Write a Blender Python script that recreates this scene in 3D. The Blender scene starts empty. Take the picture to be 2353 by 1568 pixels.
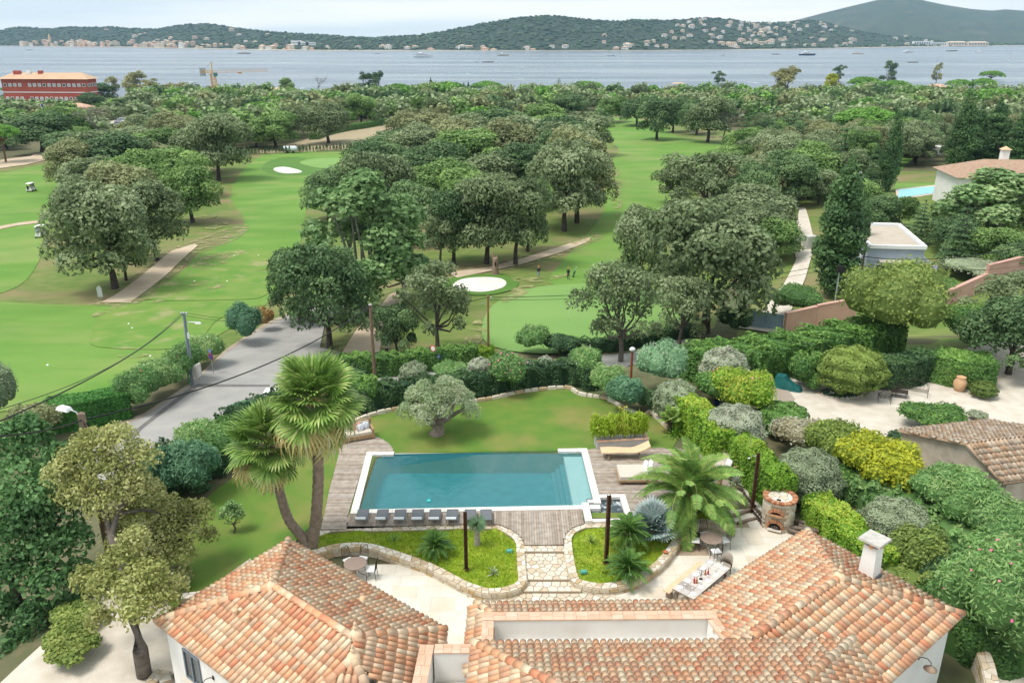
import bpy, bmesh, math, random
import numpy as np
from mathutils import Vector, Matrix, geometry as mg
C = bpy.context; D = bpy.data; S = C.scene
COL = S.collection
R = math.radians
rng = np.random.default_rng(7)
random.seed(7)

# ------------------------------------------------------------------ camera, sky, sun, exposure
PITCH = R(20.33); CAMZ = 23.0; FP = 1900.0      # picture units: the photograph at 2352 x 1568
cam = D.objects.new('camera', D.cameras.new('camera')); COL.objects.link(cam)
cam.location = (0, 0, CAMZ); cam.rotation_euler = (math.pi/2 - PITCH, 0, 0)
cam.data.sensor_width = 36; cam.data.lens = 36*FP/2352; cam.data.clip_start = .5; cam.data.clip_end = 30000
S.camera = cam
SUN_EL, SUN_AZ = 64, 248            # degrees; azimuth clockwise from +Y
W = D.worlds.new('World'); S.world = W; W.use_nodes = True
nt = W.node_tree; nt.nodes.clear()
_o = nt.nodes.new('ShaderNodeOutputWorld'); _b = nt.nodes.new('ShaderNodeBackground')
_s = nt.nodes.new('ShaderNodeTexSky'); _s.sky_type = 'NISHITA'; _s.sun_disc = False
_s.sun_elevation = R(SUN_EL); _s.sun_rotation = R(SUN_AZ); _s.air_density = 1.0; _s.dust_density = 2.5; _s.ozone_density = 1.5
_s.altitude = 50
# thin high overcast: the blue is mixed with an even pale veil, plus a long bank of cloud
_h = nt.nodes.new('ShaderNodeMix'); _h.data_type = 'RGBA'; _h.inputs['Factor'].default_value = .86
_h.inputs['B'].default_value = (4.7, 5.35, 5.5, 1)
_tc = nt.nodes.new('ShaderNodeTexCoord'); _mp = nt.nodes.new('ShaderNodeMapping'); _mp.inputs['Scale'].default_value = (1.3, 1.3, 26)
_n = nt.nodes.new('ShaderNodeTexNoise'); _n.inputs['Scale'].default_value = 1.0; _n.inputs['Detail'].default_value = 6
_r = nt.nodes.new('ShaderNodeValToRGB'); _r.color_ramp.elements[0].position = .50; _r.color_ramp.elements[1].position = .66
_c = nt.nodes.new('ShaderNodeMix'); _c.data_type = 'RGBA'; _c.inputs['B'].default_value = (6.0, 5.95, 5.9, 1)
L = nt.links.new
L(_s.outputs[0], _h.inputs['A']); L(_tc.outputs['Generated'], _mp.inputs[0]); L(_mp.outputs[0], _n.inputs[0]); L(_n.outputs[0], _r.inputs[0])
L(_r.outputs[0], _c.inputs['Factor']); L(_h.outputs['Result'], _c.inputs['A']); L(_c.outputs['Result'], _b.inputs[0])
_b.inputs[1].default_value = .10; L(_b.outputs[0], _o.inputs[0])
sun = D.objects.new('sun', D.lights.new('sun', 'SUN')); COL.objects.link(sun)
sun.data.energy = 1.6; sun.data.angle = R(20); sun.data.color = (1, .95, .88)
_a = R(SUN_AZ); _e = R(SUN_EL)
_dir = Vector((math.sin(_a)*math.cos(_e), math.cos(_a)*math.cos(_e), math.sin(_e)))
sun.rotation_euler = _dir.to_track_quat('Z', 'Y').to_euler()
S.view_settings.view_transform = 'Standard'; S.view_settings.look = 'None'; S.view_settings.gamma = 1
S.view_settings.use_curve_mapping = False; S.view_settings.exposure = 1.12
S.cycles.use_denoising = True; S.cycles.max_bounces = 8; S.cycles.transparent_max_bounces = 24
S.cycles.caustics_reflective = False; S.cycles.caustics_refractive = False
S.cycles.volume_bounces = 0

# ------------------------------------------------------------------ helpers: points
CP, SP = math.cos(PITCH), math.sin(PITCH)
def at(px, py, z=0.0):
    """where the sight line through a picture point meets the level z"""
    u, v = (px-1176)/FP, (784-py)/FP
    d = (u, CP + v*SP, -SP + v*CP)
    t = (z-CAMZ)/d[2]
    return Vector((d[0]*t, d[1]*t, z))
def aty(px, py, y):
    """where the sight line through a picture point meets the upright plane at distance y"""
    u, v = (px-1176)/FP, (784-py)/FP
    d = (u, CP + v*SP, -SP + v*CP); t = y/d[1]
    return Vector((d[0]*t, y, CAMZ + d[2]*t))
def depth(p): return p[1]*CP + (CAMZ-p[2])*SP
def pxm(p): return depth(p)/FP          # metres per picture unit at a point
def sstep(a, b, x):
    t = np.clip((x-a)/(b-a), 0, 1); return t*t*(3-2*t)
def poly_sdf(P, x, y):
    """signed distance to a polygon (negative inside), vectorised"""
    P = np.asarray(P, float); x = np.asarray(x, float); y = np.asarray(y, float)
    d = np.full(x.shape, 1e18); ins = np.zeros(x.shape, bool)
    for i in range(len(P)):
        ax, ay = P[i]; bx, by = P[(i+1) % len(P)]
        ex, ey = bx-ax, by-ay; wx, wy = x-ax, y-ay
        t = np.clip((wx*ex+wy*ey)/(ex*ex+ey*ey+1e-12), 0, 1)
        d = np.minimum(d, (wx-ex*t)**2+(wy-ey*t)**2)
        c = ((ay <= y) & (by > y)) | ((by <= y) & (ay > y))
        with np.errstate(divide='ignore', invalid='ignore'):
            xi = ax+(y-ay)/(by-ay if by != ay else 1e-12)*ex
        ins ^= c & (x < xi)
    d = np.sqrt(d); return np.where(ins, -d, d)
PLATEAU = [(-18.5,14),(-18,40),(-14.5,46.5),(-9,50),(-2,53.5),(5,55),(9,56),(12,58),(15,61),(22,64),(45,66),(62,50),(62,14)]
TERR = [(-9.6,18),(-9.9,33.6),(-9.3,35.0),(-8,35.3),(4,35.3),(6.2,35.6),(9.0,36.4),(12.2,37.2),(14.4,36),(14.8,30),(14.8,18)]
PIT = [(-7.9,37.3),(-7.9,43.2),(4.4,43.4),(8.5,43.0),(8.5,36.9)]
BASEY = [0, 50, 56, 75, 90, 105, 130, 180, 250, 380, 480, 560, 610, 660, 3000]
BASEZ = [-4.3, -4.4, -4.6, -5.8, -6.8, -7.6, -8.2, -9.4, -11, -13.8, -17, -19.8, -21.8, -25, -30]
def T(x, y):
    """terrain height"""
    x = np.asarray(x, float); y = np.asarray(y, float)
    b = np.interp(y, BASEY, BASEZ)
    b = b + np.where(y > 80, 1, 0)*sstep(85, 130, y)*(1-sstep(500, 700, y))*(.5*np.sin(x*.045+1)*np.cos(y*.03)+.35*np.sin(x*.11+y*.07))
    b = b + sstep(28, 60, x)*sstep(62, 80, y)*(1-sstep(150, 220, y))*3.0
    pz = -.09 - 0.86*sstep(12.5, 17, x) - .48*(1-sstep(0, .8, poly_sdf(TERR, x, y))) - .6*(1-sstep(28, 44, y))*(1-sstep(-13.5, -10.5, x))
    w = 1-sstep(0, 9.5, poly_sdf(PLATEAU, x, y))
    z = b*(1-w)+pz*w
    z = z - 2.6*(1-sstep(-.35, .0, poly_sdf(PIT, x, y)))
    return z
def T1(x, y): return float(T(np.array([x]), np.array([y]))[0])
_TS = 18*1.0145**np.arange(300)
def gt(px, py):
    """where the sight line through a picture point meets the ground"""
    u, v = (px-1176)/FP, (784-py)/FP
    d = np.array((u, CP + v*SP, -SP + v*CP)); t = _TS
    for _ in range(3):
        p = d[None,:]*t[:,None]
        h = CAMZ+p[:,2]-T(p[:,0], p[:,1])
        i = int(np.argmax(h <= 0))
        if h[i] > 0: i = len(t)-1
        t = np.linspace(t[max(i-1,0)], t[i], 24)
    q = d*t[-1] if i == 0 else p[i]
    return Vector((q[0], q[1], CAMZ+q[2]))

ORD = 'leftmost;second;third;fourth;fifth;sixth;seventh;eighth;ninth;tenth;eleventh;twelfth;thirteenth;fourteenth;fifteenth;sixteenth;seventeenth;eighteenth;nineteenth;twentieth'.split(';')
ORD += ['twenty-' +w for w in ['first']+ORD[1:9]]+['thirtieth']+['thirty-'+w for w in ['first']+ORD[1:9]]+['fortieth']+['forty-'+w for w in ['first']+ORD[1:9]]
def order_labels(objs, base, noun):
    """tells look-alikes apart by their order in the view"""
    objs = sorted(objs, key=lambda o: o.location.x/depth(o.location))
    for i, o in enumerate(objs):
        o['label'] = base if len(objs) == 1 else f'{base}, {ORD[min(i,48)]}'+(' one' if i == 0 else ' from left')
# ------------------------------------------------------------------ helpers: materials
MATS = {}
def _new(name):
    m = D.materials.new(name); m.use_nodes = True; n = m.node_tree; n.nodes.clear(); return m, n
def rgb(c): return (c[0], c[1], c[2], 1)
def M(name, c1, c2=None, scale=4., rough=.8, bump=0., bscale=None, pal=None, metal=0., spec=.3, detail=5, lo=.35, hi=.65, hue=0., stretch=None, mix2=None, trans=0., randv=0.):
    """noise-mottled surface; pal = colours picked by the per-face 'tint' value"""
    if name in MATS: return MATS[name]
    m, n = _new(name); L = n.links.new
    out = n.nodes.new('ShaderNodeOutputMaterial'); p = n.nodes.new('ShaderNodeBsdfPrincipled')
    p.inputs['Roughness'].default_value = rough; p.inputs['Metallic'].default_value = metal
    p.inputs['Specular IOR Level'].default_value = spec
    geo = n.nodes.new('ShaderNodeNewGeometry'); vec = geo.outputs['Position']
    if stretch:
        mp = n.nodes.new('ShaderNodeMapping'); mp.inputs['Scale'].default_value = stretch; L(vec, mp.inputs[0]); vec = mp.outputs[0]
    nz = n.nodes.new('ShaderNodeTexNoise'); nz.inputs['Scale'].default_value = scale; nz.inputs['Detail'].default_value = detail
    L(vec, nz.inputs['Vector'])
    mr = n.nodes.new('ShaderNodeMapRange'); mr.inputs['From Min'].default_value = lo; mr.inputs['From Max'].default_value = hi
    L(nz.outputs[0], mr.inputs[0])
    if pal:
        at_ = n.nodes.new('ShaderNodeAttribute'); at_.attribute_name = 'tint'
        rp = n.nodes.new('ShaderNodeValToRGB'); cr = rp.color_ramp
        while len(cr.elements) < len(pal): cr.elements.new(.5)
        for i, c in enumerate(pal):
            cr.elements[i].position = i/(len(pal)-1); cr.elements[i].color = rgb(c)
        f = at_.outputs['Fac']
        if randv:
            oi = n.nodes.new('ShaderNodeObjectInfo')
            ma = n.nodes.new('ShaderNodeMath'); ma.operation = 'MULTIPLY_ADD'; ma.inputs[1].default_value = randv; ma.inputs[2].default_value = -randv/2
            L(oi.outputs['Random'], ma.inputs[0]); ad = n.nodes.new('ShaderNodeMath'); ad.operation = 'ADD'; ad.use_clamp = True
            L(f, ad.inputs[0]); L(ma.outputs[0], ad.inputs[1]); f = ad.outputs[0]
        L(f, rp.inputs[0]); a = rp.outputs[0]
        mx = n.nodes.new('ShaderNodeMix'); mx.data_type = 'RGBA'; mx.blend_type = 'MULTIPLY'; mx.inputs['Factor'].default_value = 1
        L(a, mx.inputs['A'])
        rr = n.nodes.new('ShaderNodeMix'); rr.data_type = 'RGBA'; rr.inputs['A'].default_value = rgb(c1); rr.inputs['B'].default_value = rgb(c2 or c1)
        L(mr.outputs[0], rr.inputs['Factor']); L(rr.outputs['Result'], mx.inputs['B']); col = mx.outputs['Result']
    else:
        mx = n.nodes.new('ShaderNodeMix'); mx.data_type = 'RGBA'; mx.inputs['A'].default_value = rgb(c1); mx.inputs['B'].default_value = rgb(c2 or c1)
        L(mr.outputs[0], mx.inputs['Factor']); col = mx.outputs['Result']
    if mix2:   # (colour, scale, lo, hi, amount): a second, coarser mottling
        c3, sc3, lo3, hi3, am3 = mix2
        n3 = n.nodes.new('ShaderNodeTexNoise'); n3.inputs['Scale'].default_value = sc3; n3.inputs['Detail'].default_value = 4; L(vec, n3.inputs['Vector'])
        m3 = n.nodes.new('ShaderNodeMapRange'); m3.inputs['From Min'].default_value = lo3; m3.inputs['From Max'].default_value = hi3; m3.inputs['To Max'].default_value = am3
        L(n3.outputs[0], m3.inputs[0])
        x3 = n.nodes.new('ShaderNodeMix'); x3.data_type = 'RGBA'; x3.inputs['B'].default_value = rgb(c3); L(m3.outputs[0], x3.inputs['Factor']); L(col, x3.inputs['A']); col = x3.outputs['Result']
    L(col, p.inputs['Base Color'])
    sh = p.outputs[0]
    if bump:
        nb = n.nodes.new('ShaderNodeTexNoise'); nb.inputs['Scale'].default_value = bscale or scale*4; nb.inputs['Detail'].default_value = 4; L(vec, nb.inputs['Vector'])
        bp = n.nodes.new('ShaderNodeBump'); bp.inputs['Strength'].default_value = bump; bp.inputs['Distance'].default_value = .05
        L(nb.outputs[0], bp.inputs['Height']); L(bp.outputs[0], p.inputs['Normal'])
    if trans:
        tr = n.nodes.new('ShaderNodeBsdfTranslucent'); L(col, tr.inputs[0])
        ms = n.nodes.new('ShaderNodeMixShader'); ms.inputs[0].default_value = trans; L(sh, ms.inputs[1]); L(tr.outputs[0], ms.inputs[2]); sh = ms.outputs[0]
    L(sh, out.inputs[0]); MATS[name] = m; return m
LEAF = 2.3
def leafmat(name, dark, mid, light, randv=.35, trans=.3, rough=.6, extra=None):
    pal = [tuple(min(.58, v*LEAF) for v in c) for c in [dark, mid, light] + ([extra] if extra else [])]
    return M(name, (1,1,1), (.78,.78,.78), scale=.35, rough=rough, pal=pal, randv=randv, trans=trans, spec=.25)

# ------------------------------------------------------------------ helpers: meshes
class MB:
    """collects shapes; build() links them as ONE mesh object"""
    def __init__(s): s.v = []; s.f = []; s.t = []; s.m = []; s.n = 0; s.sm = []
    def add(s, verts, faces, tint=.5, mi=0, smooth=False):
        b = s.n; verts = [tuple(p) for p in verts]
        s.v += verts; s.n += len(verts)
        for f in faces:
            s.f.append(tuple(i+b for i in f)); s.t.append(tint); s.m.append(mi); s.sm.append(smooth)
        return s
    def arr(s, V, F, tint, mi=0, smooth=False):
        b = s.n; s.v += V.tolist(); s.n += len(V); s.f += (F+b).tolist()
        s.t += (tint.tolist() if hasattr(tint, 'tolist') else [tint]*len(F)); s.m += [mi]*len(F); s.sm += [smooth]*len(F); return s
    def box(s, c, d, rz=0., tint=.5, mi=0, taper=1., rx=0., ry=0.):
        x, y, z = d[0]/2, d[1]/2, d[2]/2
        vs = [(-x,-y,-z),(x,-y,-z),(x,y,-z),(-x,y,-z),(-x*taper,-y*taper,z),(x*taper,-y*taper,z),(x*taper,y*taper,z),(-x*taper,y*taper,z)]
        Mx = Matrix.Translation(c) @ Matrix.Rotation(rz,4,'Z') @ Matrix.Rotation(ry,4,'Y') @ Matrix.Rotation(rx,4,'X')
        return s.add([Mx @ Vector(p) for p in vs], [(3,2,1,0),(4,5,6,7),(0,1,5,4),(1,2,6,5),(2,3,7,6),(3,0,4,7)], tint, mi)
    def bar(s, a, b, w, h=None, tint=.5, mi=0):
        """square bar from a to b"""
        a = Vector(a); b = Vector(b); d = b-a; l = d.length; h = h or w
        q = d.to_track_quat('Z', 'Y').to_matrix().to_4x4(); Mx = Matrix.Translation((a+b)/2) @ q
        x, y, z = w/2, h/2, l/2
        vs = [(-x,-y,-z),(x,-y,-z),(x,y,-z),(-x,y,-z),(-x,-y,z),(x,-y,z),(x,y,z),(-x,y,z)]
        return s.add([Mx @ Vector(p) for p in vs], [(3,2,1,0),(4,5,6,7),(0,1,5,4),(1,2,6,5),(2,3,7,6),(3,0,4,7)], tint, mi)
    def tube(s, pts, rad, seg=6, tint=.5, mi=0, caps=True, smooth=True):
        pts = [Vector(p) for p in pts]; n = len(pts)
        if not hasattr(rad, '__len__'): rad = [rad]*n
        vs = []; up = Vector((.13,.21,.97))
        for i, p in enumerate(pts):
            d = (pts[min(i+1,n-1)]-pts[max(i-1,0)]).normalized()
            a = d.cross(up if abs(d.dot(up)) < .95 else Vector((1,0,0))).normalized(); b = a.cross(d)
            for k in range(seg):
                t = 2*math.pi*k/seg; vs.append(p+(a*math.cos(t)+b*math.sin(t))*rad[i])
        fs = []
        for i in range(n-1):
            for k in range(seg):
                k2 = (k+1) % seg; fs.append((i*seg+k2, i*seg+k, (i+1)*seg+k, (i+1)*seg+k2))
        s.add(vs, fs, tint, mi, smooth)
        if caps:
            s.add(vs[:seg], [tuple(range(seg))], tint, mi); s.add(vs[-seg:], [tuple(range(seg-1,-1,-1))], tint, mi)
        return s
    def lathe(s, prof, seg=16, c=(0,0,0), tint=.5, mi=0, smooth=True, sx=1., sy=1.):
        vs = []; c = Vector(c)
        for r, z in prof:
            for k in range(seg):
                t = 2*math.pi*k/seg; vs.append((c.x+r*sx*math.cos(t), c.y+r*sy*math.sin(t), c.z+z))
        fs = []
        for i in range(len(prof)-1):
            for k in range(seg):
                k2 = (k+1) % seg; fs.append((i*seg+k, i*seg+k2, (i+1)*seg+k2, (i+1)*seg+k))
        s.add(vs, fs, tint, mi, smooth)
        n = len(prof)
        if prof[0][0] > 1e-4: s.add(vs[:seg], [tuple(range(seg-1,-1,-1))], tint, mi)
        if prof[-1][0] > 1e-4: s.add(vs[-seg:], [tuple(range(seg))], tint, mi)
        return s
    def prism(s, poly, z0, z1, tint=.5, mi=0, inset=0.):
        n = len(poly); P = [(p[0],p[1]) for p in poly]
        a = sum(P[i][0]*P[(i+1)%n][1]-P[(i+1)%n][0]*P[i][1] for i in range(n))
        if a < 0: P = P[::-1]
        cx = sum(p[0] for p in P)/n; cy = sum(p[1] for p in P)/n
        vs = [(x,y,z0) for x,y in P]
        top = [(x+(cx-x)*inset, y+(cy-y)*inset, z1) for x,y in P]
        fs = [tuple(range(n,2*n)), tuple(range(n-1,-1,-1))]+[(i,(i+1)%n,n+(i+1)%n,n+i) for i in range(n)]
        return s.add(vs+top, fs, tint, mi)
    def ball(s, c, r, seg=10, ring=6, tint=.5, mi=0, jit=0.):
        if not hasattr(r, '__len__'): r = (r,r,r)
        vs = [(c[0],c[1],c[2]-r[2])]; fs = []
        for i in range(1, ring):
            ph = math.pi*i/ring-math.pi/2
            for k in range(seg):
                t = 2*math.pi*k/seg; q = 1+random.uniform(-jit,jit)
                vs.append((c[0]+r[0]*q*math.cos(ph)*math.cos(t), c[1]+r[1]*q*math.cos(ph)*math.sin(t), c[2]+r[2]*q*math.sin(ph)))
        vs.append((c[0],c[1],c[2]+r[2])); e = len(vs)-1
        for k in range(seg):
            k2 = (k+1)%seg; fs.append((0,1+k2,1+k)); fs.append((e, e-seg+k, e-seg+k2))
        for i in range(ring-2):
            for k in range(seg):
                k2 = (k+1)%seg; a = 1+i*seg; fs.append((a+k,a+k2,a+seg+k2,a+seg+k))
        return s.add(vs, fs, tint, mi, True)
    def mesh(s, name, mats):
        me = D.meshes.new(name); me.from_pydata(s.v, [], s.f)
        for m in (mats if isinstance(mats, (list,tuple)) else [mats]): me.materials.append(m)
        a = me.attributes.new('tint', 'FLOAT', 'FACE'); a.data.foreach_set('value', np.asarray(s.t, np.float32))
        me.polygons.foreach_set('material_index', np.asarray(s.m, np.int32))
        me.polygons.foreach_set('use_smooth', np.asarray(s.sm, bool)); me.update(); return me
    def build(s, name, mats, parent=None, loc=None):
        o = D.objects.new(name, s.mesh(name, mats)); COL.objects.link(o)
        if parent: o.parent = parent
        if loc is not None: o.location = loc
        return o
def tag(o, label=None, cat=None, group=None, kind=None):
    if label: o['label'] = label
    if cat: o['category'] = cat
    if group: o['group'] = group
    if kind: o['kind'] = kind
    return o
def thing(name, label, cat, loc=(0,0,0), rz=0., group=None):
    o = D.objects.new(name, None); COL.objects.link(o); o.location = loc; o.rotation_euler = (0,0,rz); o.empty_display_size = .3
    return tag(o, label, cat, group)
def link(name, me, parent=None, loc=(0,0,0), rot=(0,0,0), sc=(1,1,1)):
    o = D.objects.new(name, me); COL.objects.link(o); o.parent = parent; o.location = loc; o.rotation_euler = rot; o.scale = sc; return o
def kids(o): return [c for c in D.objects if c.parent == o]
def copy_tree(o, parent=None, _k=None):
    c = o.copy(); COL.objects.link(c); c.parent = parent
    for ch in o.children: copy_tree(ch, c)
    return c
def place(o, loc, rz=0., label=None, group=None, sc=None):
    o.location = loc; o.rotation_euler = (0,0,rz)
    if label: o['label'] = label
    if group: o['group'] = group
    if sc: o.scale = (sc,)*3 if not hasattr(sc, '__len__') else sc
    return o
def smooth_poly(P, n=4, closed=True):
    """Catmull-Rom resampling of a 2-D outline"""
    P = [Vector((p[0],p[1])) for p in P]; m = len(P); out = []
    rngi = range(m if closed else m-1)
    for i in rngi:
        if closed: a,b,c,d = P[(i-1)%m],P[i],P[(i+1)%m],P[(i+2)%m]
        else: a,b,c,d = P[max(i-1,0)],P[i],P[i+1],P[min(i+2,m-1)]
        for k in range(n):
            t = k/n
            out.append(.5*((2*b)+(c-a)*t+(2*a-5*b+4*c-d)*t*t+(3*b-a-3*c+d)*t**3))
    if not closed: out.append(P[-1])
    return [(p.x,p.y) for p in out]
def sheet(name, outline, mat, step=1.5, dz=.05, zf=None, holes=(), kind='structure', label=None):
    """a sheet draped on the ground inside an outline"""
    def dense(P):
        o = []
        for i in range(len(P)):
            a = Vector(P[i][:2]); b = Vector(P[(i+1)%len(P)][:2]); k = max(1, int((b-a).length/step))
            o += [a.lerp(b, j/k) for j in range(k)]
        return o
    O = dense(outline); pts = list(O); fcs = [list(range(len(O)))]; base = len(O)
    edges = [(i,(i+1)%len(O)) for i in range(len(O))]
    for h in holes:
        H = dense(h); edges += [(base+i, base+(i+1)%len(H)) for i in range(len(H))]; pts += H; base += len(H)
    xs = [p.x for p in O]; ys = [p.y for p in O]
    gx, gy = np.meshgrid(np.arange(min(xs), max(xs), step), np.arange(min(ys), max(ys), step))
    gx = gx.ravel()+rng.uniform(-.1,.1,gx.size)*step; gy = gy.ravel()+rng.uniform(-.1,.1,gy.size)*step
    k = poly_sdf([(p.x,p.y) for p in O], gx, gy) < -.35*step
    for h in holes: k &= poly_sdf([p[:2] for p in h], gx, gy) > .35*step
    pts += [Vector((a,b)) for a,b in zip(gx[k], gy[k])]
    res = mg.delaunay_2d_cdt(pts, edges, [], 0, 1e-4)
    V = np.array([(p.x,p.y) for p in res[0]]); F = []
    cen = np.array([V[list(f)].mean(0) for f in res[2]])
    ok = poly_sdf([(p.x,p.y) for p in O], cen[:,0], cen[:,1]) < 0
    for h in holes: ok &= poly_sdf([p[:2] for p in h], cen[:,0], cen[:,1]) > 0
    F = [tuple(f) for f, q in zip(res[2], ok) if q]
    z = (zf(V[:,0], V[:,1]) if zf else T(V[:,0], V[:,1])) + dz
    mb = MB(); mb.add(np.c_[V, z].tolist(), F, .5, 0, True)
    o = mb.build(name, mat); o['kind'] = kind
    for p in o.data.polygons:
        pass
    if o.data.polygons and o.data.polygons[0].normal.z < 0: o.data.flip_normals()
    if label: o['label'] = label
    return o
# ================================================================== THE SETTING
def G(P): return [gt(*p)[:2] for p in P]
# ---- ground
xs = np.unique(np.r_[np.arange(-1500,-120,60), np.arange(-120,-40,5), np.arange(-40,-24,1.5), np.arange(-24,34,.7), np.arange(34,70,1.5), np.arange(70,160,5), np.arange(160,1560,60)])
ys = np.unique(np.r_[np.arange(-20,14,5), np.arange(14,70,.7), np.arange(70,110,1.5), np.arange(110,260,4), np.arange(260,560,14), np.arange(560,760,16)])
gx, gy = np.meshgrid(xs, ys); gz = T(gx, gy); nx, ny = len(xs), len(ys)
idx = np.arange(nx*ny).reshape(ny, nx)
F = np.stack([idx[:-1,:-1], idx[:-1,1:], idx[1:,1:], idx[1:,:-1]], -1).reshape(-1,4)
m_ground = M('ground_litter', (.125,.115,.06), (.085,.105,.042), scale=.22, rough=.95, bump=.3, bscale=3, mix2=((.21,.16,.10), 1.3, .52, .75, .55))
mb = MB(); mb.arr(np.c_[gx.ravel(), gy.ravel(), gz.ravel()], F, .5, 0, True)
tag(mb.build('ground', m_ground), kind='structure')
# ---- sea
m, n = _new('sea_water'); MATS['sea_water'] = m; L = n.links.new
o = n.nodes.new('ShaderNodeOutputMaterial'); p = n.nodes.new('ShaderNodeBsdfPrincipled'); geo = n.nodes.new('ShaderNodeNewGeometry')
p.inputs['Roughness'].default_value = .22; p.inputs['IOR'].default_value = 1.33; p.inputs['Specular IOR Level'].default_value = .5
mp = n.nodes.new('ShaderNodeMapping'); mp.inputs['Scale'].default_value = (.03,.011,1); L(geo.outputs['Position'], mp.inputs[0])
n1 = n.nodes.new('ShaderNodeTexNoise'); n1.inputs['Scale'].default_value = 1; n1.inputs['Detail'].default_value = 9; n1.inputs['Roughness'].default_value = .68; L(mp.outputs[0], n1.inputs['Vector'])
mp2 = n.nodes.new('ShaderNodeMapping'); mp2.inputs['Scale'].default_value = (.0016,.009,1); L(geo.outputs['Position'], mp2.inputs[0])
n2 = n.nodes.new('ShaderNodeTexNoise'); n2.inputs['Scale'].default_value = 1; n2.inputs['Detail'].default_value = 8; n2.inputs['Roughness'].default_value = .62; L(mp2.outputs[0], n2.inputs['Vector'])
cr = n.nodes.new('ShaderNodeValToRGB'); cr.color_ramp.elements[0].position = .40; cr.color_ramp.elements[0].color = (.045,.075,.11,1); cr.color_ramp.elements[1].position = .62; cr.color_ramp.elements[1].color = (.19,.225,.25,1)
L(n2.outputs[0], cr.inputs[0])
wc = n.nodes.new('ShaderNodeMapRange'); wc.inputs['From Min'].default_value = .62; wc.inputs['From Max'].default_value = .70; wc.inputs['To Max'].default_value = .6; L(n1.outputs[0], wc.inputs[0])
mx = n.nodes.new('ShaderNodeMix'); mx.data_type = 'RGBA'; mx.inputs['B'].default_value = (.6,.64,.66,1); L(wc.outputs[0], mx.inputs['Factor']); L(cr.outputs[0], mx.inputs['A']); L(mx.outputs['Result'], p.inputs['Base Color'])
bp = n.nodes.new('ShaderNodeBump'); bp.inputs['Strength'].default_value = 1; bp.inputs['Distance'].default_value = 4.0; L(n1.outputs[0], bp.inputs['Height']); L(bp.outputs[0], p.inputs['Normal']); L(p.outputs[0], o.inputs[0])
SEA = -22.0
mb = MB(); ex = [-9000,-2500,0,2500,9000]; ey = [590,1200,2000,3000,4200,9000]
mb.add([(x,y,SEA) for y in ey for x in ex], [(j*5+i,j*5+i+1,(j+1)*5+i+1,(j+1)*5+i) for j in range(5) for i in range(4)])
tag(mb.build('sea', MATS['sea_water']), kind='structure')

# ---- far shore: hills as height fields between the waterline and their crests
SHX = [-400,0,300,450,600,760,1000,1500,1800,2000,2200,2352,2750]
SHY = [104,106.5,109.5,112.5,115.5,117.5,117.5,117.5,114.5,110.5,107,105.5,104]
CRX = [-400,0,30,60,110,160,200,250,300,360,400,430,470,500,540,600,650,700,760,800,860,900,940,1000,1050,1100,1150,1200,1250,1280,1330,1400,1480,1540,1600,1650,1690,1733,1805,1860,1900,1953,1985,2030,2105,2200,2277,2352,2750]
CRY = [80,71,64,63,67,63,64,62,66,68,61,57,55,58,65,73,75,79,83,86,88,86,84,77,67,57,48,41,37.5,38,44,50,47,48,43,43,47,54,52,47,53,67,74,82,87,93,97,99,102]
def shore(px): return at(px, float(np.interp(px, SHX, SHY)), SEA)
def hnoise(a, b):
    return (np.sin(a*3.1+1.3)*np.cos(b*2.7+.4)+.5*np.sin(a*7.3+b*5.1)+.25*np.sin(a*15.7-b*11.9+2))/1.75
HILLROWS = 34
def hill_z(px, t):
    """height and distance of the far hillside at picture column px, t = 0 at the shore, 1 at the crest"""
    s = shore(px); yc = s.y + 950 + 250*math.sin(px*.004)
    c = aty(px, float(np.interp(px, CRX, CRY)), yc)
    y = s.y+(yc-s.y)*t
    prof = .10*min(t*8,1)*0+ (t**1.15)*(1-.0*t)
    z = SEA+1.2*min(t*30,1)+(c.z-SEA)*prof + float(hnoise(px*.011, t*2.2))*(c.z-SEA)*.13*math.sin(math.pi*min(t,1))
    x = (px-1176)/FP*(y*CP+(CAMZ-z)*SP)
    return Vector((x, y, z))
m_hill = M('pine_hillside', (.016,.034,.019), (.032,.054,.029), scale=.018, rough=.95, bump=.0, mix2=((.15,.13,.09), .006, .58, .74, .4))
cols = np.arange(-400, 2760, 8.0)
mb = MB(); V = []
for px in cols:
    for j in range(HILLROWS+1): V.append(hill_z(px, j/HILLROWS))
    e = V[-1]; V.append(Vector((e.x*1.15, e.y*1.15+200, SEA-20)))
k = HILLROWS+2
mb.add(V, [(i*k+j, (i+1)*k+j, (i+1)*k+j+1, i*k+j+1) for i in range(len(cols)-1) for j in range(k-1)], .5, 0, True)
tag(mb.build('hills', m_hill), kind='structure')
MTX = [1650,1750,1835,1892,1953,2000,2046,2075,2105,2167,2230,2277,2310,2352,2450,2600,2900]
MTY = [75,62,45,30,15,4,-6,-7,-2,11,21,25,22,25,18,40,60]
mb = MB(); V = []; cols2 = np.arange(1650, 2900, 10.0); NR = 22
for px in cols2:
    top = aty(px, float(np.interp(px, MTX, MTY)), 6200)
    for j in range(NR+1):
        t = j/NR; y = 4300+1900*t
        z = SEA+(top.z-SEA)*(t**1.1)+float(hnoise(px*.02, t*3+1))*16*math.sin(math.pi*t)
        if t < .999: z += 10*math.sin(px*.05+t*6)*math.sin(math.pi*t)
        V.append(Vector(((px-1176)/FP*(y*CP+(CAMZ-z)*SP), y, z)))
    V.append(Vector((V[-1].x*1.1, 7100, SEA-20)))
k = NR+2
mb.add(V, [(i*k+j, (i+1)*k+j, (i+1)*k+j+1, i*k+j+1) for i in range(len(cols2)-1) for j in range(k-1)], .5, 0, True)
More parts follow.
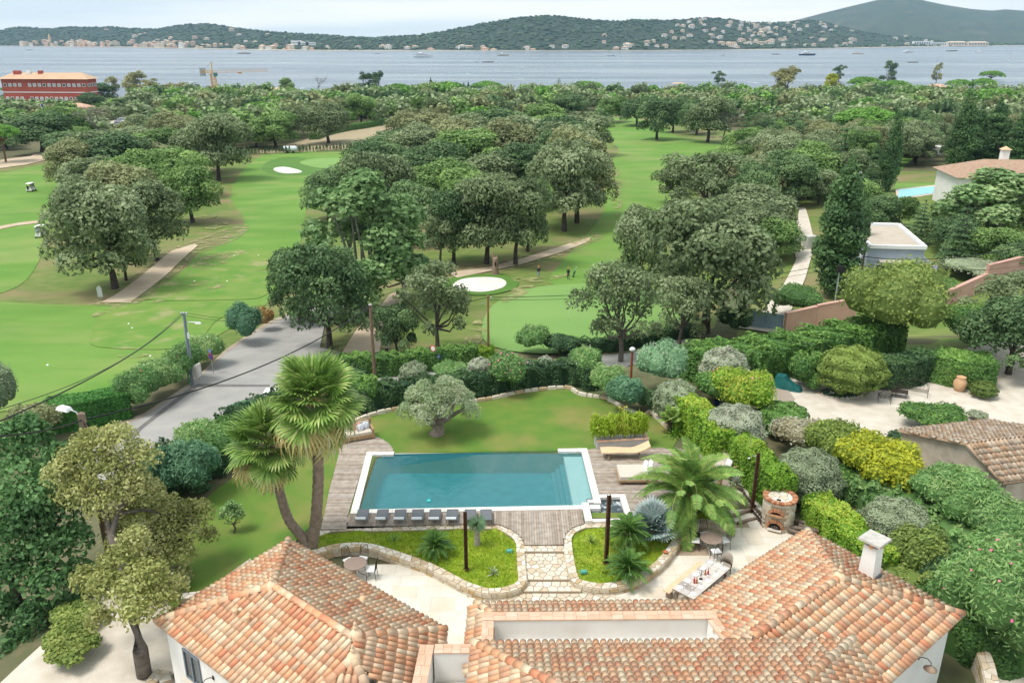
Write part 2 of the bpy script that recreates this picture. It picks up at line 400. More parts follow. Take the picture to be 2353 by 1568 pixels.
tag(mb.build('mountain', M('mountain_scrub', (.035,.058,.035), (.06,.08,.045), scale=.012, rough=.95, mix2=((.17,.15,.11), .004, .55, .75, .4))), kind='structure')
# pale strip of beach and quay along the far waterline
mb = MB(); V = []
for px in range(-400, 2760, 20):
    s = shore(px); V += [Vector((s.x, s.y-6, SEA-.5)), Vector((s.x, s.y-6, SEA+1.0)), Vector((s.x*1.012, s.y*1.012, SEA+2.2))]
nn = len(V)//3
mb.add(V, [(i*3+j, (i+1)*3+j, (i+1)*3+j+1, i*3+j+1) for i in range(nn-1) for j in range(2)])
tag(mb.build('beach', M('pale_sand', (.42,.37,.29), (.5,.45,.36), scale=.01)), kind='structure')

# ---- golf course grass, road, paths
m_rough = M('rough_grass', (.10,.165,.030), (.16,.20,.05), scale=.5, rough=.9, bump=.25, bscale=6, mix2=((.24,.185,.095), .075, .47, .66, .85), stretch=(1,1.6,1))
m_fair = M('fairway_grass', (.10,.22,.030), (.145,.26,.045), scale=.09, rough=.9, bump=.15, bscale=9, mix2=((.25,.27,.09), .05, .50, .70, .6), stretch=(1,2.2,1))
m_green = M('putting_green_grass', (.16,.29,.075), (.185,.31,.085), scale=.15, rough=.9)
m_tee = M('tee_grass', (.10,.22,.03), (.17,.25,.05), scale=.3, rough=.9, mix2=((.34,.29,.15), .35, .55, .72, .7))
m_sand = M('bunker_sand', (.68,.65,.59), (.60,.57,.50), scale=.6, rough=.95)
m_dirt = M('pale_dirt', (.43,.33,.23), (.52,.42,.31), scale=.5, rough=.95, bump=.2)
m_dry = M('bare_dry_grass', (.36,.33,.16), (.25,.28,.10), scale=.8, rough=.95)
def broken(m, scale, lo, hi):
    """lets a patch break up at its edges: the grass below shows through"""
    n = m.node_tree; L = n.links.new; out = [q for q in n.nodes if q.type == 'OUTPUT_MATERIAL'][0]; sh = out.inputs[0].links[0].from_socket
    geo = n.nodes.new('ShaderNodeNewGeometry'); nz = n.nodes.new('ShaderNodeTexNoise'); nz.inputs['Scale'].default_value = scale; nz.inputs['Detail'].default_value = 7; L(geo.outputs['Position'], nz.inputs['Vector'])
    mr = n.nodes.new('ShaderNodeMapRange'); mr.inputs['From Min'].default_value = lo; mr.inputs['From Max'].default_value = hi; L(nz.outputs[0], mr.inputs[0])
    tr = n.nodes.new('ShaderNodeBsdfTransparent'); ms = n.nodes.new('ShaderNodeMixShader'); L(mr.outputs[0], ms.inputs[0]); L(tr.outputs[0], ms.inputs[1]); L(sh, ms.inputs[2]); L(ms.outputs[0], out.inputs[0])
broken(m_dry, .55, .44, .68)
m_worn = M('worn_path_edge', (.34,.29,.17), (.24,.25,.10), scale=.9, rough=.95); broken(m_worn, .8, .42, .70)
def Path2_(P, d):
    """an outline grown outwards by d"""
    P = [Vector(p) for p in P]; n = len(P); a = sum(P[i].x*P[(i+1)%n].y-P[(i+1)%n].x*P[i].y for i in range(n)); s = 1 if a > 0 else -1; o = []
    for i in range(n):
        t = (P[(i+1)%n]-P[i-1]).normalized(); o.append((P[i].x+t.y*d*s, P[i].y-t.x*d*s))
    return o
m_field = M('mown_hay_field', (.30,.24,.15), (.38,.31,.20), scale=.25, rough=.95, stretch=(1,3,1), mix2=((.20,.22,.09), .08, .5, .7, .6))
m_asph = M('worn_asphalt', (.29,.28,.265), (.35,.335,.315), scale=.6, rough=.9, bump=.15, bscale=30, mix2=((.30,.29,.27), .12, .45, .65, .7))
m_gravel = M('pale_gravel', (.52,.46,.38), (.62,.56,.48), scale=1.2, rough=.95, bump=.5, bscale=22, mix2=((.42,.36,.28), .35, .52, .74, .6))
sheet('rough', G([(-160,398),(140,352),(560,345),(700,350),(860,344),(1000,300),(1250,290),(1360,262),(1450,258),(1560,268),(1730,318),(1700,345),(1600,420),(1620,560),(1680,640),(1640,755),(1300,806),(950,815),(860,830),(800,815),(760,790),(745,700),(700,705),(560,785),(440,850),(280,920),(100,965),(-200,990),(-200,600)]), m_rough, 3, .04)
sheet('fairway', G(smooth_poly([(580,372),(640,352),(832,349),(838,372),(760,400),(712,450),(690,560),(650,650),(590,720),(500,772),(400,835),(250,895),(60,935),(-180,960),(-190,760),(-190,690),(100,700),(230,700),(330,685),(450,600),(560,520),(530,460),(545,410)],3)), m_fair, 2.5, .09)
sheet('fairway.001', G(smooth_poly([(-180,405),(0,398),(80,382),(140,372),(180,420),(170,470),(110,520),(90,600),(40,660),(-60,680),(-190,640)],3)), m_fair, 3, .09)
sheet('fairway.002', G(smooth_poly([(1365,285),(1440,270),(1520,290),(1560,315),(1700,338),(1650,372),(1580,420),(1530,470),(1470,560),(1440,640),(1405,700),(1330,660),(1260,650),(1310,580),(1380,500),(1392,440),(1405,370),(1420,340)],3)), m_fair, 3, .09)
sheet('putting_green', G(smooth_poly([(690,372),(740,364),(820,366),(836,376),(830,388),(780,392),(740,388),(700,380)],3)), m_green, 2, .14)
sheet('putting_green.001', G(smooth_poly([(1118,790),(1108,750),(1130,705),(1200,668),(1300,655),(1400,652),(1500,665),(1580,700),(1590,740),(1500,790),(1350,812),(1200,812)],3)), m_green, 2, .14)
sheet('apron', G(smooth_poly([(600,388),(620,370),(660,362),(700,366),(730,384),(780,396),(800,404),(740,402),(690,404),(630,402)],3)), M('apron_grass', (.07,.17,.022), (.09,.19,.03), scale=.2), 2, .12)
for nm, P in (('tee',[(430,640),(450,590),(520,572),(610,574),(655,580),(640,600),(620,620),(500,632)]), ('tee.001',[(330,690),(380,650),(500,630),(640,628),(610,680),(540,690)]),('tee.002',[(210,770),(240,715),(320,700),(500,695),(545,705),(490,745),(430,800),(230,800)])):
    sheet(nm, G(smooth_poly(P,3)), m_tee, 2, .14)
sheet('bunker', G(smooth_poly([(628,391),(635,386),(658,385),(690,393),(690,398),(660,400),(640,397)],3)), m_sand, 1.5, .17)
sheet('bunker.001', G(smooth_poly([(1041,656),(1060,644),(1100,639),(1145,641),(1163,651),(1152,664),(1110,673),(1065,670),(1046,664)],4)), m_sand, 1.2, .18)
sheet('cart_path', G([(232,697),(262,682),(300,655),(350,615),(395,578),(448,562),(455,566),(425,592),(392,625),(350,660),(300,697)]), m_dirt, 2, .17)
sheet('cart_path.001', G([(-60,532),(40,514),(86,508),(88,514),(40,520),(-60,542)]), m_dirt, 2, .17)
sheet('cart_path.002', G([(-60,396),(0,388),(60,380),(110,368),(150,366),(132,358),(142,346),(150,338),(112,336),(108,345),(70,360),(-60,378)]), m_dirt, 3, .17)
sheet('cart_path.003', G([(1030,628),(1120,616),(1200,596),(1310,560),(1358,546),(1352,556),(1280,584),(1200,609),(1130,624),(1050,640)]), m_dirt, 2, .17)
sheet('footpath', G(smooth_poly([(780,840),(800,790),(835,740),(878,700),(900,676),(940,678),(900,720),(880,760),(872,810),(860,840)],3)), m_dirt, 1.5, .17)
for P in ([(232,697),(262,682),(300,655),(350,615),(395,578),(470,552),(560,520),(520,556),(455,570),(425,592),(392,625),(350,660),(300,697)],[(1030,628),(1120,616),(1200,596),(1310,560),(1378,540),(1352,556),(1280,584),(1200,609),(1130,624),(1050,640)],[(780,840),(800,790),(835,740),(878,700),(900,676),(940,678),(900,720),(880,760),(872,810),(860,840)]):
    Q_ = Path2_(G(smooth_poly(P,3)), 1.1); sheet('worn_verge', Q_, m_worn, 1.5, .155)
sheet('lush_ring', Path2_(G(smooth_poly([(1041,656),(1060,644),(1100,639),(1145,641),(1163,651),(1152,664),(1110,673),(1065,670),(1046,664)],4)), 1.6), MATS['apron_grass'], 1.5, .16)
sheet('right_grounds', G([(1690,772),(1800,520),(1860,430),(2000,395),(2400,400),(2480,840),(2250,785),(2140,845),(1960,828),(1800,850),(1700,860),(1600,850)]), m_rough, 3, .03)
PATCH = [[(440,615),(470,590),(540,583),(520,605),(470,622)],[(410,655),(470,648),(525,655),(500,666),(430,664)],[(470,525),(500,512),(525,516),(490,530)],[(440,500),(480,492),(500,498),(460,508)],[(520,585),(560,580),(548,588)],
         [(1175,640),(1240,640),(1310,632),(1260,648),(1190,650)],[(1150,690),(1180,665),(1230,652),(1205,680),(1160,700)],[(1065,790),(1090,740),(1120,752),(1110,780),(1090,800)],[(1310,560),(1360,545),(1375,550),(1340,562)],[(280,697),(330,688),(400,696),(340,700)],[(210,728),(250,705),(285,700),(230,728)],[(270,820),(330,815),(340,820),(300,825)],[(1400,420),(1420,380),(1430,470),(1415,500)]]
for i, P in enumerate(PATCH): sheet('bare_patch'+('.%03d' % i if i else ''), G(smooth_poly(P,3)), m_dry, 1.5, .19)
sheet('dry_field', G(smooth_poly([(570,352),(640,338),(700,322),(800,300),(905,284),(915,318),(860,340),(760,346),(640,352)],2)), m_field, 4, .14)
def zroad(x, y): return T(x, y)
ROAD = G([(150,1030),(240,985),(330,958),(440,888),(520,812),(600,758),(690,712),(790,650),(835,665),(745,750),(735,800),(880,828),(1100,838),(1300,826),(1450,812),(1590,772),(1600,800),(1470,836),(1300,848),(1100,868),(880,880),(700,872),(640,905),(540,960),(430,1040),(330,1120),(200,1130)])
sheet('road', ROAD, m_asph, 1.5, .10)
sheet('road_repair', G([(300,1000),(440,890),(455,884),(620,886),(620,890),(455,891),(330,985),(305,1012)]), M('fresh_asphalt', (.14,.13,.125), (.17,.16,.15), scale=2, rough=.9), 1.0, .115)
sheet('road_verge', G([(225,990),(330,952),(440,880),(520,803),(600,750),(690,705),(690,712),(600,758),(520,812),(440,888),(330,960),(240,1000)]), M('kerb_concrete', (.40,.34,.27), (.30,.24,.18), scale=1.1, rough=.95, bump=.3), 1.0, .11)
sheet('driveway', G([(1690,755),(1745,722),(1800,655),(1828,600),(1822,560),(1836,478),(1850,480),(1866,540),(1864,590),(1850,640),(1815,720),(1790,770)]), m_gravel, 2, .2)
sheet('gravel_court', G([(1760,935),(1762,880),(1840,860),(2000,850),(2140,845),(2240,790),(2500,780),(2560,1000),(2352,1040),(2200,1060),(2050,1080),(1900,990)]), m_gravel, 1.5, .05)
sheet('gravel_yard', [(-22,14),(-21,24),(-18.5,31.5),(-15.5,30.6),(-13.2,28.2),(-13.4,26),(-9,20),(-8,14)], m_gravel, .8, .04)
sheet('garden_lawn', smooth_poly([(-18,24)]+[tuple(at(*p)[:2]) for p in ((440,1180),(480,1130),(545,1085),(640,1030),(760,985))]+[tuple(at(*p)[:2]) for p in ((840,957),(920,938),(1010,930),(1115,918),(1200,900),(1300,890),(1390,915),(1450,935),(1490,950),(1560,1000),(1520,1045))]+[(9,43.6),(9,37.0),(5,36.4),(-8,36.4),(-9.9,36.0),(-10.7,33.8),(-12.4,31.4),(-17,28)],2),
      M('lawn_grass', (.085,.175,.022), (.125,.195,.03), scale=.7, rough=.9, bump=.4, bscale=16, mix2=((.24,.20,.065), .24, .46, .66, .7)), .7, .03, holes=[[(-8.0,37.2),(-8.0,43.3),(4.5,43.5),(8.6,43.1),(8.6,36.8)]])
# ================================================================== PLANT LIBRARY
def arr_mesh(name, V, F, tint, mats, mi=None, smooth=False):
    me = D.meshes.new(name); nv, nf, k = len(V), len(F), F.shape[1]
    me.vertices.add(nv); me.vertices.foreach_set('co', np.asarray(V, np.float32).ravel())
    me.loops.add(nf*k); me.loops.foreach_set('vertex_index', np.asarray(F, np.int32).ravel())
    me.polygons.add(nf); me.polygons.foreach_set('loop_start', np.arange(0, nf*k, k, dtype=np.int32)); me.polygons.foreach_set('loop_total', np.full(nf, k, np.int32))
    if mi is not None: me.polygons.foreach_set('material_index', np.asarray(mi, np.int32))
    for m in (mats if isinstance(mats, (list,tuple)) else [mats]): me.materials.append(m)
    a = me.attributes.new('tint', 'FLOAT', 'FACE'); a.data.foreach_set('value', np.asarray(tint, np.float32))
    me.update(calc_edges=True); me.validate(); return me
def quads(P, N, size, aspect=.6, r=rng, droop=0.):
    """one bent-free leaf (a 4-cornered rhomb) per point, facing N"""
    n = len(P); N = N/(np.linalg.norm(N, axis=1, keepdims=True)+1e-9)
    a = r.normal(size=(n,3)); a[:,2] -= droop*2; a -= N*(a*N).sum(1, keepdims=True); a /= np.linalg.norm(a, axis=1, keepdims=True)+1e-9
    b = np.cross(N, a); s = (size*r.uniform(.65,1.35,n))[:,None]
    V = np.stack([P-a*s, P+b*s*aspect, P+a*s, P-b*s*aspect], 1).reshape(-1,3)
    return V, np.arange(4*n).reshape(n,4)
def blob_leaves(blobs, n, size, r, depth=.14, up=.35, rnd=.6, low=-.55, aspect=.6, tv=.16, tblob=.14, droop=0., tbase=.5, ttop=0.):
    """leaves spread through the shells of ellipsoid clumps (cx,cy,cz,rx,ry,rz)"""
    B = np.asarray(blobs, float); w = (B[:,3]*B[:,4]+B[:,4]*B[:,5]+B[:,3]*B[:,5]); w /= w.sum()
    k = r.choice(len(B), n, p=w); d = r.normal(size=(n,3)); d /= np.linalg.norm(d, axis=1, keepdims=True)
    f = (d[:,2] < low); d[f,2] *= -1
    q = 1-np.abs(r.normal(0, depth, n)); q *= 1+.10*np.sin(d[:,0]*9+k*1.7)*np.sin(d[:,1]*8+k)+.06*np.sin(d[:,2]*13+k*2.1)
    P = B[k,:3]+d*B[k,3:]*q[:,None]
    N = d/B[k,3:]*B[k,3:].mean(1, keepdims=True)+r.normal(size=(n,3))*rnd; N[:,2] += up
    V, F = quads(P, N, size, aspect, r, droop)
    tb = r.normal(0, tblob, len(B)); t = np.clip(tbase+tb[k]+r.normal(0, tv, n)+ttop*(d[:,2]), 0, 1)  # ttop: paler young tips, plus lit tops and shaded undersides painted into the tint
    return V, F, t
def crown_mesh(name, blobs, n, size, mat, seed=1, **kw):
    r = np.random.default_rng(seed); V, F, t = blob_leaves(blobs, n, size, r, **kw)
    return arr_mesh(name, V, F, t, mat)
m_bark = M('oak_bark', (.085,.07,.058), (.14,.12,.10), scale=3, rough=.95, bump=.6, bscale=9)
m_barkd = M('dark_bark', (.05,.04,.033), (.09,.07,.06), scale=3, rough=.95, bump=.6, bscale=9)
m_barkr = M('stripped_cork_bark', (.10,.05,.032), (.15,.075,.05), scale=3, rough=.95, bump=.5, bscale=9)
m_barkg = M('grey_bark', (.20,.18,.155), (.30,.27,.235), scale=3, rough=.95, bump=.5, bscale=9)
L_OAKG = leafmat('oak_leaves_grey', (.042,.062,.026), (.092,.122,.055), (.19,.225,.125))
L_OAK = leafmat('oak_leaves_green', (.034,.066,.018), (.076,.130,.036), (.16,.235,.075))
L_OAKD = leafmat('oak_leaves_dark', (.022,.046,.018), (.050,.088,.034), (.115,.17,.07))
L_OAKB = leafmat('oak_leaves_brown', (.055,.064,.028), (.112,.125,.056), (.19,.205,.10))
L_PINE = leafmat('umbrella_pine_needles', (.032,.075,.014), (.068,.15,.026), (.125,.235,.045))
L_CYP = leafmat('cypress_leaves', (.020,.044,.017), (.042,.084,.028), (.085,.14,.05))
L_CON = leafmat('conifer_needles', (.03,.06,.025), (.07,.12,.05), (.13,.19,.08))
L_EUC = leafmat('eucalyptus_leaves', (.08,.085,.035), (.165,.165,.07), (.26,.25,.12))
L_ASH = leafmat('ash_leaves', (.055,.095,.035), (.105,.175,.065), (.20,.28,.12))
L_OLIVE = leafmat('olive_leaves', (.085,.125,.055), (.175,.225,.115), (.25,.30,.185))
L_GREY = leafmat('silver_shrub_leaves', (.09,.115,.065), (.175,.21,.125), (.29,.32,.21))
L_HEDGE = leafmat('hedge_leaves', (.025,.060,.018), (.06,.125,.030), (.13,.215,.05))
L_LIME = leafmat('pittosporum_leaves', (.045,.10,.012), (.11,.20,.02), (.24,.33,.04))
L_YEL = leafmat('yellowing_leaves', (.10,.14,.015), (.235,.245,.018), (.40,.25,.02))
L_OLEA = leafmat('oleander_leaves', (.040,.088,.028), (.10,.185,.056), (.21,.32,.11))
L_DKSH = leafmat('dark_shrub_leaves', (.012,.03,.014), (.03,.062,.025), (.07,.12,.045))
L_TEAL = leafmat('wax_shrub_leaves', (.025,.065,.038), (.06,.13,.07), (.12,.21,.12))
L_ACA = leafmat('autumn_oak_leaves', (.11,.125,.035), (.21,.215,.075), (.30,.28,.14))
L_BOX = leafmat('clipped_olive_green_leaves', (.05,.075,.02), (.095,.135,.03), (.165,.21,.045))
L_YG = leafmat('yellow_green_leaves', (.05,.08,.018), (.105,.145,.035), (.19,.22,.06))
def oak_shape(seed, h=12., rad=6.6, nb=20, flat=.62):
    r = np.random.default_rng(seed); bl = []; lean = r.uniform(-.45,.45,2)
    for i in range(nb):
        a = i*2.39996+r.uniform(-.4,.4); q = math.sqrt((i+.5)/nb)*r.uniform(.85,1.05)
        w = 1+.17*math.sin(a*2+seed)+.13*math.sin(a*3+seed*2.3); x, y = math.cos(a)*q*rad*.78*w, math.sin(a)*q*rad*.78*w
        z = h*(.48+.09*math.sin(a+seed*1.7)*q+.36*math.sqrt(max(0,1-q*q))*flat/.62)+r.uniform(-.9,.8)
        s = rad*r.uniform(.20,.38); bl.append((x+lean[0], y+lean[1], z, s*1.12, s*1.12, s*.9))
    for i in range(nb//2):
        a = i*6.283/(nb//2)+r.uniform(-.3,.3); q = r.uniform(.62,.92); s = rad*r.uniform(.2,.3)
        bl.append((math.cos(a)*q*rad*.86+lean[0], math.sin(a)*q*rad*.86+lean[1], h*r.uniform(.30,.46), s, s, s*.95))
    bl.append((lean[0],lean[1],h*.55,rad*.6,rad*.6,h*.22))
    return bl, lean
def trunk_mb(blobs, seed, h, r0, fork=.30, lean=(0,0), nl=6, tip=.28, seg=7):
    r = np.random.default_rng(seed+99); mb = MB(); fx, fy = lean[0]*.6, lean[1]*.6; fz = h*fork
    mb.tube([(0,0,-.4),(0,0,.05),(fx*.35+.1,fy*.35,fz*.5),(fx,fy,fz)], [r0*1.35,r0*1.15,r0*.9,r0*.82], seg)
    pick = r.permutation(len(blobs))[:nl]
    for i in pick:
        b = blobs[i]; e = Vector(b[:3]); s = Vector((fx,fy,fz*.96)); m1 = s.lerp(e,.45)+Vector((r.uniform(-.5,.5),r.uniform(-.5,.5),-.05*h)); 
        mb.tube([s, m1, s.lerp(e,.8), e], [r0*.55, r0*.38, r0*.24, r0*.10], 5)
    return mb
PROTO = {}; BASES = {}
def proto(kind, crown, trunk): PROTO.setdefault(kind, []).append((crown[0] if isinstance(crown, tuple) else crown, trunk, crown[1] if isinstance(crown, tuple) else None))
def mesh_mat(me, mat, name): return (me, mat)
for sd in range(5):
    h, rad = 12., 6.6
    bl, ln = oak_shape(sd+1, h, rad, 18+2*sd)
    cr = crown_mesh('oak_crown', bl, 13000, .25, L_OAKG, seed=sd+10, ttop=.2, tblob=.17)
    tr = trunk_mb(bl, sd, h, .42, lean=ln, fork=.30).mesh('oak_trunk', m_barkd)
    proto('oak_grey', cr, tr); proto('oak_green', mesh_mat(cr, L_OAK, 'oak_crown'), tr); proto('oak_dark', mesh_mat(cr, L_OAKD, 'oak_crown'), tr); proto('oak_brown', mesh_mat(cr, L_OAKB, 'oak_crown'), tr)
for sd in range(3):        # airy oak: fewer leaves, limbs showing
    h, rad = 11., 5.4; r = np.random.default_rng(sd+40); bl, ln = oak_shape(sd+31, h, rad, 15)
    bl = [(x,y,z,a*.8,b*.8,c*.8) for x,y,z,a,b,c in bl]
    cr = crown_mesh('oak_crown', bl, 5200, .20, L_OAKG, seed=sd+60, depth=.3)
    proto('oak_airy', cr, trunk_mb(bl, sd+7, h, .30, lean=ln, nl=12, fork=.28).mesh('oak_trunk', m_bark))
for sd in range(3):        # umbrella pine
    r = np.random.default_rng(sd+70); bl = []; h, rad = 11., 6.5
    for i in range(26):
        a = i*2.4+r.uniform(-.3,.3); q = math.sqrt((i+.5)/26); s = rad*r.uniform(.20,.27)
        bl.append((math.cos(a)*q*rad*.82, math.sin(a)*q*rad*.82, h*.66+h*.29*math.sqrt(max(0,1-q*q)), s*1.1, s*1.1, s*.8))
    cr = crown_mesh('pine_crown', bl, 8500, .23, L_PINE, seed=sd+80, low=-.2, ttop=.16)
    mb = MB(); mb.tube([(0,0,-.4),(.1,0,h*.3),(.2,.1,h*.6)], [.38,.32,.26], 7)
    for i in r.permutation(26)[:13]: b = bl[i]; mb.tube([(.2,.1,h*.58),(b[0]*.5,b[1]*.5,h*.70),(b[0]*.95,b[1]*.95,b[2]-.2)], [.16,.11,.05], 5)
    proto('umbrella_pine', cr, mb.mesh('pine_trunk', M('pine_bark', (.14,.085,.06), (.2,.13,.10), scale=3, rough=.95, bump=.5)))
for sd in range(3):        # cypress
    r = np.random.default_rng(sd+90); bl = []; h, rad = 14., 1.55
    pk = [(0,0,1.)] if sd == 0 else ([(-.45,0,1.),(.55,.1,.95)] if sd == 1 else [(0,0,1.),(.9,.2,.8),(-.8,.1,.72)])
    for ox, oy, hh in pk:
        for i in range(17):
            t = (i+.5)/17; z = h*hh*(.04+.93*t); w = rad*(math.sin(min(1,t*2.0+.18)*math.pi/2))*(1-t**2.6)*.78+.16
            for k in range(3 if w > .5 else 1):
                a = r.uniform(0,6.28); o = w*.42 if w > .5 else 0
                bl.append((ox*(1-.2*t)+math.cos(a)*o, oy+math.sin(a)*o, z, w*.68, w*.68, h*.055))
    cr = crown_mesh('cypress_crown', bl, 13000, .15, L_CYP, seed=sd+95, up=.1, aspect=.42, rnd=.4, low=-.9, droop=-1.2, depth=.07)
    mb = MB(); mb.tube([(0,0,-.4),(0,0,h*.5)], [.22,.1], 6); proto('cypress', cr, mb.mesh('cypress_trunk', m_bark))
for sd in range(3):        # layered conifer (cedar / fir)
    r = np.random.default_rng(sd+110); bl = []; h, rad = 15., 4.2; mb = MB(); mb.tube([(0,0,-.4),(.1,0,h*.5),(.1,.1,h*.97)], [.32,.2,.05], 7)
    for i in range(11):
        t = i/10; z = h*(.14+.82*t); w = rad*(1-t)**.8+.35; m = 7 if t < .7 else 4
        for k in range(m):
            a = k*6.283/m+i*.7+r.uniform(-.2,.2); l = w*r.uniform(.7,1.05)
            for q in (.45,.8): bl.append((math.cos(a)*l*q, math.sin(a)*l*q, z-.25*l*q*.6, .75*w*.36+.2, .75*w*.36+.2, .34))
            mb.tube([(0,0,z),(math.cos(a)*l*.9,math.sin(a)*l*.9,z-.25*l*.5)], [.08,.03], 4)
    cr = crown_mesh('conifer_crown', bl, 6500, .25, L_CON, seed=sd+115, aspect=.4, low=-.3, droop=.3)
    tr = mb.mesh('conifer_trunk', m_bark); proto('conifer', cr, tr); proto('conifer_dark', mesh_mat(cr, L_CYP, 'conifer_crown'), tr)
for sd in range(3):        # eucalyptus: tall, tufted, trunks showing
    r = np.random.default_rng(sd+130); bl = []; h = 16.
    for i in range(16):
        t = r.uniform(.35,1); a = r.uniform(0,6.28); q = r.uniform(.3,1)*4.2*(1.15-t*.6); s = r.uniform(.9,1.7)
        bl.append((math.cos(a)*q, math.sin(a)*q, h*t-.8, s, s, s*1.05))
    cr = crown_mesh('eucalyptus_crown', bl, 4600, .30, L_EUC, seed=sd+135, depth=.3, droop=1., aspect=.35)
    tr = trunk_mb(bl, sd+20, h, .34, fork=.28, nl=11).mesh('eucalyptus_trunk', m_barkg)
    proto('eucalyptus', cr, tr); proto('eucalyptus_dark', mesh_mat(cr, L_OAKD, 'eucalyptus_crown'), tr)
for sd in range(2):        # light green upright broadleaf
    r = np.random.default_rng(sd+150); bl = []; h = 14.
    for i in range(30):
        t = r.uniform(.16,1); a = i*2.4; q = r.uniform(.2,1)*4.3*math.sin(math.pi*min(1,.15+t*.85))**.6; s = r.uniform(1.0,1.8)
        bl.append((math.cos(a)*q, math.sin(a)*q, h*(.12+.84*t), s, s, s*1.1))
    cr = crown_mesh('ash_crown', bl, 14000, .25, L_ASH, seed=sd+155, depth=.26, rnd=.8)
    tr = trunk_mb(bl, sd+30, h, .30, fork=.2, nl=14).mesh('ash_trunk', m_barkg)
    proto('ash', cr, tr); proto('yellow_broadleaf', mesh_mat(cr, L_YEL, 'ash_crown'), tr)
mb = MB(); r = np.random.default_rng(5)          # bare winter crown
def limb(p, d, l, w, k):
    e = p+d*l; mb.tube([p, p.lerp(e,.5)+Vector(r.normal(0,.06*l,3)), e], [w, w*.8, w*.6], 4, caps=False)
    if k:
        for _ in range(3 if k > 1 else 4): limb(e, (d+Vector(r.normal(0,.5,3))+Vector((0,0,.1))).normalized(), l*r.uniform(.55,.8), w*.55, k-1)
limb(Vector((0,0,-.3)), Vector((0,0,1)), 3.2, .28, 5)
PROTO['bare'] = [(None, mb.mesh('bare_branches', m_barkg), None)]
def tree(kind, p, wide, high, label, group=None, v=None, rz=None, cat='tree', name=None, base=(13.2,12.)):
    """a tree: an Empty at its foot with a trunk and a crown"""
    ps = PROTO[kind]; cr, tr, mt = ps[(v if v is not None else random.randrange(len(ps))) % len(ps)]
    nm = name or {'oak_grey':'cork_oak','oak_green':'cork_oak','oak_dark':'holm_oak','oak_brown':'cork_oak','oak_airy':'cork_oak','umbrella_pine':'umbrella_pine','cypress':'cypress_tree','conifer':'conifer_tree','conifer_dark':'conifer_tree','eucalyptus':'eucalyptus_tree','eucalyptus_dark':'eucalyptus_tree','ash':'ash_tree','yellow_broadleaf':'broadleaf_tree','bare':'bare_tree'}[kind]
    if tr.name not in BASES:
        v = np.array([q.co for q in (cr or tr).vertices]); 
        BASES[tr.name] = (np.percentile(np.hypot(*(v[:,:2]-np.median(v[:,:2],0)).T), 99.3)*2.08, np.percentile(v[:,2], 99))
    bw, bh = BASES[tr.name]
    if kind == 'umbrella_pine' and high < wide*.62: p = (p[0],p[1],p[2]-(wide*.62-high)); high = wide*.62
    t = thing(nm, label, cat, p, random.uniform(0,6.28) if rz is None else rz, group)
    t.scale = (wide/bw*(1.14 if kind[:3] in ('oak','euc','ash') else 1),)*2+(high/bh,)
    link('trunk', tr, t)
    if cr:
        o = link('crown', cr, t)
        if mt: o.material_slots[0].link = 'OBJECT'; o.material_slots[0].material = mt
    return t
def shrub_mesh(name, blobs, n, size, mat, seed=1, core=True, **kw):
    r = np.random.default_rng(seed); V, F, t = blob_leaves(blobs, n, size, r, **kw)
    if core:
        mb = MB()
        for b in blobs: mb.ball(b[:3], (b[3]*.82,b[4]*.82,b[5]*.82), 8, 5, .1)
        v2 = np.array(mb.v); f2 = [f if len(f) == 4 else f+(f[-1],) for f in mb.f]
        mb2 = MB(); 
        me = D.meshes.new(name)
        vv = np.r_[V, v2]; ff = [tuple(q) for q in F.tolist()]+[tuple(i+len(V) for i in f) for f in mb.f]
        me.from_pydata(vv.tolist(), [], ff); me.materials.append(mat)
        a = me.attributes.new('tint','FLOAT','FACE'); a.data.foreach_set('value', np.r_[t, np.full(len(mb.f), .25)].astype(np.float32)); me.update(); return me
    return arr_mesh(name, V, F, t, mat)
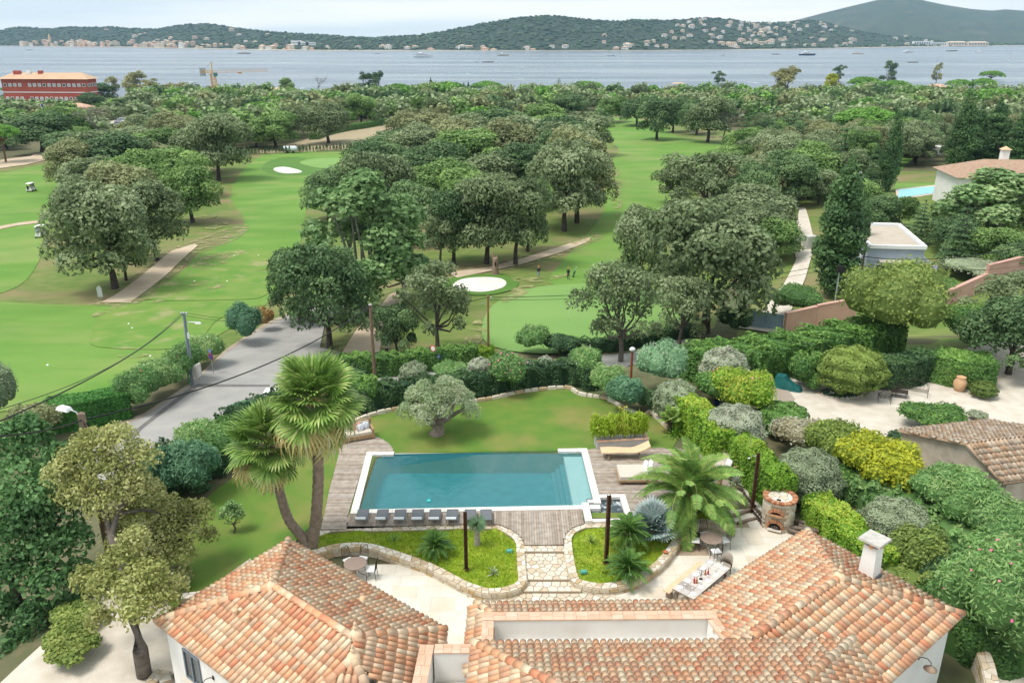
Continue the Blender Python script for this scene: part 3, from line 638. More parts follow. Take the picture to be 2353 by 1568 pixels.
# ================================================================== TREES OF THE GOLF COURSE AND THE WOODS BEYOND
def ptree(kind, bx, by, w, top, label, group=None, **kw):
    """tree by its foot, the width of its crown and its top, all as seen in the photograph"""
    p = gt(bx, by); q = pxm(p); t = aty(bx, top, p.y)
    return tree(kind, p, w*q, max(2, t.z-p.z), label, group, **kw)
GL, GC, GR = 'cork oaks of the left golf clump', 'cork oaks of the middle golf clump', 'oaks right of the putting green'
for a in [
 ('oak_grey',265,664,228,425,'big grey-green cork oak with curved trunk, first at the near tip of left clump',GL),
 ('oak_grey',362,600,170,415,'cork oak with leaning forked trunk beside the pale cart path',GL),
 ('oak_dark',290,645,110,500,'small dark oak whose stripped trunk stands behind the curved one',GL),
 ('oak_green',443,512,150,375,'green cork oak on a straight dark trunk at right edge of left clump',GL),
 ('oak_grey',503,416,150,262,'tall grey cork oak leaning over the fairway edge opposite the far bunker',GL),
 ('oak_grey',222,522,130,400,'grey cork oak over the parked golf cart',GL),
 ('oak_brown',300,520,190,375,'brownish cork oak in the middle of left clump',GL),
 ('oak_green',400,455,180,340,'fresh green cork oak right of centre in left clump',GL),
 ('oak_brown',168,440,130,325,'brownish oak at the left edge of left clump behind two carts',GL),
 ('oak_dark',260,430,190,310,'dark green broad oak on top of left clump',GL),
 ('oak_green',380,405,170,300,'light green oak at the back of left clump',GL),
 ('oak_grey',460,400,150,290,'grey oak next to the leaning tall one',GL),
 ('oak_dark',180,375,150,305,'dark leafy oak nearest the pale upper path',GL),
 ('oak_grey',300,372,150,290,'grey oak before the car park shrubs',GL),
 ('oak_brown',420,350,140,262,'brownish rounded oak in the strip behind left clump',GL),
 ('oak_grey',510,352,120,262,'last grey oak by the hedge stakes',GL),
 ('oak_grey',215,470,150,365,'grey oak above the parked cart tree, left of centre in left clump',GL),
 ('oak_green',330,480,150,350,'green oak behind the curved-trunk oak',GL),
 ('oak_grey',240,395,150,300,'grey oak near the back edge of left clump',GL),
 ('oak_brown',350,425,150,320,'olive brown oak between two green ones in left clump',GL),
 ('oak_grey',880,500,170,350,'grey oak just behind the large ash',GC),
 ('oak_green',1090,520,170,390,'green oak behind the big grey cork oak',GC),
 ('oak_dark',1000,455,160,330,'dark oak in the left middle of centre clump',GC),
 ('oak_grey',1130,410,170,295,'grey oak in the very centre of middle clump',GC),
 ('oak_grey',1250,460,160,330,'grey oak behind the leaning fairway oak',GC),
 ('oak_dark',1290,450,150,305,'dark oak squeezed behind the slanting trunk',GC),
 ('oak_brown',1050,390,160,275,'brown oak toward the hay field side of middle clump',GC),
 ('oak_grey',1190,375,150,265,'grey oak on the ridge of middle clump',GC),
 ('oak_dark',905,390,140,300,'dark oak at the far green side of middle clump',GC),
 ('oak_dark',1290,395,150,275,'dark oak at right edge of middle clump',GC),
 ('oak_grey',1560,610,150,470,'grey oak between the mid-size and the huge oak',GR),
 ('oak_dark',1690,520,150,400,'dark oak behind the huge one',GR),
 ('oak_grey',1560,470,120,375,'grey oak at the narrow part of right fairway',GR),
 ('oak_dark',758,800,200,560,'dark holm oak shading the road bend',None),
 ('oak_dark',690,742,140,575,'dark oak reaching over the left side of road',None),
 ('ash',840,720,260,400,'large light green multi-stemmed ash left of the sand bunker',None),
 ('ash',930,690,170,455,'lighter ash leaning against the larger ash',None),
 ('oak_airy',1012,612,110,470,'slim open oak between the ash and the forked oak',GC),
 ('oak_dark',1042,606,130,440,'oak on a dark Y-shaped trunk behind the bunker path',GC),
 ('oak_grey',1118,606,190,398,'big grey cork oak behind the stump by the bunker',GC),
 ('oak_grey',1184,610,150,415,'cork oak on a leaning dark trunk just right of the stump',GC),
 ('oak_green',1212,578,120,420,'cork oak behind the leaning trunk at the path end',GC),
 ('oak_grey',1296,532,170,330,'tall cork oak on a pale straight trunk at the fairway edge',GC),
 ('oak_brown',1325,512,180,300,'cork oak on a slanting trunk overhanging right fairway',GC),
 ('oak_dark',755,505,130,388,'dark oak at left edge of middle clump facing the far bunker',GC),
 ('oak_dark',885,440,160,325,'dark spreading oak behind the ash by far green',GC),
 ('oak_dark',960,560,150,420,'dark oak inside middle clump behind the ash',GC),
 ('oak_green',1010,500,170,370,'green oak in middle clump above the slim open one',GC),
 ('oak_grey',1130,480,190,350,'grey oak in middle clump behind the big grey one',GC),
 ('oak_dark',1220,470,170,330,'dark oak left of the pale straight trunk',GC),
 ('oak_green',1060,430,190,300,'light green oak in centre of middle clump',GC),
 ('oak_grey',960,405,170,290,'grey oak near hay field end of middle clump',GC),
 ('oak_brown',1180,415,180,280,'brownish oak in middle clump near its right edge',GC),
 ('oak_grey',1310,420,170,285,'grey oak leaning out to right fairway in its narrow part',GC),
 ('oak_green',1250,370,150,265,'light green oak toward back of middle clump',GC),
 ('oak_grey',1340,360,140,262,'grey oak where right fairway begins to widen',GC),
 ('oak_brown',960,345,140,255,'brownish oak behind hay field corner',GC),
 ('oak_grey',1060,365,160,265,'grey rounded oak at back of middle clump',GC),
 ('oak_dark',1150,345,150,250,'dark oak at back of middle clump',GC),
 ('oak_green',1240,330,140,240,'green oak behind middle clump toward the stone house',GC),
 ('oak_dark',912,822,110,700,'small dark holm oak beside the lane hedge',None),
 ('oak_airy',1005,812,165,610,'open crooked oak in front of the sand bunker',None),
 ('oak_airy',1425,832,210,608,'sparse pale oak with leaning twin trunk near the putting green',GR),
 ('oak_airy',1560,800,150,640,'greyish lichen-covered oak next to twin-trunk oak',GR),
 ('oak_grey',1620,765,300,470,'huge grey-green cork oak with red stripped trunk by the blue gate',GR),
 ('oak_grey',1465,690,140,480,'mid-size cork oak left of the huge one',GR),
 ('oak_airy',1625,520,210,355,'wide dark-limbed oak at far edge of right fairway',GR),
 ('oak_dark',1812,478,140,350,'round dark oak where the gravel drive goes out of sight',GR),
 ('oak_grey',1730,560,190,430,'grey-green oak above the drive behind the huge one',GR),
 ('oak_green',1780,600,140,500,'green oak left of the gravel drive',GR),
 ('oak_dark',2315,860,230,680,'dark spreading oak with low fork on the gravel court',None),
 ('oak_airy',2290,790,180,640,'greyish thin oak in front of the pink wall',None),
 ('oak_dark',1508,322,110,228,'lone oak on a dark trunk at far right fairway',None),
 ('oak_dark',1308,272,90,215,'dark oak by the far fairway mouth',None),
 ('oak_green',1405,282,80,222,'light oak standing in far fairway mouth',None),
 ('oak_dark',1462,290,80,225,'oak leftmost of the trunks along far fairway edge',None),
 ('oak_dark',1545,305,85,225,'second dark oak along far fairway edge',None),
 ('oak_grey',1625,328,110,225,'grey oak on bare brown ground at far fairway end',None),
 ('bare',1662,330,80,248,'leafless pale tree at far fairway end',None),
 ('oak_dark',1600,310,90,232,'dark oak over bare brown ground',None),
 ('ash',1378,292,50,250,'small round pale tree on far fairway',None),
 ('umbrella_pine',14,374,95,288,'bright umbrella pine by the upper path bend',None),
 ('oak_dark',98,350,170,262,'dark spreading oak over the cart shelter',None),
 ('bare',225,320,110,240,'bare twiggy tree before the yellow clubhouse',None),
 ('oak_green',160,310,110,245,'green oak in front of flagpoles',None),
 ('umbrella_pine',598,290,85,235,'bright umbrella pine right of the crane foot',None),
 ('umbrella_pine',450,300,75,247,'bright umbrella pine below the crane',None),
 ('umbrella_pine',425,262,70,222,'umbrella pine left of the crane foot',None),
 ('oak_green',634,342,130,260,'light oak at the hay field corner',None),
 ('oak_grey',755,330,110,238,'oak with a dark trunk at hay field back edge',None),
 ('conifer_dark',715,300,50,235,'dark fir behind hay field',None),
 ('oak_green',830,290,90,215,'oak standing alone on the hay field edge',None),
 ('ash',660,235,48,180,'pale tall pine right of the crane jib',None),
 ('bare',732,215,42,176,'leafless reddish tree on the shoreline',None),
 ('eucalyptus_dark',842,225,44,166,'tall thin eucalyptus with tufted top, left of a pair',None),
 ('eucalyptus_dark',872,225,40,164,'tall thin eucalyptus with tufted top, right of a pair',None),
 ('umbrella_pine',915,245,85,193,'umbrella pine left of the stone house',None),
 ('umbrella_pine',964,250,36,208,'small round pine left of the stone house cypress',None),
 ('cypress',991,236,15,184,'cypress left of the stone house roof',None),
 ('cypress',1039,240,11,204,'cypress in front of the stone house',None),
 ('cypress',1076,225,10,190,'slim cypress right of the stone house',None),
 ('cypress',1066,225,8,192,'slimmer cypress of the pair right of the stone house',None),
 ('umbrella_pine',1030,220,90,188,'broad umbrella pine behind the stone house',None),
 ('umbrella_pine',1120,222,90,187,'umbrella pine right of the slim cypress pair',None),
 ('conifer_dark',1265,262,70,218,'dark spreading cedar beyond middle clump',None),
 ('umbrella_pine',1250,245,85,198,'bright umbrella pine behind the dark cedar',None),
 ('conifer_dark',1283,222,35,182,'dark pointed tree at the water edge beyond cedar',None),
 ('umbrella_pine',1348,235,85,187,'umbrella pine with reddish limbs before the bay',None),
 ('eucalyptus_dark',1648,200,40,164,'dark tufted eucalyptus alone against the bay',None),
 ('umbrella_pine',1690,232,58,198,'umbrella pine right of the low cream roof',None),
 ('eucalyptus',1805,240,75,154,'tall brownish eucalyptus over the right wood',None),
 ('eucalyptus_dark',1925,195,38,150,'dark tufted tree left of the yellow crown',None),
 ('yellow_broadleaf',1905,225,48,170,'yellow autumn tree on the right shoreline',None),
 ('eucalyptus_dark',2037,210,44,140,'tallest dark eucalyptus against the bay',None),
 ('umbrella_pine',1980,235,86,177,'wide umbrella pine with purple limbs in right wood',None),
 ('umbrella_pine',2050,232,90,185,'wide umbrella pine next to the purple-limbed one',None),
 ('eucalyptus',2148,200,28,145,'thin brown eucalyptus by right shoreline',None),
 ('umbrella_pine',2200,222,70,183,'umbrella pine before the peach roof',None),
 ('umbrella_pine',2252,228,60,180,'umbrella pine right of the peach roof',None),
 ('umbrella_pine',2275,192,60,163,'umbrella pine on the far right shoreline',None),
 ('umbrella_pine',2285,260,100,204,'spreading umbrella pine at right above the cypresses',None),
 ('umbrella_pine',2320,300,85,247,'bright pine crown between the right cypresses',None),
 ('umbrella_pine',1985,330,165,248,'very large bright umbrella pine in the right wood',None),
 ('conifer',1810,390,100,258,'blue-green layered cedar in the right wood',None),
 ('conifer',1895,360,62,252,'pale-topped drooping cedar in the right wood',None),
 ('conifer_dark',1925,445,110,300,'dark green fir above the double cypress',None),
 ('conifer_dark',1735,330,100,230,'dark fir at far end of right fairway',None),
 ('conifer_dark',1765,300,90,215,'second dark fir behind the far fairway',None),
 ('cypress',1912,678,150,384,'big double-topped cypress beside the flat-roofed pavilion',None),
 ('cypress',1972,620,42,470,'narrow cypress right of the double-topped one',None),
 ('cypress',2036,440,72,262,'tall thick cypress left of neighbour pool',None),
 ('cypress',2003,430,48,342,'shorter cypress at foot of the thick one',None),
 ('cypress',1955,400,22,310,'thin cypress next to the dark fir',None),
 ('cypress',2195,400,95,218,'massive cypress left of white villa roof',None),
 ('cypress',2232,395,60,255,'cypress between two massive ones',None),
 ('cypress',2268,390,85,240,'massive cypress behind white villa chimney',None),
 ('cypress',2322,415,62,270,'cypress in front of white villa roof',None),
 ('ash',2270,560,240,392,'wide green tree in front of the white villa',None),
 ('conifer',2195,622,110,478,'dense dark green conifer right of the pavilion',None),
 ('oak_green',2062,520,80,452,'green tree below the left end of neighbour pool',None),
 ('oak_dark',2010,545,110,450,'dark tree behind the pavilion roof',None),
 ('conifer',2110,560,80,468,'soft green conifer behind the pavilion corner',None),
 ('oak_green',1965,500,110,410,'bright green tree at the foot of the thick cypress',None),
 ('conifer_dark',1990,470,80,380,'dark fir left of neighbour pool',None),
 ('oak_green',2330,560,150,440,'green tree at right edge above the pink wall',None),
 ('oak_dark',2185,580,110,500,'dark green tree at left of the white villa wall',None),
 ('ash',2340,520,120,420,'light green tree hiding the right end of white villa',None),
 ('oak_green',2260,620,150,520,'leafy tree behind bluish shrubs',None),
 ('oak_dark',2330,640,120,560,'dark leafy tree at right edge over bluish shrubs',None),
 ('oak_grey',1880,470,90,390,'grey-green oak behind the double-topped cypress',None),
 ('oak_dark',1860,420,110,330,'dark oak over the bend of gravel drive',None),
 ('ash',2110,360,100,280,'pale green light tree beyond neighbour pool',None),
 ('oak_green',2175,520,80,462,'shrubby green tree at the pool terrace corner',None),
]:
    k, bx, by, w, tp, lb, gr = a
    kw = {'v':1} if lb.startswith('big double') else {}
    ptree(k, bx, by, w, tp, lb, gr, **kw)
# eucalyptus row by the red hotel
for i, (bx, by, w, tp) in enumerate([(262,232,46,176),(300,236,52,190),(322,232,55,164),(350,238,60,182),(395,236,52,192),(425,235,45,190)]):
    ptree('eucalyptus', bx, by, w, tp, 'tall yellowish eucalyptus in the row between the red hotel and the crane', 'yellowish eucalyptus row by the red hotel')
ptree('umbrella_pine', 20, 222, 34, 200, 'umbrella pine peeking out left of the red hotel')
ptree('oak_dark', 232, 240, 70, 172+20, 'dark tree covering the right corner of red hotel')
ptree('oak_dark', 215, 258, 60, 214, 'dark wind-combed tree against the red hotel wall')

# ---- fill: the woods. The nearest are single trees, the far mass is one object
taken = [(o.location.x, o.location.y, o.scale.x*6) for o in COL.objects if o.type == 'EMPTY' and o.get('category') == 'tree']
GOLF = G([(-160,398),(140,352),(560,345),(700,350),(860,344),(905,284),(1000,300),(1250,290),(1360,262),(1450,258),(1560,268),(1730,318),(1700,345),(1600,420),(1620,560),(1680,640),(1640,755),(1300,806),(745,800),(200,1000),(-300,1000)])
FIELD = G([(560,356),(640,336),(700,320),(800,298),(910,280),(925,330),(840,350)])
PARK = G([(250,300),(262,278),(330,268),(400,272),(400,292),(340,312)])
HOTEL = G([(-20,226),(240,226),(262,205),(-20,205)])
PATH3 = G([(-60,396),(155,372),(160,335),(90,322),(-60,372)])
RIGHTG = G([(1690,760),(1760,560),(1800,470),(1960,470),(1960,640),(2040,690),(2240,700),(2352,640),(2460,600),(2460,900),(1900,900)])
WPOOL = G([(1975,560),(1985,470),(2020,395),(2180,395),(2460,400),(2460,640),(2200,620)])
keep = []
cand = []
y = 118.
while y < 600:
    sp = 9.2+max(0,(y-200))*.004
    for x in np.arange(-y*.70-15, y*.70+15, sp):
        cand.append((x+random.uniform(-.38,.38)*sp, y+random.uniform(-.38,.38)*sp))
    y += sp*.9
cand = np.array(cand)
ok = np.ones(len(cand), bool)
for P, mg_ in ((GOLF,4),(FIELD,3),(PARK,4),(HOTEL,3),(PATH3,2),(RIGHTG,1),(WPOOL,3)):
    ok &= poly_sdf(P, cand[:,0], cand[:,1]) > mg_
sh = np.array([a for a in taken])
for i in np.nonzero(ok)[0]:
    d = np.hypot(sh[:,0]-cand[i,0], sh[:,1]-cand[i,1])
    if (d < sh[:,2]*.72).any(): ok[i] = False
HOUSES = [gt(*p) for p in ((1035,238),(640,240),(690,240),(1545,222),(2175,222),(2130,330),(1910,415),(640,215),(470,238),(840,215),(205,265),(100,275),(480,265))]
for h in HOUSES: ok &= ~((np.abs(cand[:,0]-h.x) < 9) & (cand[:,1] > h.y-22) & (cand[:,1] < h.y+8))
cand = cand[ok]; cand = cand[np.argsort(cand[:,1])]
NEAR = 190
kinds = ['oak_grey']*5+['oak_green']*4+['oak_brown']*3+['oak_dark']*3
LAND = [(n, gt(*q)) for n, q in {'hay field':(760,320),'car park':(330,285),'upper path bend':(60,380),'stone house':(1038,240),'far fairway mouth':(1400,270),'bare brown clearing':(1620,320),'largest umbrella pine':(1985,330),'double-topped cypress':(1910,660),'white villa':(2240,440),'blue-green cedar':(1810,390),'thick tall cypress':(2036,430),'yellow clubhouse':(160,270),'far round green':(760,375)}.items()]
near_oaks = {}
for x, y in cand[:NEAR]:
    k = random.choice(kinds); z = T1(x, y); h = random.uniform(7.5,11.5)
    if x < -.46*y and y > 250: h *= .6
    adj = {'oak_grey':'grey-green','oak_green':'mid green','oak_brown':'olive brown','oak_dark':'dark green'}[k]
    n, l = min(LAND, key=lambda q: (q[1].x-x)**2+(q[1].y-y)**2); dx = (x/y-l.x/l.y)*y; dy = y-l.y
    rel = ('beyond' if dy > 0 else 'before') if abs(dy) > abs(dx) else ('left of' if dx < 0 else 'right of')
    o = tree(k, (x,y,z), random.uniform(8.5,12), h, 'x', f'{adj} oaks {rel} the {n}'); near_oaks.setdefault((f'{adj} oak in wood {rel} the {n}', adj), []).append(o)
for (b_, adj), os_ in near_oaks.items(): order_labels(os_, b_, f'{adj} one')
# far mass
bl, _ = oak_shape(3, 10., 5.6, 14)
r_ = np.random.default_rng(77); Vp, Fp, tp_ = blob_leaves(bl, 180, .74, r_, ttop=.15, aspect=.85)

mbk = MB()
for q_ in bl[:14:2]: mbk.ball(q_[:3], (q_[3]*.9,q_[4]*.9,q_[5]*.9), 4, 3)
Vk = np.array(mbk.v); Fk = np.array([f if len(f) == 4 else f+(f[-1],) for f in mbk.f]); far = cand[NEAR:]; VV = []; FF = []; TT = []; MM = []; b = 0
for x, y in far:
    s = r_.uniform(.85,1.25); a = r_.uniform(0,6.28); c, sn = math.cos(a), math.sin(a); h = s*r_.uniform(.72,1.2)*(.5 if (x < -.44*y and y > 250) else 1); z = T1(x, y)
    P = Vp*[s,s,h]; P = np.c_[P[:,0]*c-P[:,1]*sn+x, P[:,0]*sn+P[:,1]*c+y, P[:,2]+z]
    VV.append(P); FF.append(Fp+b); b += len(P); TT.append(np.clip(tp_-.10+r_.normal(0,.15),0,1)); mi_ = r_.choice(5, p=[.36,.27,.17,.14,.06]); MM.append(np.full(len(Fp)+len(Fk), mi_)); K = Vk*[s,s,h]+[x,y,z]; VV.append(K); FF.append(Fk+b); b += len(K); TT.append(np.full(len(Fk), .22))

me = arr_mesh('woodland', np.concatenate(VV), np.concatenate(FF), np.concatenate(TT), [L_OAKG, L_OAK, L_OAKB, L_OAKD, L_PINE], np.concatenate(MM))
tag(link('woodland', me), kind='stuff')
# tufts of pine and oak over the far hills
r_ = np.random.default_rng(5); VV = []; FF = []; TT = []; b = 0
ico = MB(); ico.ball((0,0,0), (1,1,.8), 6, 3, .5); Vi = np.array(ico.v); Fi = np.array([f if len(f) == 4 else (f[0],f[1],f[2],f[2]) for f in ico.f])
tri = [f for f in ico.f]
for i in range(5200):
    px = r_.uniform(-60, 2420); t = 1-r_.uniform(0,1)**1.6*.98
    p = hill_z(px, min(t,1)); s = r_.uniform(3.2,7.5)*(1.0 if t < .98 else .75)
    VV.append(Vi*[s*1.25,s*1.25,s*.8]*r_.uniform(.8,1.2,(len(Vi),1))+[p.x,p.y,p.z+s*.35]); FF.append([tuple(j+b for j in f) for f in tri]); b += len(Vi); TT += [float(np.clip(r_.normal(.45,.22),0,1))]*len(tri)
me = D.meshes.new('hill_woods'); me.from_pydata(np.concatenate(VV).tolist(), [], [f for q in FF for f in q]); me.materials.append(leafmat('far_pine_crowns', (.010,.024,.012), (.024,.045,.02), (.05,.075,.034), randv=0, trans=0.))
a = me.attributes.new('tint','FLOAT','FACE'); a.data.foreach_set('value', np.asarray(TT, np.float32)); me.update()
tag(link('hill_woods', me), kind='stuff')
# ================================================================== POOL, DECK, PLANTERS, TERRACE
m_stone = M('cream_stone', (1,1,1), (.86,.84,.80), scale=2.5, rough=.85, bump=.4, bscale=14, pal=[(.46,.34,.20),(.55,.46,.34),(.63,.57,.47),(.68,.63,.56),(.60,.52,.40)])
m_stoneface = M('wall_face_stone', (1,1,1), (.82,.78,.72), scale=3, rough=.9, bump=.5, bscale=12, pal=[(.48,.33,.15),(.54,.43,.28),(.60,.53,.40),(.64,.58,.48),(.52,.45,.35)])
m_mortar = M('sand_mortar', (.33,.25,.17), (.40,.31,.22), scale=5, rough=.95)
m_coping = M('white_coping_stone', (1,1,1), (.93,.92,.90), scale=2, rough=.7, bump=.15, pal=[(.66,.63,.58),(.70,.67,.63),(.73,.71,.67)])
m_slab = M('pale_flagstone', (1,1,1), (.90,.88,.84), scale=1.1, rough=.75, bump=.2, bscale=7, pal=[(.60,.53,.43),(.67,.61,.52),(.71,.66,.58),(.62,.58,.51)])
m_plank = M('weathered_decking', (1,1,1), (.72,.70,.68), scale=3, rough=.85, bump=.3, bscale=22, stretch=(1,1,1), pal=[(.30,.24,.19),(.39,.325,.265),(.46,.39,.325),(.38,.34,.30)])
m_under = M('deck_fascia', (.17,.135,.105), scale=3)
m_white = M('white_render', (.82,.80,.77), (.76,.74,.71), scale=.9, rough=.9, bump=.1, mix2=((.60,.55,.48), .6, .58, .8, .5))
m_whitep = M('white_paint', (.80,.80,.79), (.76,.76,.75), scale=2, rough=.6)
m_iron = M('dark_wrought_iron', (.035,.028,.024), (.06,.045,.035), scale=9, rough=.6, metal=.3)
m_rust = M('rusty_steel', (.055,.026,.014), (.09,.042,.02), scale=4, rough=.85, bump=.3)
m_wood = M('old_teak', (.30,.19,.10), (.40,.27,.16), scale=6, rough=.7, bump=.3)
m_woodg = M('grey_timber', (.20,.15,.11), (.28,.22,.165), scale=6, rough=.85, bump=.3)
m_cush = M('beige_cushion', (.52,.46,.39), (.56,.50,.43), scale=8, rough=.95)
m_cushw = M('white_cushion', (.75,.74,.73), (.70,.69,.69), scale=8, rough=.95)
m_dark = M('black_void', (.012,.011,.01), scale=2)

def voronoi(x0, x1, y0, y1, sx, sy, jit=.36, seed=0):
    """convex crazy-paving cells filling a rectangle"""
    r = random.Random(seed); nx_, ny_ = max(1,round((x1-x0)/sx)), max(1,round((y1-y0)/sy)); sx, sy = (x1-x0)/nx_, (y1-y0)/ny_
    S_ = [[(x0+(i+.5+r.uniform(-jit,jit)+(.25 if j%2 else -.25)*(nx_>2))*sx, y0+(j+.5+r.uniform(-jit,jit))*sy) for j in range(ny_)] for i in range(nx_)]
    out = []
    for i in range(nx_):
        for j in range(ny_):
            p = S_[i][j]; poly = [(x0,y0),(x1,y0),(x1,y1),(x0,y1)]
            for a in range(max(0,i-3), min(nx_,i+4)):
                for b in range(max(0,j-2), min(ny_,j+3)):
                    if (a,b) == (i,j): continue
                    q = S_[a][b]; mx_, my_ = (p[0]+q[0])/2, (p[1]+q[1])/2; dx, dy = q[0]-p[0], q[1]-p[1]
                    new = []
                    for k in range(len(poly)):
                        u, v = poly[k], poly[(k+1)%len(poly)]
                        su = (u[0]-mx_)*dx+(u[1]-my_)*dy; sv = (v[0]-mx_)*dx+(v[1]-my_)*dy
                        if su <= 0: new.append(u)
                        if (su < 0 < sv) or (sv < 0 < su):
                            t = su/(su-sv); new.append((u[0]+(v[0]-u[0])*t, u[1]+(v[1]-u[1])*t))
                    poly = new
                    if len(poly) < 3: break
                if len(poly) < 3: break
            if len(poly) >= 3: out.append(poly)
    return out
def shrink(poly, g):
    cx = sum(p[0] for p in poly)/len(poly); cy = sum(p[1] for p in poly)/len(poly)
    o = []
    for x, y in poly:
        d = math.hypot(x-cx, y-cy)+1e-6; k = max(.3, 1-g/d); o.append((cx+(x-cx)*k, cy+(y-cy)*k))
    return o
class Path2:
    def __init__(s, pts, closed):
        s.p = [Vector(q[:2]) for q in pts]; s.c = closed
        if closed: s.p.append(s.p[0])
        s.l = [0]
        for a, b in zip(s.p, s.p[1:]): s.l.append(s.l[-1]+(b-a).length)
        s.len = s.l[-1]
    def at(s, d):
        d = max(0, min(d, s.len-1e-6)); import bisect
        i = min(bisect.bisect_right(s.l, d)-1, len(s.p)-2); a, b = s.p[i], s.p[i+1]
        t = (d-s.l[i])/max(1e-9, s.l[i+1]-s.l[i])
        def nrm(k):
            k0, k1 = k-1, k+1
            if s.c: k0 = k-1 if k > 0 else len(s.p)-2; k1 = k+1 if k < len(s.p)-1 else 1
            d_ = (s.p[min(k1,len(s.p)-1)]-s.p[max(k0,0)]).normalized(); return Vector((-d_.y, d_.x))
        return a.lerp(b,t), nrm(i).lerp(nrm(i+1),t).normalized()
def stone_band(root, pts, closed, width, ztop, zbase, tops=.40, rows=2, side=1, faces=True, seed=1, facefilter=None, dz=.05):
    """a low wall of stones: a mortar core, crazy-paved top and coursed face stones, each stone a mesh of its own. side = which way the width goes"""
    P = Path2(pts, closed); L_ = P.len; n = int(L_/.25); mb = MB(); o = root.location
    V = []
    for i in range(n+1):
        p, nn = P.at(L_*i/n); q = p+nn*width*side
        for w, z in ((p+nn*.012*side,zbase),(p+nn*.012*side,ztop-.02),(q-nn*.012*side,ztop-.02),(q-nn*.012*side,zbase)): V.append((w.x-o.x, w.y-o.y, z-o.z))
    mb.add(V, [(i*4+j, i*4+4+j, i*4+5+j, i*4+1+j) if side < 0 else (i*4+1+j, i*4+5+j, i*4+4+j, i*4+j) for i in range(n) for j in range(3)])
    if not closed: mb.add(V[:4], [(0,1,2,3)]); mb.add(V[-4:], [(3,2,1,0)])
    mb.build('mortar_core', m_mortar, root)
    r = random.Random(seed)
    for c in voronoi(0, L_, 0, width, tops, width/2 if width > .36 else width, seed=seed):
        c = shrink(c, .014); b = []
        for s_, t in c:
            p, nn = P.at(s_); w = p+nn*t*side; b.append((w.x-o.x, w.y-o.y))
        MB().prism(b, ztop-.04-o.z, ztop+r.uniform(0,.018)-o.z, r.random(), inset=.05).build('stone', m_stone, root)
    if faces:
        h = (ztop-.03-zbase)/rows
        for k in range(rows):
            s_ = 0
            while s_ < L_-.1:
                l = min(r.uniform(.22,.55), L_-s_); a, b = s_+.012, s_+l-.012; s_ += l
                p, nn = P.at((a+b)/2)
                if facefilter and not facefilter(p, -nn*side): continue
                p0, n0 = P.at(a); p1, n1 = P.at(b); out = r.uniform(.015,.035)
                z0, z1 = zbase+k*h+.01, zbase+(k+1)*h-.01
                j = [r.uniform(-.015,.015) for _ in range(4)]
                A, B = p0-n0*side*out, p1-n1*side*out; A2, B2 = p0+n0*side*.05, p1+n1*side*.05
                vs = [(q.x-o.x,q.y-o.y,z-o.z) for q,z in ((A2,z0),(B2,z0),(B2,z1),(A2,z1),(A,z0+.012+j[0]),(B,z0+.012+j[1]),(B,z1-.008+j[2]),(A,z1-.008+j[3]))]
                fs = [(4,5,6,7),(0,1,5,4),(1,2,6,5),(2,3,7,6),(3,0,4,7)]
                if side < 0: fs = [f[::-1] for f in fs]
                MB().add(vs, fs, r.random()).build('stone', m_stoneface, root)
towards = lambda p, n: n.dot(Vector((0,-1)))> -.25 or abs(n.x) > .75

# ---- swimming pool
PC = (-1.92, 40.24); PR = R(2.1)
pool = thing('swimming_pool', 'long teal swimming pool with white coping and shallow entry shelf', 'swimming pool', (PC[0],PC[1],0), PR)
m_basin = M('teal_pool_lining', (.05,.19,.205), (.07,.235,.25), scale=1.5, rough=.6)
m_shelf = M('pale_pool_tiles', (.78,.80,.76), (.74,.77,.73), scale=2, rough=.6)
m_step = M('grey_pool_tiles', (.10,.24,.25), (.13,.27,.28), scale=2, rough=.6)
HX, HY, CW = 6.5, 3.34, .38
def rect_basin(x0, x1, y0, y1, z, zt):
    mb = MB(); v = [(x0,y0,z),(x1,y0,z),(x1,y1,z),(x0,y1,z),(x0,y0,zt),(x1,y0,zt),(x1,y1,zt),(x0,y1,zt)]
    mb.add(v, [(0,1,2,3),(0,4,5,1),(1,5,6,2),(2,6,7,3),(3,7,4,0)]); return mb
bx0, bx1, by0, by1 = -HX+CW-.02, HX-CW+.02, -HY+CW-.02, HY-CW+.17
rect_basin(bx0, bx1, by0, by1, -1.25, -.03).build('basin', m_basin, pool)
MB().box(((5.06+bx1)/2, 0.02, -.50), (bx1-5.06-.01, by1-by0-.04, .42)).build('entry_shelf', m_shelf, pool)
for i in range(3):
    MB().box((5.00-.24*i-.06, .02, -.75-.22*i-.3), (.25, by1-by0-.05, .60)).build('step', m_step, pool)
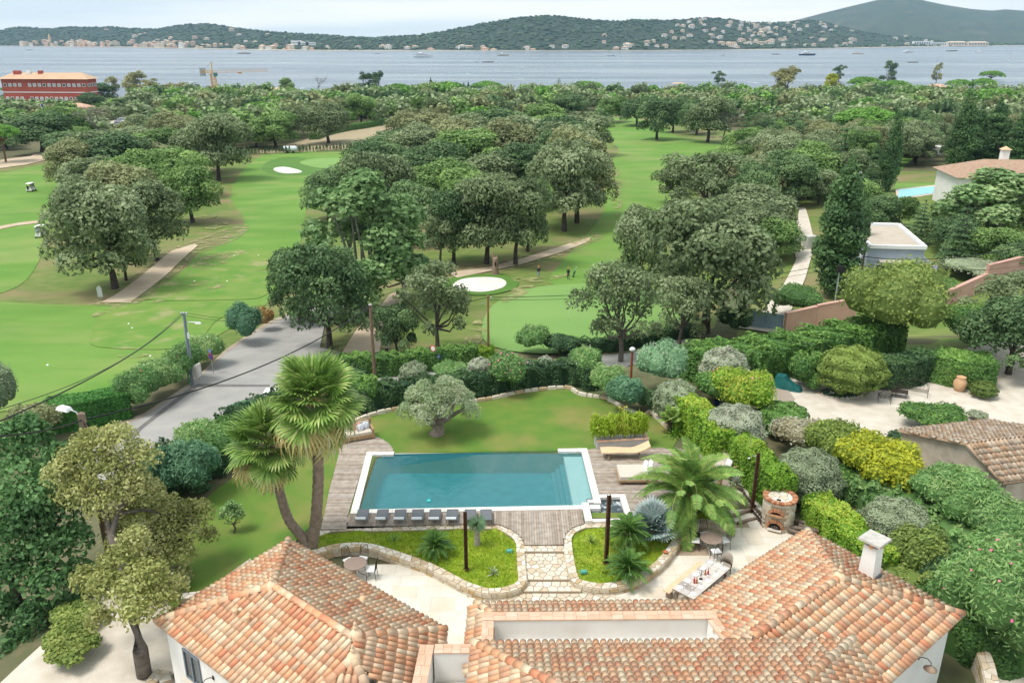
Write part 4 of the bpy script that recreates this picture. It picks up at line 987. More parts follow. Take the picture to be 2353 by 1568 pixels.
def water_mat(name, tint, deep, bump=.25, scale=1.1, foam=0):
    m, n = _new(name); L = n.links.new; o = n.nodes.new('ShaderNodeOutputMaterial')
    tr = n.nodes.new('ShaderNodeBsdfTransparent'); tr.inputs[0].default_value = rgb(tint)
    gl = n.nodes.new('ShaderNodeBsdfGlossy'); gl.inputs['Roughness'].default_value = .04; gl.inputs[0].default_value = (.95,.97,1,1)
    df = n.nodes.new('ShaderNodeBsdfDiffuse'); df.inputs[0].default_value = rgb(deep)
    ms0 = n.nodes.new('ShaderNodeMixShader'); ms0.inputs[0].default_value = .30; L(tr.outputs[0], ms0.inputs[1]); L(df.outputs[0], ms0.inputs[2])
    fr = n.nodes.new('ShaderNodeFresnel'); fr.inputs[0].default_value = 1.33
    geo = n.nodes.new('ShaderNodeNewGeometry'); nz = n.nodes.new('ShaderNodeTexNoise'); nz.inputs['Scale'].default_value = scale; nz.inputs['Detail'].default_value = 4; nz.inputs['Distortion'].default_value = .6
    L(geo.outputs['Position'], nz.inputs['Vector']); bp = n.nodes.new('ShaderNodeBump'); bp.inputs['Strength'].default_value = bump; bp.inputs['Distance'].default_value = .06
    L(nz.outputs[0], bp.inputs['Height']); L(bp.outputs[0], fr.inputs[1]); L(bp.outputs[0], gl.inputs['Normal'])
    ms = n.nodes.new('ShaderNodeMixShader'); L(fr.outputs[0], ms.inputs[0]); L(ms0.outputs[0], ms.inputs[1]); L(gl.outputs[0], ms.inputs[2])
    last = ms.outputs[0]
    if foam:
        mr = n.nodes.new('ShaderNodeMapRange'); mr.inputs['From Min'].default_value = .52; mr.inputs['From Max'].default_value = .7; mr.inputs['To Max'].default_value = foam; L(nz.outputs[0], mr.inputs[0])
        d2 = n.nodes.new('ShaderNodeBsdfDiffuse'); d2.inputs[0].default_value = (.75,.8,.82,1); m2 = n.nodes.new('ShaderNodeMixShader'); L(mr.outputs[0], m2.inputs[0]); L(last, m2.inputs[1]); L(d2.outputs[0], m2.inputs[2]); last = m2.outputs[0]
    L(last, o.inputs[0]); MATS[name] = m; return m
m_water = water_mat('pool_water', (.80,.96,.96), (.05,.29,.33), .5, 2.2)
mb = MB(); mb.add([(bx0,by0,-.10),(bx1,by0,-.10),(bx1,by1,-.10),(bx0,by1,-.10)], [(0,1,2,3)]); mb.build('water', m_water, pool)
def coping_run(root, x0, y0, x1, y1, w, n, z=.03, h=.16):
    """paving blocks end to end from one point to another"""
    a = Vector((x0,y0)); b = Vector((x1,y1)); d = (b-a)/n; ang = math.atan2(d.y,d.x)
    for i in range(n):
        c = a+d*(i+.5); MB().box((c.x,c.y,z-h/2+random.uniform(0,.004)), (d.length-.008, w, h), ang, random.random(), taper=.992).build('coping_stone', m_coping, root)
c2 = CW/2
coping_run(pool, -HX, -HY+c2, HX-.1, -HY+c2, CW, 24)
coping_run(pool, -HX+c2, -HY+CW, -HX+c2, HY-CW, CW, 11)
coping_run(pool, HX-c2, -HY+CW+.15, HX-c2, HY-CW, CW, 11)
coping_run(pool, -HX, HY-c2, -HX+1.62, HY-c2, CW, 3)
coping_run(pool, HX-1.75, HY-c2, HX, HY-c2, CW, 3)
MB().box((-.06, HY-.10, -.17), (9.58, .2, .22)).build('overflow_edge', m_coping, pool)
MB().lathe([(.0,0),(.10,.02),(.13,.06),(.10,.10),(0,.12)], 10, (-2.55,-2.05,-.14)).build('floating_skimmer', M('turquoise_plastic', (.05,.5,.5), rough=.4), pool)
# ---- whirlpool
spa = thing('whirlpool', 'small bubbling whirlpool in the corner beside the big pool', 'whirlpool', (5.0,37.2,0), R(2.1))
rect_basin(-1.0, .78, -.98, 1.08, -1.2, -.05).build('basin', M('dark_slate_tiles', (.05,.07,.08), (.08,.10,.11), scale=8, rough=.5), spa)
mb = MB(); mb.add([(-1.0,-.98,-.16),(.78,-.98,-.16),(.78,1.08,-.16),(-1.0,1.08,-.16)], [(0,1,2,3)]); mb.build('water', water_mat('bubbling_water', (.55,.66,.70), (.14,.2,.22), 1., 2.6, .6), spa)
coping_run(spa, .92, -1.0, .92, 1.35, .32, 5); coping_run(spa, -.62, 1.2, .76, 1.2, .3, 3); coping_run(spa, -1.0, .72, -.58, .72, .3, 1); coping_run(spa, -.46, .58, -.46, 1.05, .22, 1)
MB().box((-1.18,-.45,-.02), (.36,1.75,.30), 0, .8).build('stone_pillar', m_coping, spa)
coping_run(spa, -1.0, -1.12, .92, -1.12, .26, 4)

# ---- decks
def deck(name, outline, along, w=.125):
    """planks clipped to an outline; along = 0: they run left-right, 1: front-back"""
    xs_ = [p[0] for p in outline]; ys_ = [p[1] for p in outline]
    mb = MB(); mb.prism(outline, -.35, -.045); root = mb.build(name, m_under); root['kind'] = 'structure'
    lo, hi = (min(ys_), max(ys_)) if along == 0 else (min(xs_), max(xs_)); k = int((hi-lo)/w); w = (hi-lo)/k
    for i in range(k):
        c = lo+(i+.5)*w; hits = []
        for j in range(len(outline)):
            a, b = outline[j], outline[(j+1)%len(outline)]
            a, b = (a, b) if along == 0 else ((a[1],a[0]),(b[1],b[0]))
            if (a[1] <= c) != (b[1] <= c): hits.append(a[0]+(c-a[1])/(b[1]-a[1])*(b[0]-a[0]))
        hits.sort()
        for a, b in zip(hits[::2], hits[1::2]):
            if b-a < .05: continue
            cc = ((a+b)/2, c, -.022) if along == 0 else (c, (a+b)/2, -.022)
            d = (b-a, w-.012, .04) if along == 0 else (w-.012, b-a, .04)
            MB().box((cc[0],cc[1],cc[2]+random.uniform(0,.004)), d, 0, random.random()).build('plank', m_plank, root)
    return root
W2 = lambda *pts: [tuple(at(*p)[:2]) for p in pts]
deck('deck', [(-8.40,36.55),(-8.52,43.40),(-7.0,43.44),(-7.05,43.8),(-7.4,44.5),(-7.9,45.08),(-8.4,45.45),(-8.95,45.62),(-9.9,45.4),(-10.4,44.7),(-10.1,42.6),(-9.85,39),(-9.62,36.7),(-9.5,35.3),(-8.25,35.3)], 0)
deck('deck.001', [(-8.36,36.60),(-8.25,35.4)]+W2((792,1207),(900,1206.7),(1028,1203),(1129,1201.4),(1150,1203.8),(1170.5,1212.6),(1189.6,1225),(1200.8,1238),(1204,1250),(1296,1249),(1296,1235),(1301,1222),(1317,1209),(1341,1200.6))+[(3.62,36.2),(3.62,37.12)], 1)
deck('deck.002', [(4.58,38.5),(4.46,43.75),(8.6,43.95),(11.3,43.6),(12.2,41.0),(11.6,38.4),(9.5,37.2),(6.03,36.6),(6.0,38.5)], 0)

# ---- the two stone planters, the path between them, the terrace
ZP, ZT = -.07, -.45
LOUT = W2((738,1214),(757,1207),(789,1205),(900.6,1205),(1028,1201.6),(1129,1200),(1151,1202.6),(1172,1211.6),(1191,1224),(1202,1238),(1204,1251),(1206.4,1282.7),(1209.6,1314.6),(1209,1332),(1197.6,1345),(1165.7,1356),(1126,1360),(1094,1354.4),(1054,1338.5),(980,1300),(932.5,1282.5),(884.7,1266.5),(852.8,1257),(821,1253),(789,1253.8),(757,1258.6),(722,1270),(690,1268),(692,1244),(710,1226))
pl = thing('stone_planter', 'long raised bed of cream stone with mossy grass, left of the stone path', 'planter', (at(960,1255)[0],at(960,1255)[1],ZT), 0, 'stone planters on the terrace')
LOUTS = smooth_poly(LOUT, 3)
stone_band(pl, LOUTS, True, .40, ZP, ZT-.1, side=-1, facefilter=towards, seed=3)
ROUT = W2((1446,1188),(1410,1194),(1382,1197),(1340,1198.6),(1316,1207.4),(1299.5,1220),(1294.5,1234),(1296.4,1258.8),(1301,1290.7),(1309,1322),(1318,1334),(1349,1344),(1383,1348),(1417,1345),(1452,1336),(1470,1329),(1502,1310),(1534,1281),(1559,1246),(1572,1220.6),(1591,1204.7),(1613.5,1198),(1637,1201.5),(1661,1208),(1690,1212.7))
pr = thing('stone_planter', 'curving raised bed of cream stone holding the palms, right of the stone path', 'planter', (at(1430,1260)[0],at(1430,1260)[1],ZT), 0, 'stone planters on the terrace')
ROUTS = smooth_poly(ROUT, 3, False)
stone_band(pr, ROUTS, False, .40, ZP, ZT-.1, side=1, facefilter=towards, seed=8)
def inset_path(pts, closed, d):
    P = Path2(pts, closed); n = int(P.len/.3); return [tuple(P.at(P.len*i/n)[0]+P.at(P.len*i/n)[1]*d) for i in range(n+(0 if closed else 1))]
m_moss = M('mossy_grass', (.25,.33,.02), (.15,.25,.018), scale=2.2, rough=.9, bump=.9, bscale=9, mix2=((.36,.36,.06), 1.2, .5, .7, .6))
def moss(name, outline, zf, label, root):
    o = sheet(name, outline, m_moss, .22, 0, zf=zf)
    o.parent = root; o.matrix_parent_inverse = root.matrix_basis.inverted() if False else Matrix.Translation(-root.location); del o['kind']
    o['kind'] = 'stuff'; return o
mz = lambda x, y: ZP-.10+.07*np.sin(x*3.1+y*1.7)*np.cos(y*3.7-x*.6)+.04*np.sin(x*7+1)*np.sin(y*8)
moss('grass', inset_path(LOUTS, True, -.36), mz, None, pl)
moss('grass', inset_path(ROUTS, False, .36)+W2((1672,1180),(1640,1176),(1600,1160),(1540,1148),(1480,1160)), mz, None, pr)
# grass tufts standing out of both beds
def tufts(name, outline, n, zf, mat, h, root, seed, kind='stuff'):
    r = np.random.default_rng(seed); X = [p[0] for p in outline]; Y = [p[1] for p in outline]
    x = r.uniform(min(X),max(X),n*3); y = r.uniform(min(Y),max(Y),n*3); k = poly_sdf([p[:2] for p in outline], x, y) < -.04; x, y = x[k][:n], y[k][:n]; n = len(x)
    z = zf(x,y); a = r.uniform(0,6.28,n); l = h*r.uniform(.6,1.4,n); w = h*.22; dx, dy = np.cos(a), np.sin(a); lx, ly = r.normal(0,.7,n)*l, r.normal(0,.7,n)*l
    V = np.stack([np.c_[x-dx*w,y-dy*w,z-.02], np.c_[x+dx*w,y+dy*w,z-.02], np.c_[x+lx+dx*w*.2,y+ly+dy*w*.2,z+l], np.c_[x+lx-dx*w*.2,y+ly-dy*w*.2,z+l]],1).reshape(-1,3)
    if root: V = V-np.array(root.location)
    o = link(name, arr_mesh(name, V, np.arange(4*n).reshape(n,4), np.clip(r.normal(.5,.2,n),0,1), mat), root); o['kind'] = kind; return o
L_MOSS = leafmat('moss_blades', (.085,.14,.010), (.16,.215,.014), (.235,.27,.022), randv=0)
tufts('grass_blades', inset_path(LOUTS, True, -.36), 9000, mz, L_MOSS, .09, pl, 4)
tufts('grass_blades', inset_path(ROUTS, False, .36)+W2((1672,1180),(1640,1176),(1600,1160),(1540,1148),(1480,1160)), 6000, mz, L_MOSS, .09, pr, 5)
# stone path: three treads stepping down from the deck
path = MB().box((1.6,30.9,-.62), (4.2,6.4,.12)).build('stone_path', m_mortar); path['kind'] = 'structure'
def paving(root, x0, x1, y0, y1, z, sz, seed, thick=.08, mat=m_stone):
    r = random.Random(seed)
    for c in voronoi(x0,x1,y0,y1,sz,sz*.85,seed=seed):
        MB().prism(shrink(c,.016), z-thick, z+r.uniform(0,.008), .2+.8*r.random(), inset=.03).build('stone', mat, root)
yA, yB, yC, yD = at(1250,1249)[1], at(1250,1266,-.1)[1], at(1260,1332,-.25)[1], at(1260,1360,-.38)[1]
for (x0,x1,y0,y1,z) in ((.45,2.85,yB,yA,-.08),(.5,2.9,yC,yB,-.20),(.35,3.1,yD,yC,-.31),(-.5,4.6,yD-.55,yD,-.42)):
    MB().box(((x0+x1)/2,(y0+y1)/2,z-.14), (x1-x0,y1-y0-.01,.22)).build('tread_bed', m_mortar, path); paving(path, x0,x1,y0,y1,z,.34,int(y0*10))
terr = MB(); TP = [(-9.3,21.5),(-9.2,31.6),(-7.6,33.0),(0,33.4),(8.8,34.4),(9.8,36.2),(12.2,37.1),(14.3,35.8),(14.6,32),(14.6,21.5)]
terr.prism(TP, ZT-.2, ZT-.025); terr = terr.build('terrace', m_mortar); terr['kind'] = 'structure'
r = random.Random(11); y = 21.6
TPb = [p for p in TP]
while y < 37:
    h = r.uniform(.62,.95); x = -9.3+r.uniform(-.4,0)
    while x < 14.5:
        w = r.uniform(.6,1.25); cx, cy = x+w/2, y+h/2
        s = float(poly_sdf(TPb, np.array([cx]), np.array([cy]))[0])
        seen = cy > 24.4 and s < -.3 and float(poly_sdf(LOUT, np.array([cx]), np.array([cy]))[0]) > -.4
        if seen: MB().box((cx,cy,ZT-.03+r.uniform(0,.003)), (w-.006,h-.006,.05), 0, r.random()).build('flagstone', m_slab, terr)
        x += w
    y += h
# stone edging between lawn and house, and low stone border round the far lawn
ed = thing('stone_edging', 'curved white stone edging between the lawn and left wing of the house', 'edging', (-13,28,-.5))
stone_band(ed, smooth_poly([at(*p,-.42)[:2] for p in ((706,1224),(668,1240),(620,1268),(570,1303),(520,1340),(470,1368),(415,1376))],3,False), False, .42, -.38, -.7, side=-1, rows=1, faces=False, seed=21)
lb = thing('stone_border', 'low border of pale stones round the far edge of lawn', 'edging', (0,51,0))
LB = [(-10.2,47.0)]+W2((840,957),(920,938),(1010,930),(1115,918),(1200,900),(1300,890),(1330,905),(1390,915),(1420,930),(1455,948),(1480,955),(1492,946),(1515,965),(1535,985))
P = Path2(smooth_poly(LB,3,False), False); s = 0
while s < P.len-.3:
    l = random.uniform(.35,.75); p, nn = P.at(s+l/2)
    MB().box((p.x,p.y-51,.06), (l-.02,.24,random.uniform(.16,.24)), math.atan2(-nn.x,nn.y), random.random(), taper=.86).build('stone', m_stone, lb); s += l
# ================================================================== THE VILLA
PALT = [(.66,.26,.14),(.57,.33,.21),(.70,.36,.20),(.72,.41,.24),(.74,.53,.35),(.76,.61,.43),(.58,.41,.28),(.74,.45,.28)]
m_tile = M('terracotta_tiles', (1,1,1), (.90,.87,.84), scale=7, rough=.85, bump=.2, bscale=30, pal=PALT, mix2=((.32,.23,.17), 9, .66, .76, .35))
m_tilebed = M('roof_mortar_bed', (.44,.29,.20), (.52,.37,.26), scale=5, rough=.95)
m_cap = M('terracotta_caps', (1,1,1), (.9,.86,.82), scale=3, rough=.85, bump=.15, pal=[(.60,.36,.25),(.64,.42,.30),(.66,.46,.35)])
villa = thing('villa', 'white villa with terracotta tiled roofs in the foreground', 'house', (0,24,-.45))
VO = villa.location
def tile_arrays(r0=.112, r1=.089, ln=.44, th=.018, seg=6):
    V = []; F = []
    for y, r, z in ((0, r0, .012), (ln, r1, -.004)):
        for k in range(seg+1):
            a = math.pi*k/seg; V.append((r*math.cos(a), y, z+r*.92*math.sin(a)))
    for k in range(seg): F.append((k, k+seg+1, k+seg+2, k+1))
    b = len(V)
    for k in range(seg+1):
        a = math.pi*k/seg; V.append(((r0-th)*math.cos(a), .02, .012+(r0-th)*.92*math.sin(a)))
    for k in range(seg): F.append((k, k+1, b+k+1, b+k))
    return np.array(V), np.array(F)
TV, TF = tile_arrays()
RV, RF = tile_arrays(.155, .135, .46)
def variants(nm, V, F, n=16): 
    r = random.Random(4); out = []
    for i in range(n):
        out.append(arr_mesh(nm, V, F, np.full(len(F), (i+.5)/n), m_tile))
        out[-1].polygons.foreach_set('use_smooth', np.r_[np.ones(6,bool), np.zeros(len(F)-6,bool)])
    return out
TILES = variants('roof_tile', TV, TF); RIDGES = variants('ridge_tile', RV, RF)
all_tiles = []          # (matrix, roof part, closeness)
def infr(p):
    d = depth(p); u = p[0]/d*FP+1176; v = 784-((p[1]*SP+(p[2]-CAMZ)*CP)/d)*FP
    return -15 < u < 2367 and 0 < v < 1590
def roof(name, faces, thick=.14):
    """one roof part: its boarded mortar slopes, with tiles laid on them"""
    mb = MB()
    for P in faces:
        n = len(P); b = [p-Vector((0,0,thick)) for p in P]
        mb.add([p-VO for p in P]+[p-VO for p in b], [tuple(range(n)), tuple(range(2*n-1,n-1,-1))]+[(i,(i+1)%n,n+(i+1)%n,n+i) for i in range(n)])
    root = mb.build(name, m_tilebed, villa)
    for P in faces:
        e = (P[1]-P[0]); e.z = 0; e.normalize(); c = sum(P, Vector())/len(P); 
        nrm = Vector((0,0,0))
        for i in range(len(P)): nrm += (P[i]-P[0]).cross(P[(i+1)%len(P)]-P[0])
        nrm.normalize()
        if nrm.z < 0: nrm = -nrm
        s = nrm.cross(e).normalized()
        if s.z < 0: s = -s
        e = s.cross(nrm).normalized()
        Q = [((p-P[0]).dot(e), (p-P[0]).dot(s)) for p in P]
        x0, x1 = min(q[0] for q in Q), max(q[0] for q in Q); y1 = max(q[1] for q in Q); y0 = min(q[1] for q in Q)
        rot = Matrix((e, s, nrm)).transposed().to_4x4()
        x = x0+.06
        while x < x1:
            y = y0-.05+random.uniform(-.02,.02)
            while y < y1:
                sd = float(poly_sdf(Q, np.array([x]), np.array([y+.22]))[0])
                if sd < .02:
                    p = P[0]+e*(x+random.uniform(-.008,.008))+s*y+nrm*.004
                    Mx = Matrix.Translation(p-VO) @ rot @ Matrix.Rotation(random.gauss(0,.012),4,'Z') @ Matrix.Rotation(.035,4,'X')
                    all_tiles.append((Mx, root, p))
                y += .36
            x += .24
    return root
def ridge(a, b, root, lift=.05):
    """a line of overlapping ridge tiles from a up to b"""
    d = (b-a); L_ = d.length; d.normalize(); sd = d.cross(Vector((0,0,1))).normalized(); up = sd.cross(d)
    rot = Matrix((sd, d, up)).transposed().to_4x4(); n = max(1, int(L_/.39))
    for i in range(n):
        p = a+d*(L_*i/n)+up*lift; o = link('ridge_tile', random.choice(RIDGES), root); o.matrix_local = Matrix.Translation(p-VO) @ rot @ Matrix.Rotation(random.gauss(0,.015),4,'Z') @ Matrix.Rotation(.05,4,'X')
    MB().tube([a-VO, b-VO], .10, 6).build('ridge_mortar', M('grey_mortar', (.34,.32,.30), (.42,.40,.38), scale=6, rough=.95), root)
V3 = lambda p, z: Vector((p[0], p[1], z))
ZE = 2.4
Fl, Ll, Rl = V3((-9.72,30.74),ZE), V3((-13.36,25.41),ZE), V3((-2.44,24.95),ZE)
Al, Bl = V3((-9.02,26.02),3.50), V3((-5.50,23.2),3.50)
ul = (Rl-Fl).normalized(); El = Ll+ul*9.5; El.z = ZE
F3 = Vector((-5.30,22.25,3.44))
r1 = roof('roof', [[Fl,Rl,Bl,Al], [Ll,Fl,Al], [El,Ll,Al,Bl]])
Rb, P1, P2 = Vector((-2.40,23.85,ZE)), Vector((-3.25,23.85,2.70)), Vector((-3.35,19.3,2.72))
H2 = at(868,1572,2.95); H2.z = 2.4+(-2.4-H2.x)*.36
r2 = roof('roof', [[Rb,Rl,Bl,F3,H2,P2,P1], ])
r2b = roof('roof', [[Vector((-8.3,18.6,2.45)),Vector((-3.2,18.6,2.45)),F3]])
Fr, Rr, Lr = V3((13.08,31.45),ZE), V3((17.09,25.79),ZE), V3((7.22,26.69),ZE)
Ar, Br = V3((12.50,26.50),3.52), V3((8.3,23.15),3.52)
ur = (Lr-Fr).normalized(); Er = Rr+ur*10.5; Er.z = ZE
Lx = at(1650,1468,3.05)
r3 = roof('roof', [[Lr,Fr,Ar,Br,Lx], [Fr,Rr,Ar], [Rr,Er,Br,Ar]])
# strip over the terrace doors, beyond the parapet
S1, S2 = at(1094,1386,ZE), at(1606,1381,ZE)
wS = Vector((0,-1,0))
r4 = roof('roof', [[S1,S2,Vector((S2.x,S2.y-1.75,2.95)),Vector((S1.x+.9,S1.y-1.75,2.95))], [Vector((S1.x-.25,22.6,2.45)),S1+Vector((-.25,-.05,.05)),Vector((S1.x+.75,S1.y-1.6,2.85)),Vector((S1.x+.75,22.6,2.85))]])
# raised middle roof
ZC = 4.3
C1, C2 = at(1086,1476,ZC), at(1958,1470,ZC)
K1, K2 = at(1262,1568,5.35), at(1842,1568,5.35)
k1, k2 = K1+(K1-C1)*.3, K2+(K2-C2)*.3
r5 = roof('roof', [[C1,C2,k2,k1], [Vector((C1.x-.05,18.4,ZC)),C1,k1], [C2,Vector((C2.x+.3,18.4,ZC)),k2]])
for a, b, rt in ((Fl,Al,r1),(Ll,Al,r1),(Al,Bl,r1),(Rl,Bl,r1),(Fr,Ar,r3),(Rr,Ar,r3),(Ar,Br,r3),(C1,k1,r5),(C2,k2,r5),(Vector((-3.2,18.6,2.5)),F3,r2b),(Vector((-8.3,18.6,2.5)),F3,r2b),(S1,Vector((S1.x+.9,S1.y-1.6,2.93)),r4)): ridge(Vector(a), Vector(b), rt)
all_tiles.sort(key=lambda t: (0 if infr(t[2]) else 1, depth(t[2])))
for Mx, root, p in all_tiles[:300]:
    o = link('roof_tile', random.choice(TILES), root); o.matrix_local = Mx
rest = all_tiles[300:]; VV = []; FF = []; TT = []; b = 0; T1h = np.c_[TV, np.ones(len(TV))]
for Mx, root, p in rest:
    VV.append((T1h @ np.array(Mx).T)[:,:3]); FF.append(TF+b); b += len(TV); TT.append(np.full(len(TF), (random.randrange(16)+.5)/16))
me = arr_mesh('roof_tiles', np.concatenate(VV), np.concatenate(FF), np.concatenate(TT), m_tile)
me.polygons.foreach_set('use_smooth', np.tile(np.r_[np.ones(6,bool),np.zeros(len(TF)-6,bool)], len(rest)))
link('roof_tiles', me, villa)['kind'] = 'stuff'
# walls
def wall(P, z0, z1, name='wall', mat=m_white):
    mb = MB(); mb.prism([(p[0]-VO.x,p[1]-VO.y) for p in P], z0-VO.z, z1-VO.z); return mb.build(name, mat, villa)
def inset(P, d):
    c = Vector((sum(p[0] for p in P)/len(P), sum(p[1] for p in P)/len(P))); return [tuple(Vector(p[:2])+(c-Vector(p[:2])).normalized()*d) for p in P]
wall(inset([Fl,Rl,Vector((-5.8,18.6,0)),El,Ll], .42), -1.0, ZE-.08)
wall(inset([Fr,Rr,Er,Lr], .42), -1.0, ZE-.08)
wall([(S1.x+.25,S1.y-.35),(S2.x,S2.y-.35),(S2.x,18),(S1.x+.25,18)], -.6, ZE-.05)
wall([(C1.x+.3,C1.y-.4),(C2.x-.2,C2.y-.4),(C2.x-.2,18.2),(C1.x+.3,18.2)], ZE-.1, ZC-.1)
# U-shaped parapet of the roof well, capped with square terracotta tiles
def capped(P0, P1_, w, ztop, zbot, n):
    """a wall along P0-P1 of width w with cap tiles, each a part"""
    a, b = Vector(P0), Vector(P1_); d = b-a; ang = math.atan2(d.y,d.x); c = (a+b)/2
    MB().box((c.x-VO.x,c.y-VO.y,(ztop+zbot)/2-VO.z), (d.length,w-.06,ztop-zbot), ang).build('parapet', m_white, villa)
    for i in range(n):
        for j in range(2):
            k = .5+(.08 if i % 2 else -.08); ww = w*(k if j == 0 else 1-k); off = (-w/2+ww/2) if j == 0 else (w/2-ww/2)
            q = a+d*((i+.5)/n)+Vector((-d.y,d.x)).normalized()*off
            MB().box((q.x-VO.x,q.y-VO.y,ztop+.012-VO.z), (d.length/n-.01,ww-.01,.05), ang, random.random()).build('cap_tile', m_cap, villa)
pa, pb = at(1120,1416,3.2), at(1640,1412,3.2)
capped((pa.x-.2,pa.y), (pb.x+.1,pb.y), .46, 3.2, 2.2, 20)
capped((pa.x+.02,pa.y-.25), (pa.x+.02,pa.y-2.2), .42, 3.2, 2.2, 5)
capped((pb.x-.1,pb.y-.25), (pb.x+.35,pb.y-2.0), .42, 3.2, 2.2, 5)
MB().box(((pa.x+pb.x)/2-VO.x, pa.y-1.7-VO.y, 2.37-VO.z), (pb.x-pa.x-.4, 2.6, .06)).build('flat_roof', M('beige_screed', (.50,.43,.33), (.46,.40,.31), scale=1.5, rough=.9), villa)
qa = at(980,1490,2.95); qb = at(1072,1490,2.95)
capped((qa.x,qa.y+.2), (qa.x-.15,qa.y-3.4), .50, 2.95, 1.5, 7)
capped((qa.x+.27,qa.y), (qb.x+.1,qb.y), .46, 2.95, 1.5, 4)
MB().box(((qa.x+qb.x)/2+.2-VO.x, qa.y-1.9-VO.y, 1.75-VO.z), (qb.x-qa.x-.2, 3.2, .06)).build('flat_roof', MATS['beige_screed'], villa)
# finials on their round bases
def finial(p, s=1.):
    f = MB().lathe([(.24*s,-.16),(.22*s,.02),(.14*s,.12),(.07*s,.16),(.05*s,.19),(.09*s,.24),(.10*s,.28),(.05*s,.33),(.04*s,.36),(.07*s,.40),(.04*s,.46),(.012*s,.52),(0,.54)], 12, p-VO, .62)
    f.build('finial', m_tile, villa)
for p in (Al, Bl+Vector((.1,.1,0)), F3, Ar): finial(p+Vector((0,0,.12)))
def pipe(px, py, z, h=.26):
    p = at(px,py,z); MB().tube([p-VO, p-VO+Vector((0,0,h))], .085, 10, .55).lathe([(.12,h-.02),(.12,h+.03),(.02,h+.06)], 10, p-VO, .5).build('vent_pipe', m_tile, villa)
pipe(541,1413,3.0); pipe(569,1429,3.0)
for px, py, z in ((1843,1437,2.95),(832,1374,2.8),(633,1465+6,2.95),(570,1342,2.95),(2083,1358,2.85)):
    p = at(px,py,z+.06); MB().ball(p-VO, (.13,.19,.10), 8, 5, .45).build('vent_tile', m_tile, villa)
# chimney
cp = at(1996,1314,2.95); ch = MB().box(cp-VO+Vector((0,0,.55)), (.62,.62,1.5), R(39), taper=.86).build('chimney', m_white, villa)
for dx in (-.2,.2):
    for dy in (-.2,.2): MB().box(cp-VO+Vector((dx,dy,1.40)), (.13,.13,.22), R(39), .3).build('brick_pier', m_tile, ch)
MB().box(cp-VO+Vector((0,0,1.36)), (.34,.34,.1), R(39)).build('flue', m_dark, ch)
MB().box(cp-VO+Vector((0,0,1.56)), (.92,.92,.09), R(39), taper=.96).build('chimney_cap', M('lichen_concrete', (.40,.38,.34), (.50,.48,.44), scale=5, rough=.95), ch)
MB().box(cp-VO+Vector((0,0,-.08)), (.74,.74,.16), R(39)).build('lead_flashing', M('lead', (.12,.12,.13), rough=.6), ch)
# window in the left wing wall with frame, panes and sill
un = Vector((-ul.y*-1, ul.x*-1, 0)); un = Vector((ul.y, -ul.x, 0)) if Vector((ul.y,-ul.x,0)).y < 0 else Vector((-ul.y, ul.x, 0))
wp = at(455,1528,1.2); 
wl = inset([Fl,Rl,Vector((-5.8,18.6,0)),El,Ll], .42); a2, b2 = Vector(wl[4]), Vector(wl[3]); wd = (b2-a2).normalized(); wang = math.atan2(wd.y,wd.x)
tt = (Vector(wp[:2])-a2).dot(wd); base = a2+wd*tt; nn = Vector((wd.y,-wd.x)); nn = nn if nn.y < 0 else -nn
def onw(du, dn, z): q = base+wd*du+nn*dn; return Vector((q.x-VO.x,q.y-VO.y,z-VO.z))
wf = MB(); 
for du in (-.48,0,.48): wf.box(onw(du,.02,1.25), (.07,.10,1.3), wang)
for z in (.63,1.87): wf.box(onw(0,.02,z), (.9,.10,.07), wang)
wf = wf.build('window', M('grey_blue_joinery', (.16,.19,.22), (.19,.22,.25), scale=5, rough=.6), villa)
for du in (-.24,.24): MB().box(onw(du,.012,1.25), (.40,.03,1.16), wang).build('pane', M('dark_window_glass', (.03,.045,.055), rough=.08, spec=.6), wf)
MB().box(onw(0,.10,.54), (1.2,.26,.08), wang).build('sill', m_slab, wf)
def wall_lamp(p, d, label):
    t = thing('wall_lamp', label, 'lamp', p, math.atan2(d[1],d[0]), 'iron lamps on the villa walls')
    MB().tube([(0,0,0),(.12,0,.10),(.28,0,.14),(.42,0,.06),(.44,0,-.08)], .016, 6).build('arm', m_iron, t)
    MB().lathe([(.03,.02),(.06,-.02),(.24,-.12),(.235,-.125),(.03,-.05)], 14, (.44,0,-.10)).build('lamp_shade', M('enamel_shade', (.42,.30,.22), (.36,.25,.18), scale=6, rough=.6), t)
    MB().box((-.01,0,0), (.03,.09,.16)).build('wall_plate', m_iron, t)
q = onw(1.35,.03,1.55)+VO; wall_lamp(q, nn, 'bronze dish lamp on curved arm under the left eave beside the window')
wr = inset([Fr,Rr,Er,Lr], .42); a3, b3 = Vector(wr[1]), Vector(wr[2]); d3 = (b3-a3).normalized(); n3 = Vector((d3.y,-d3.x)); n3 = n3 if n3.y < 0 else -n3
best = min(((a3+d3*s_*.1) for s_ in range(0,80)), key=lambda p: abs((p.x)/depth((p.x,p.y,1.9))*FP+1176-2112))
wall_lamp(Vector((best.x,best.y,1.75))+Vector((n3.x,n3.y,0))*.02, n3, 'bronze dish lamp on curved arm under the right eave above the stone wall')
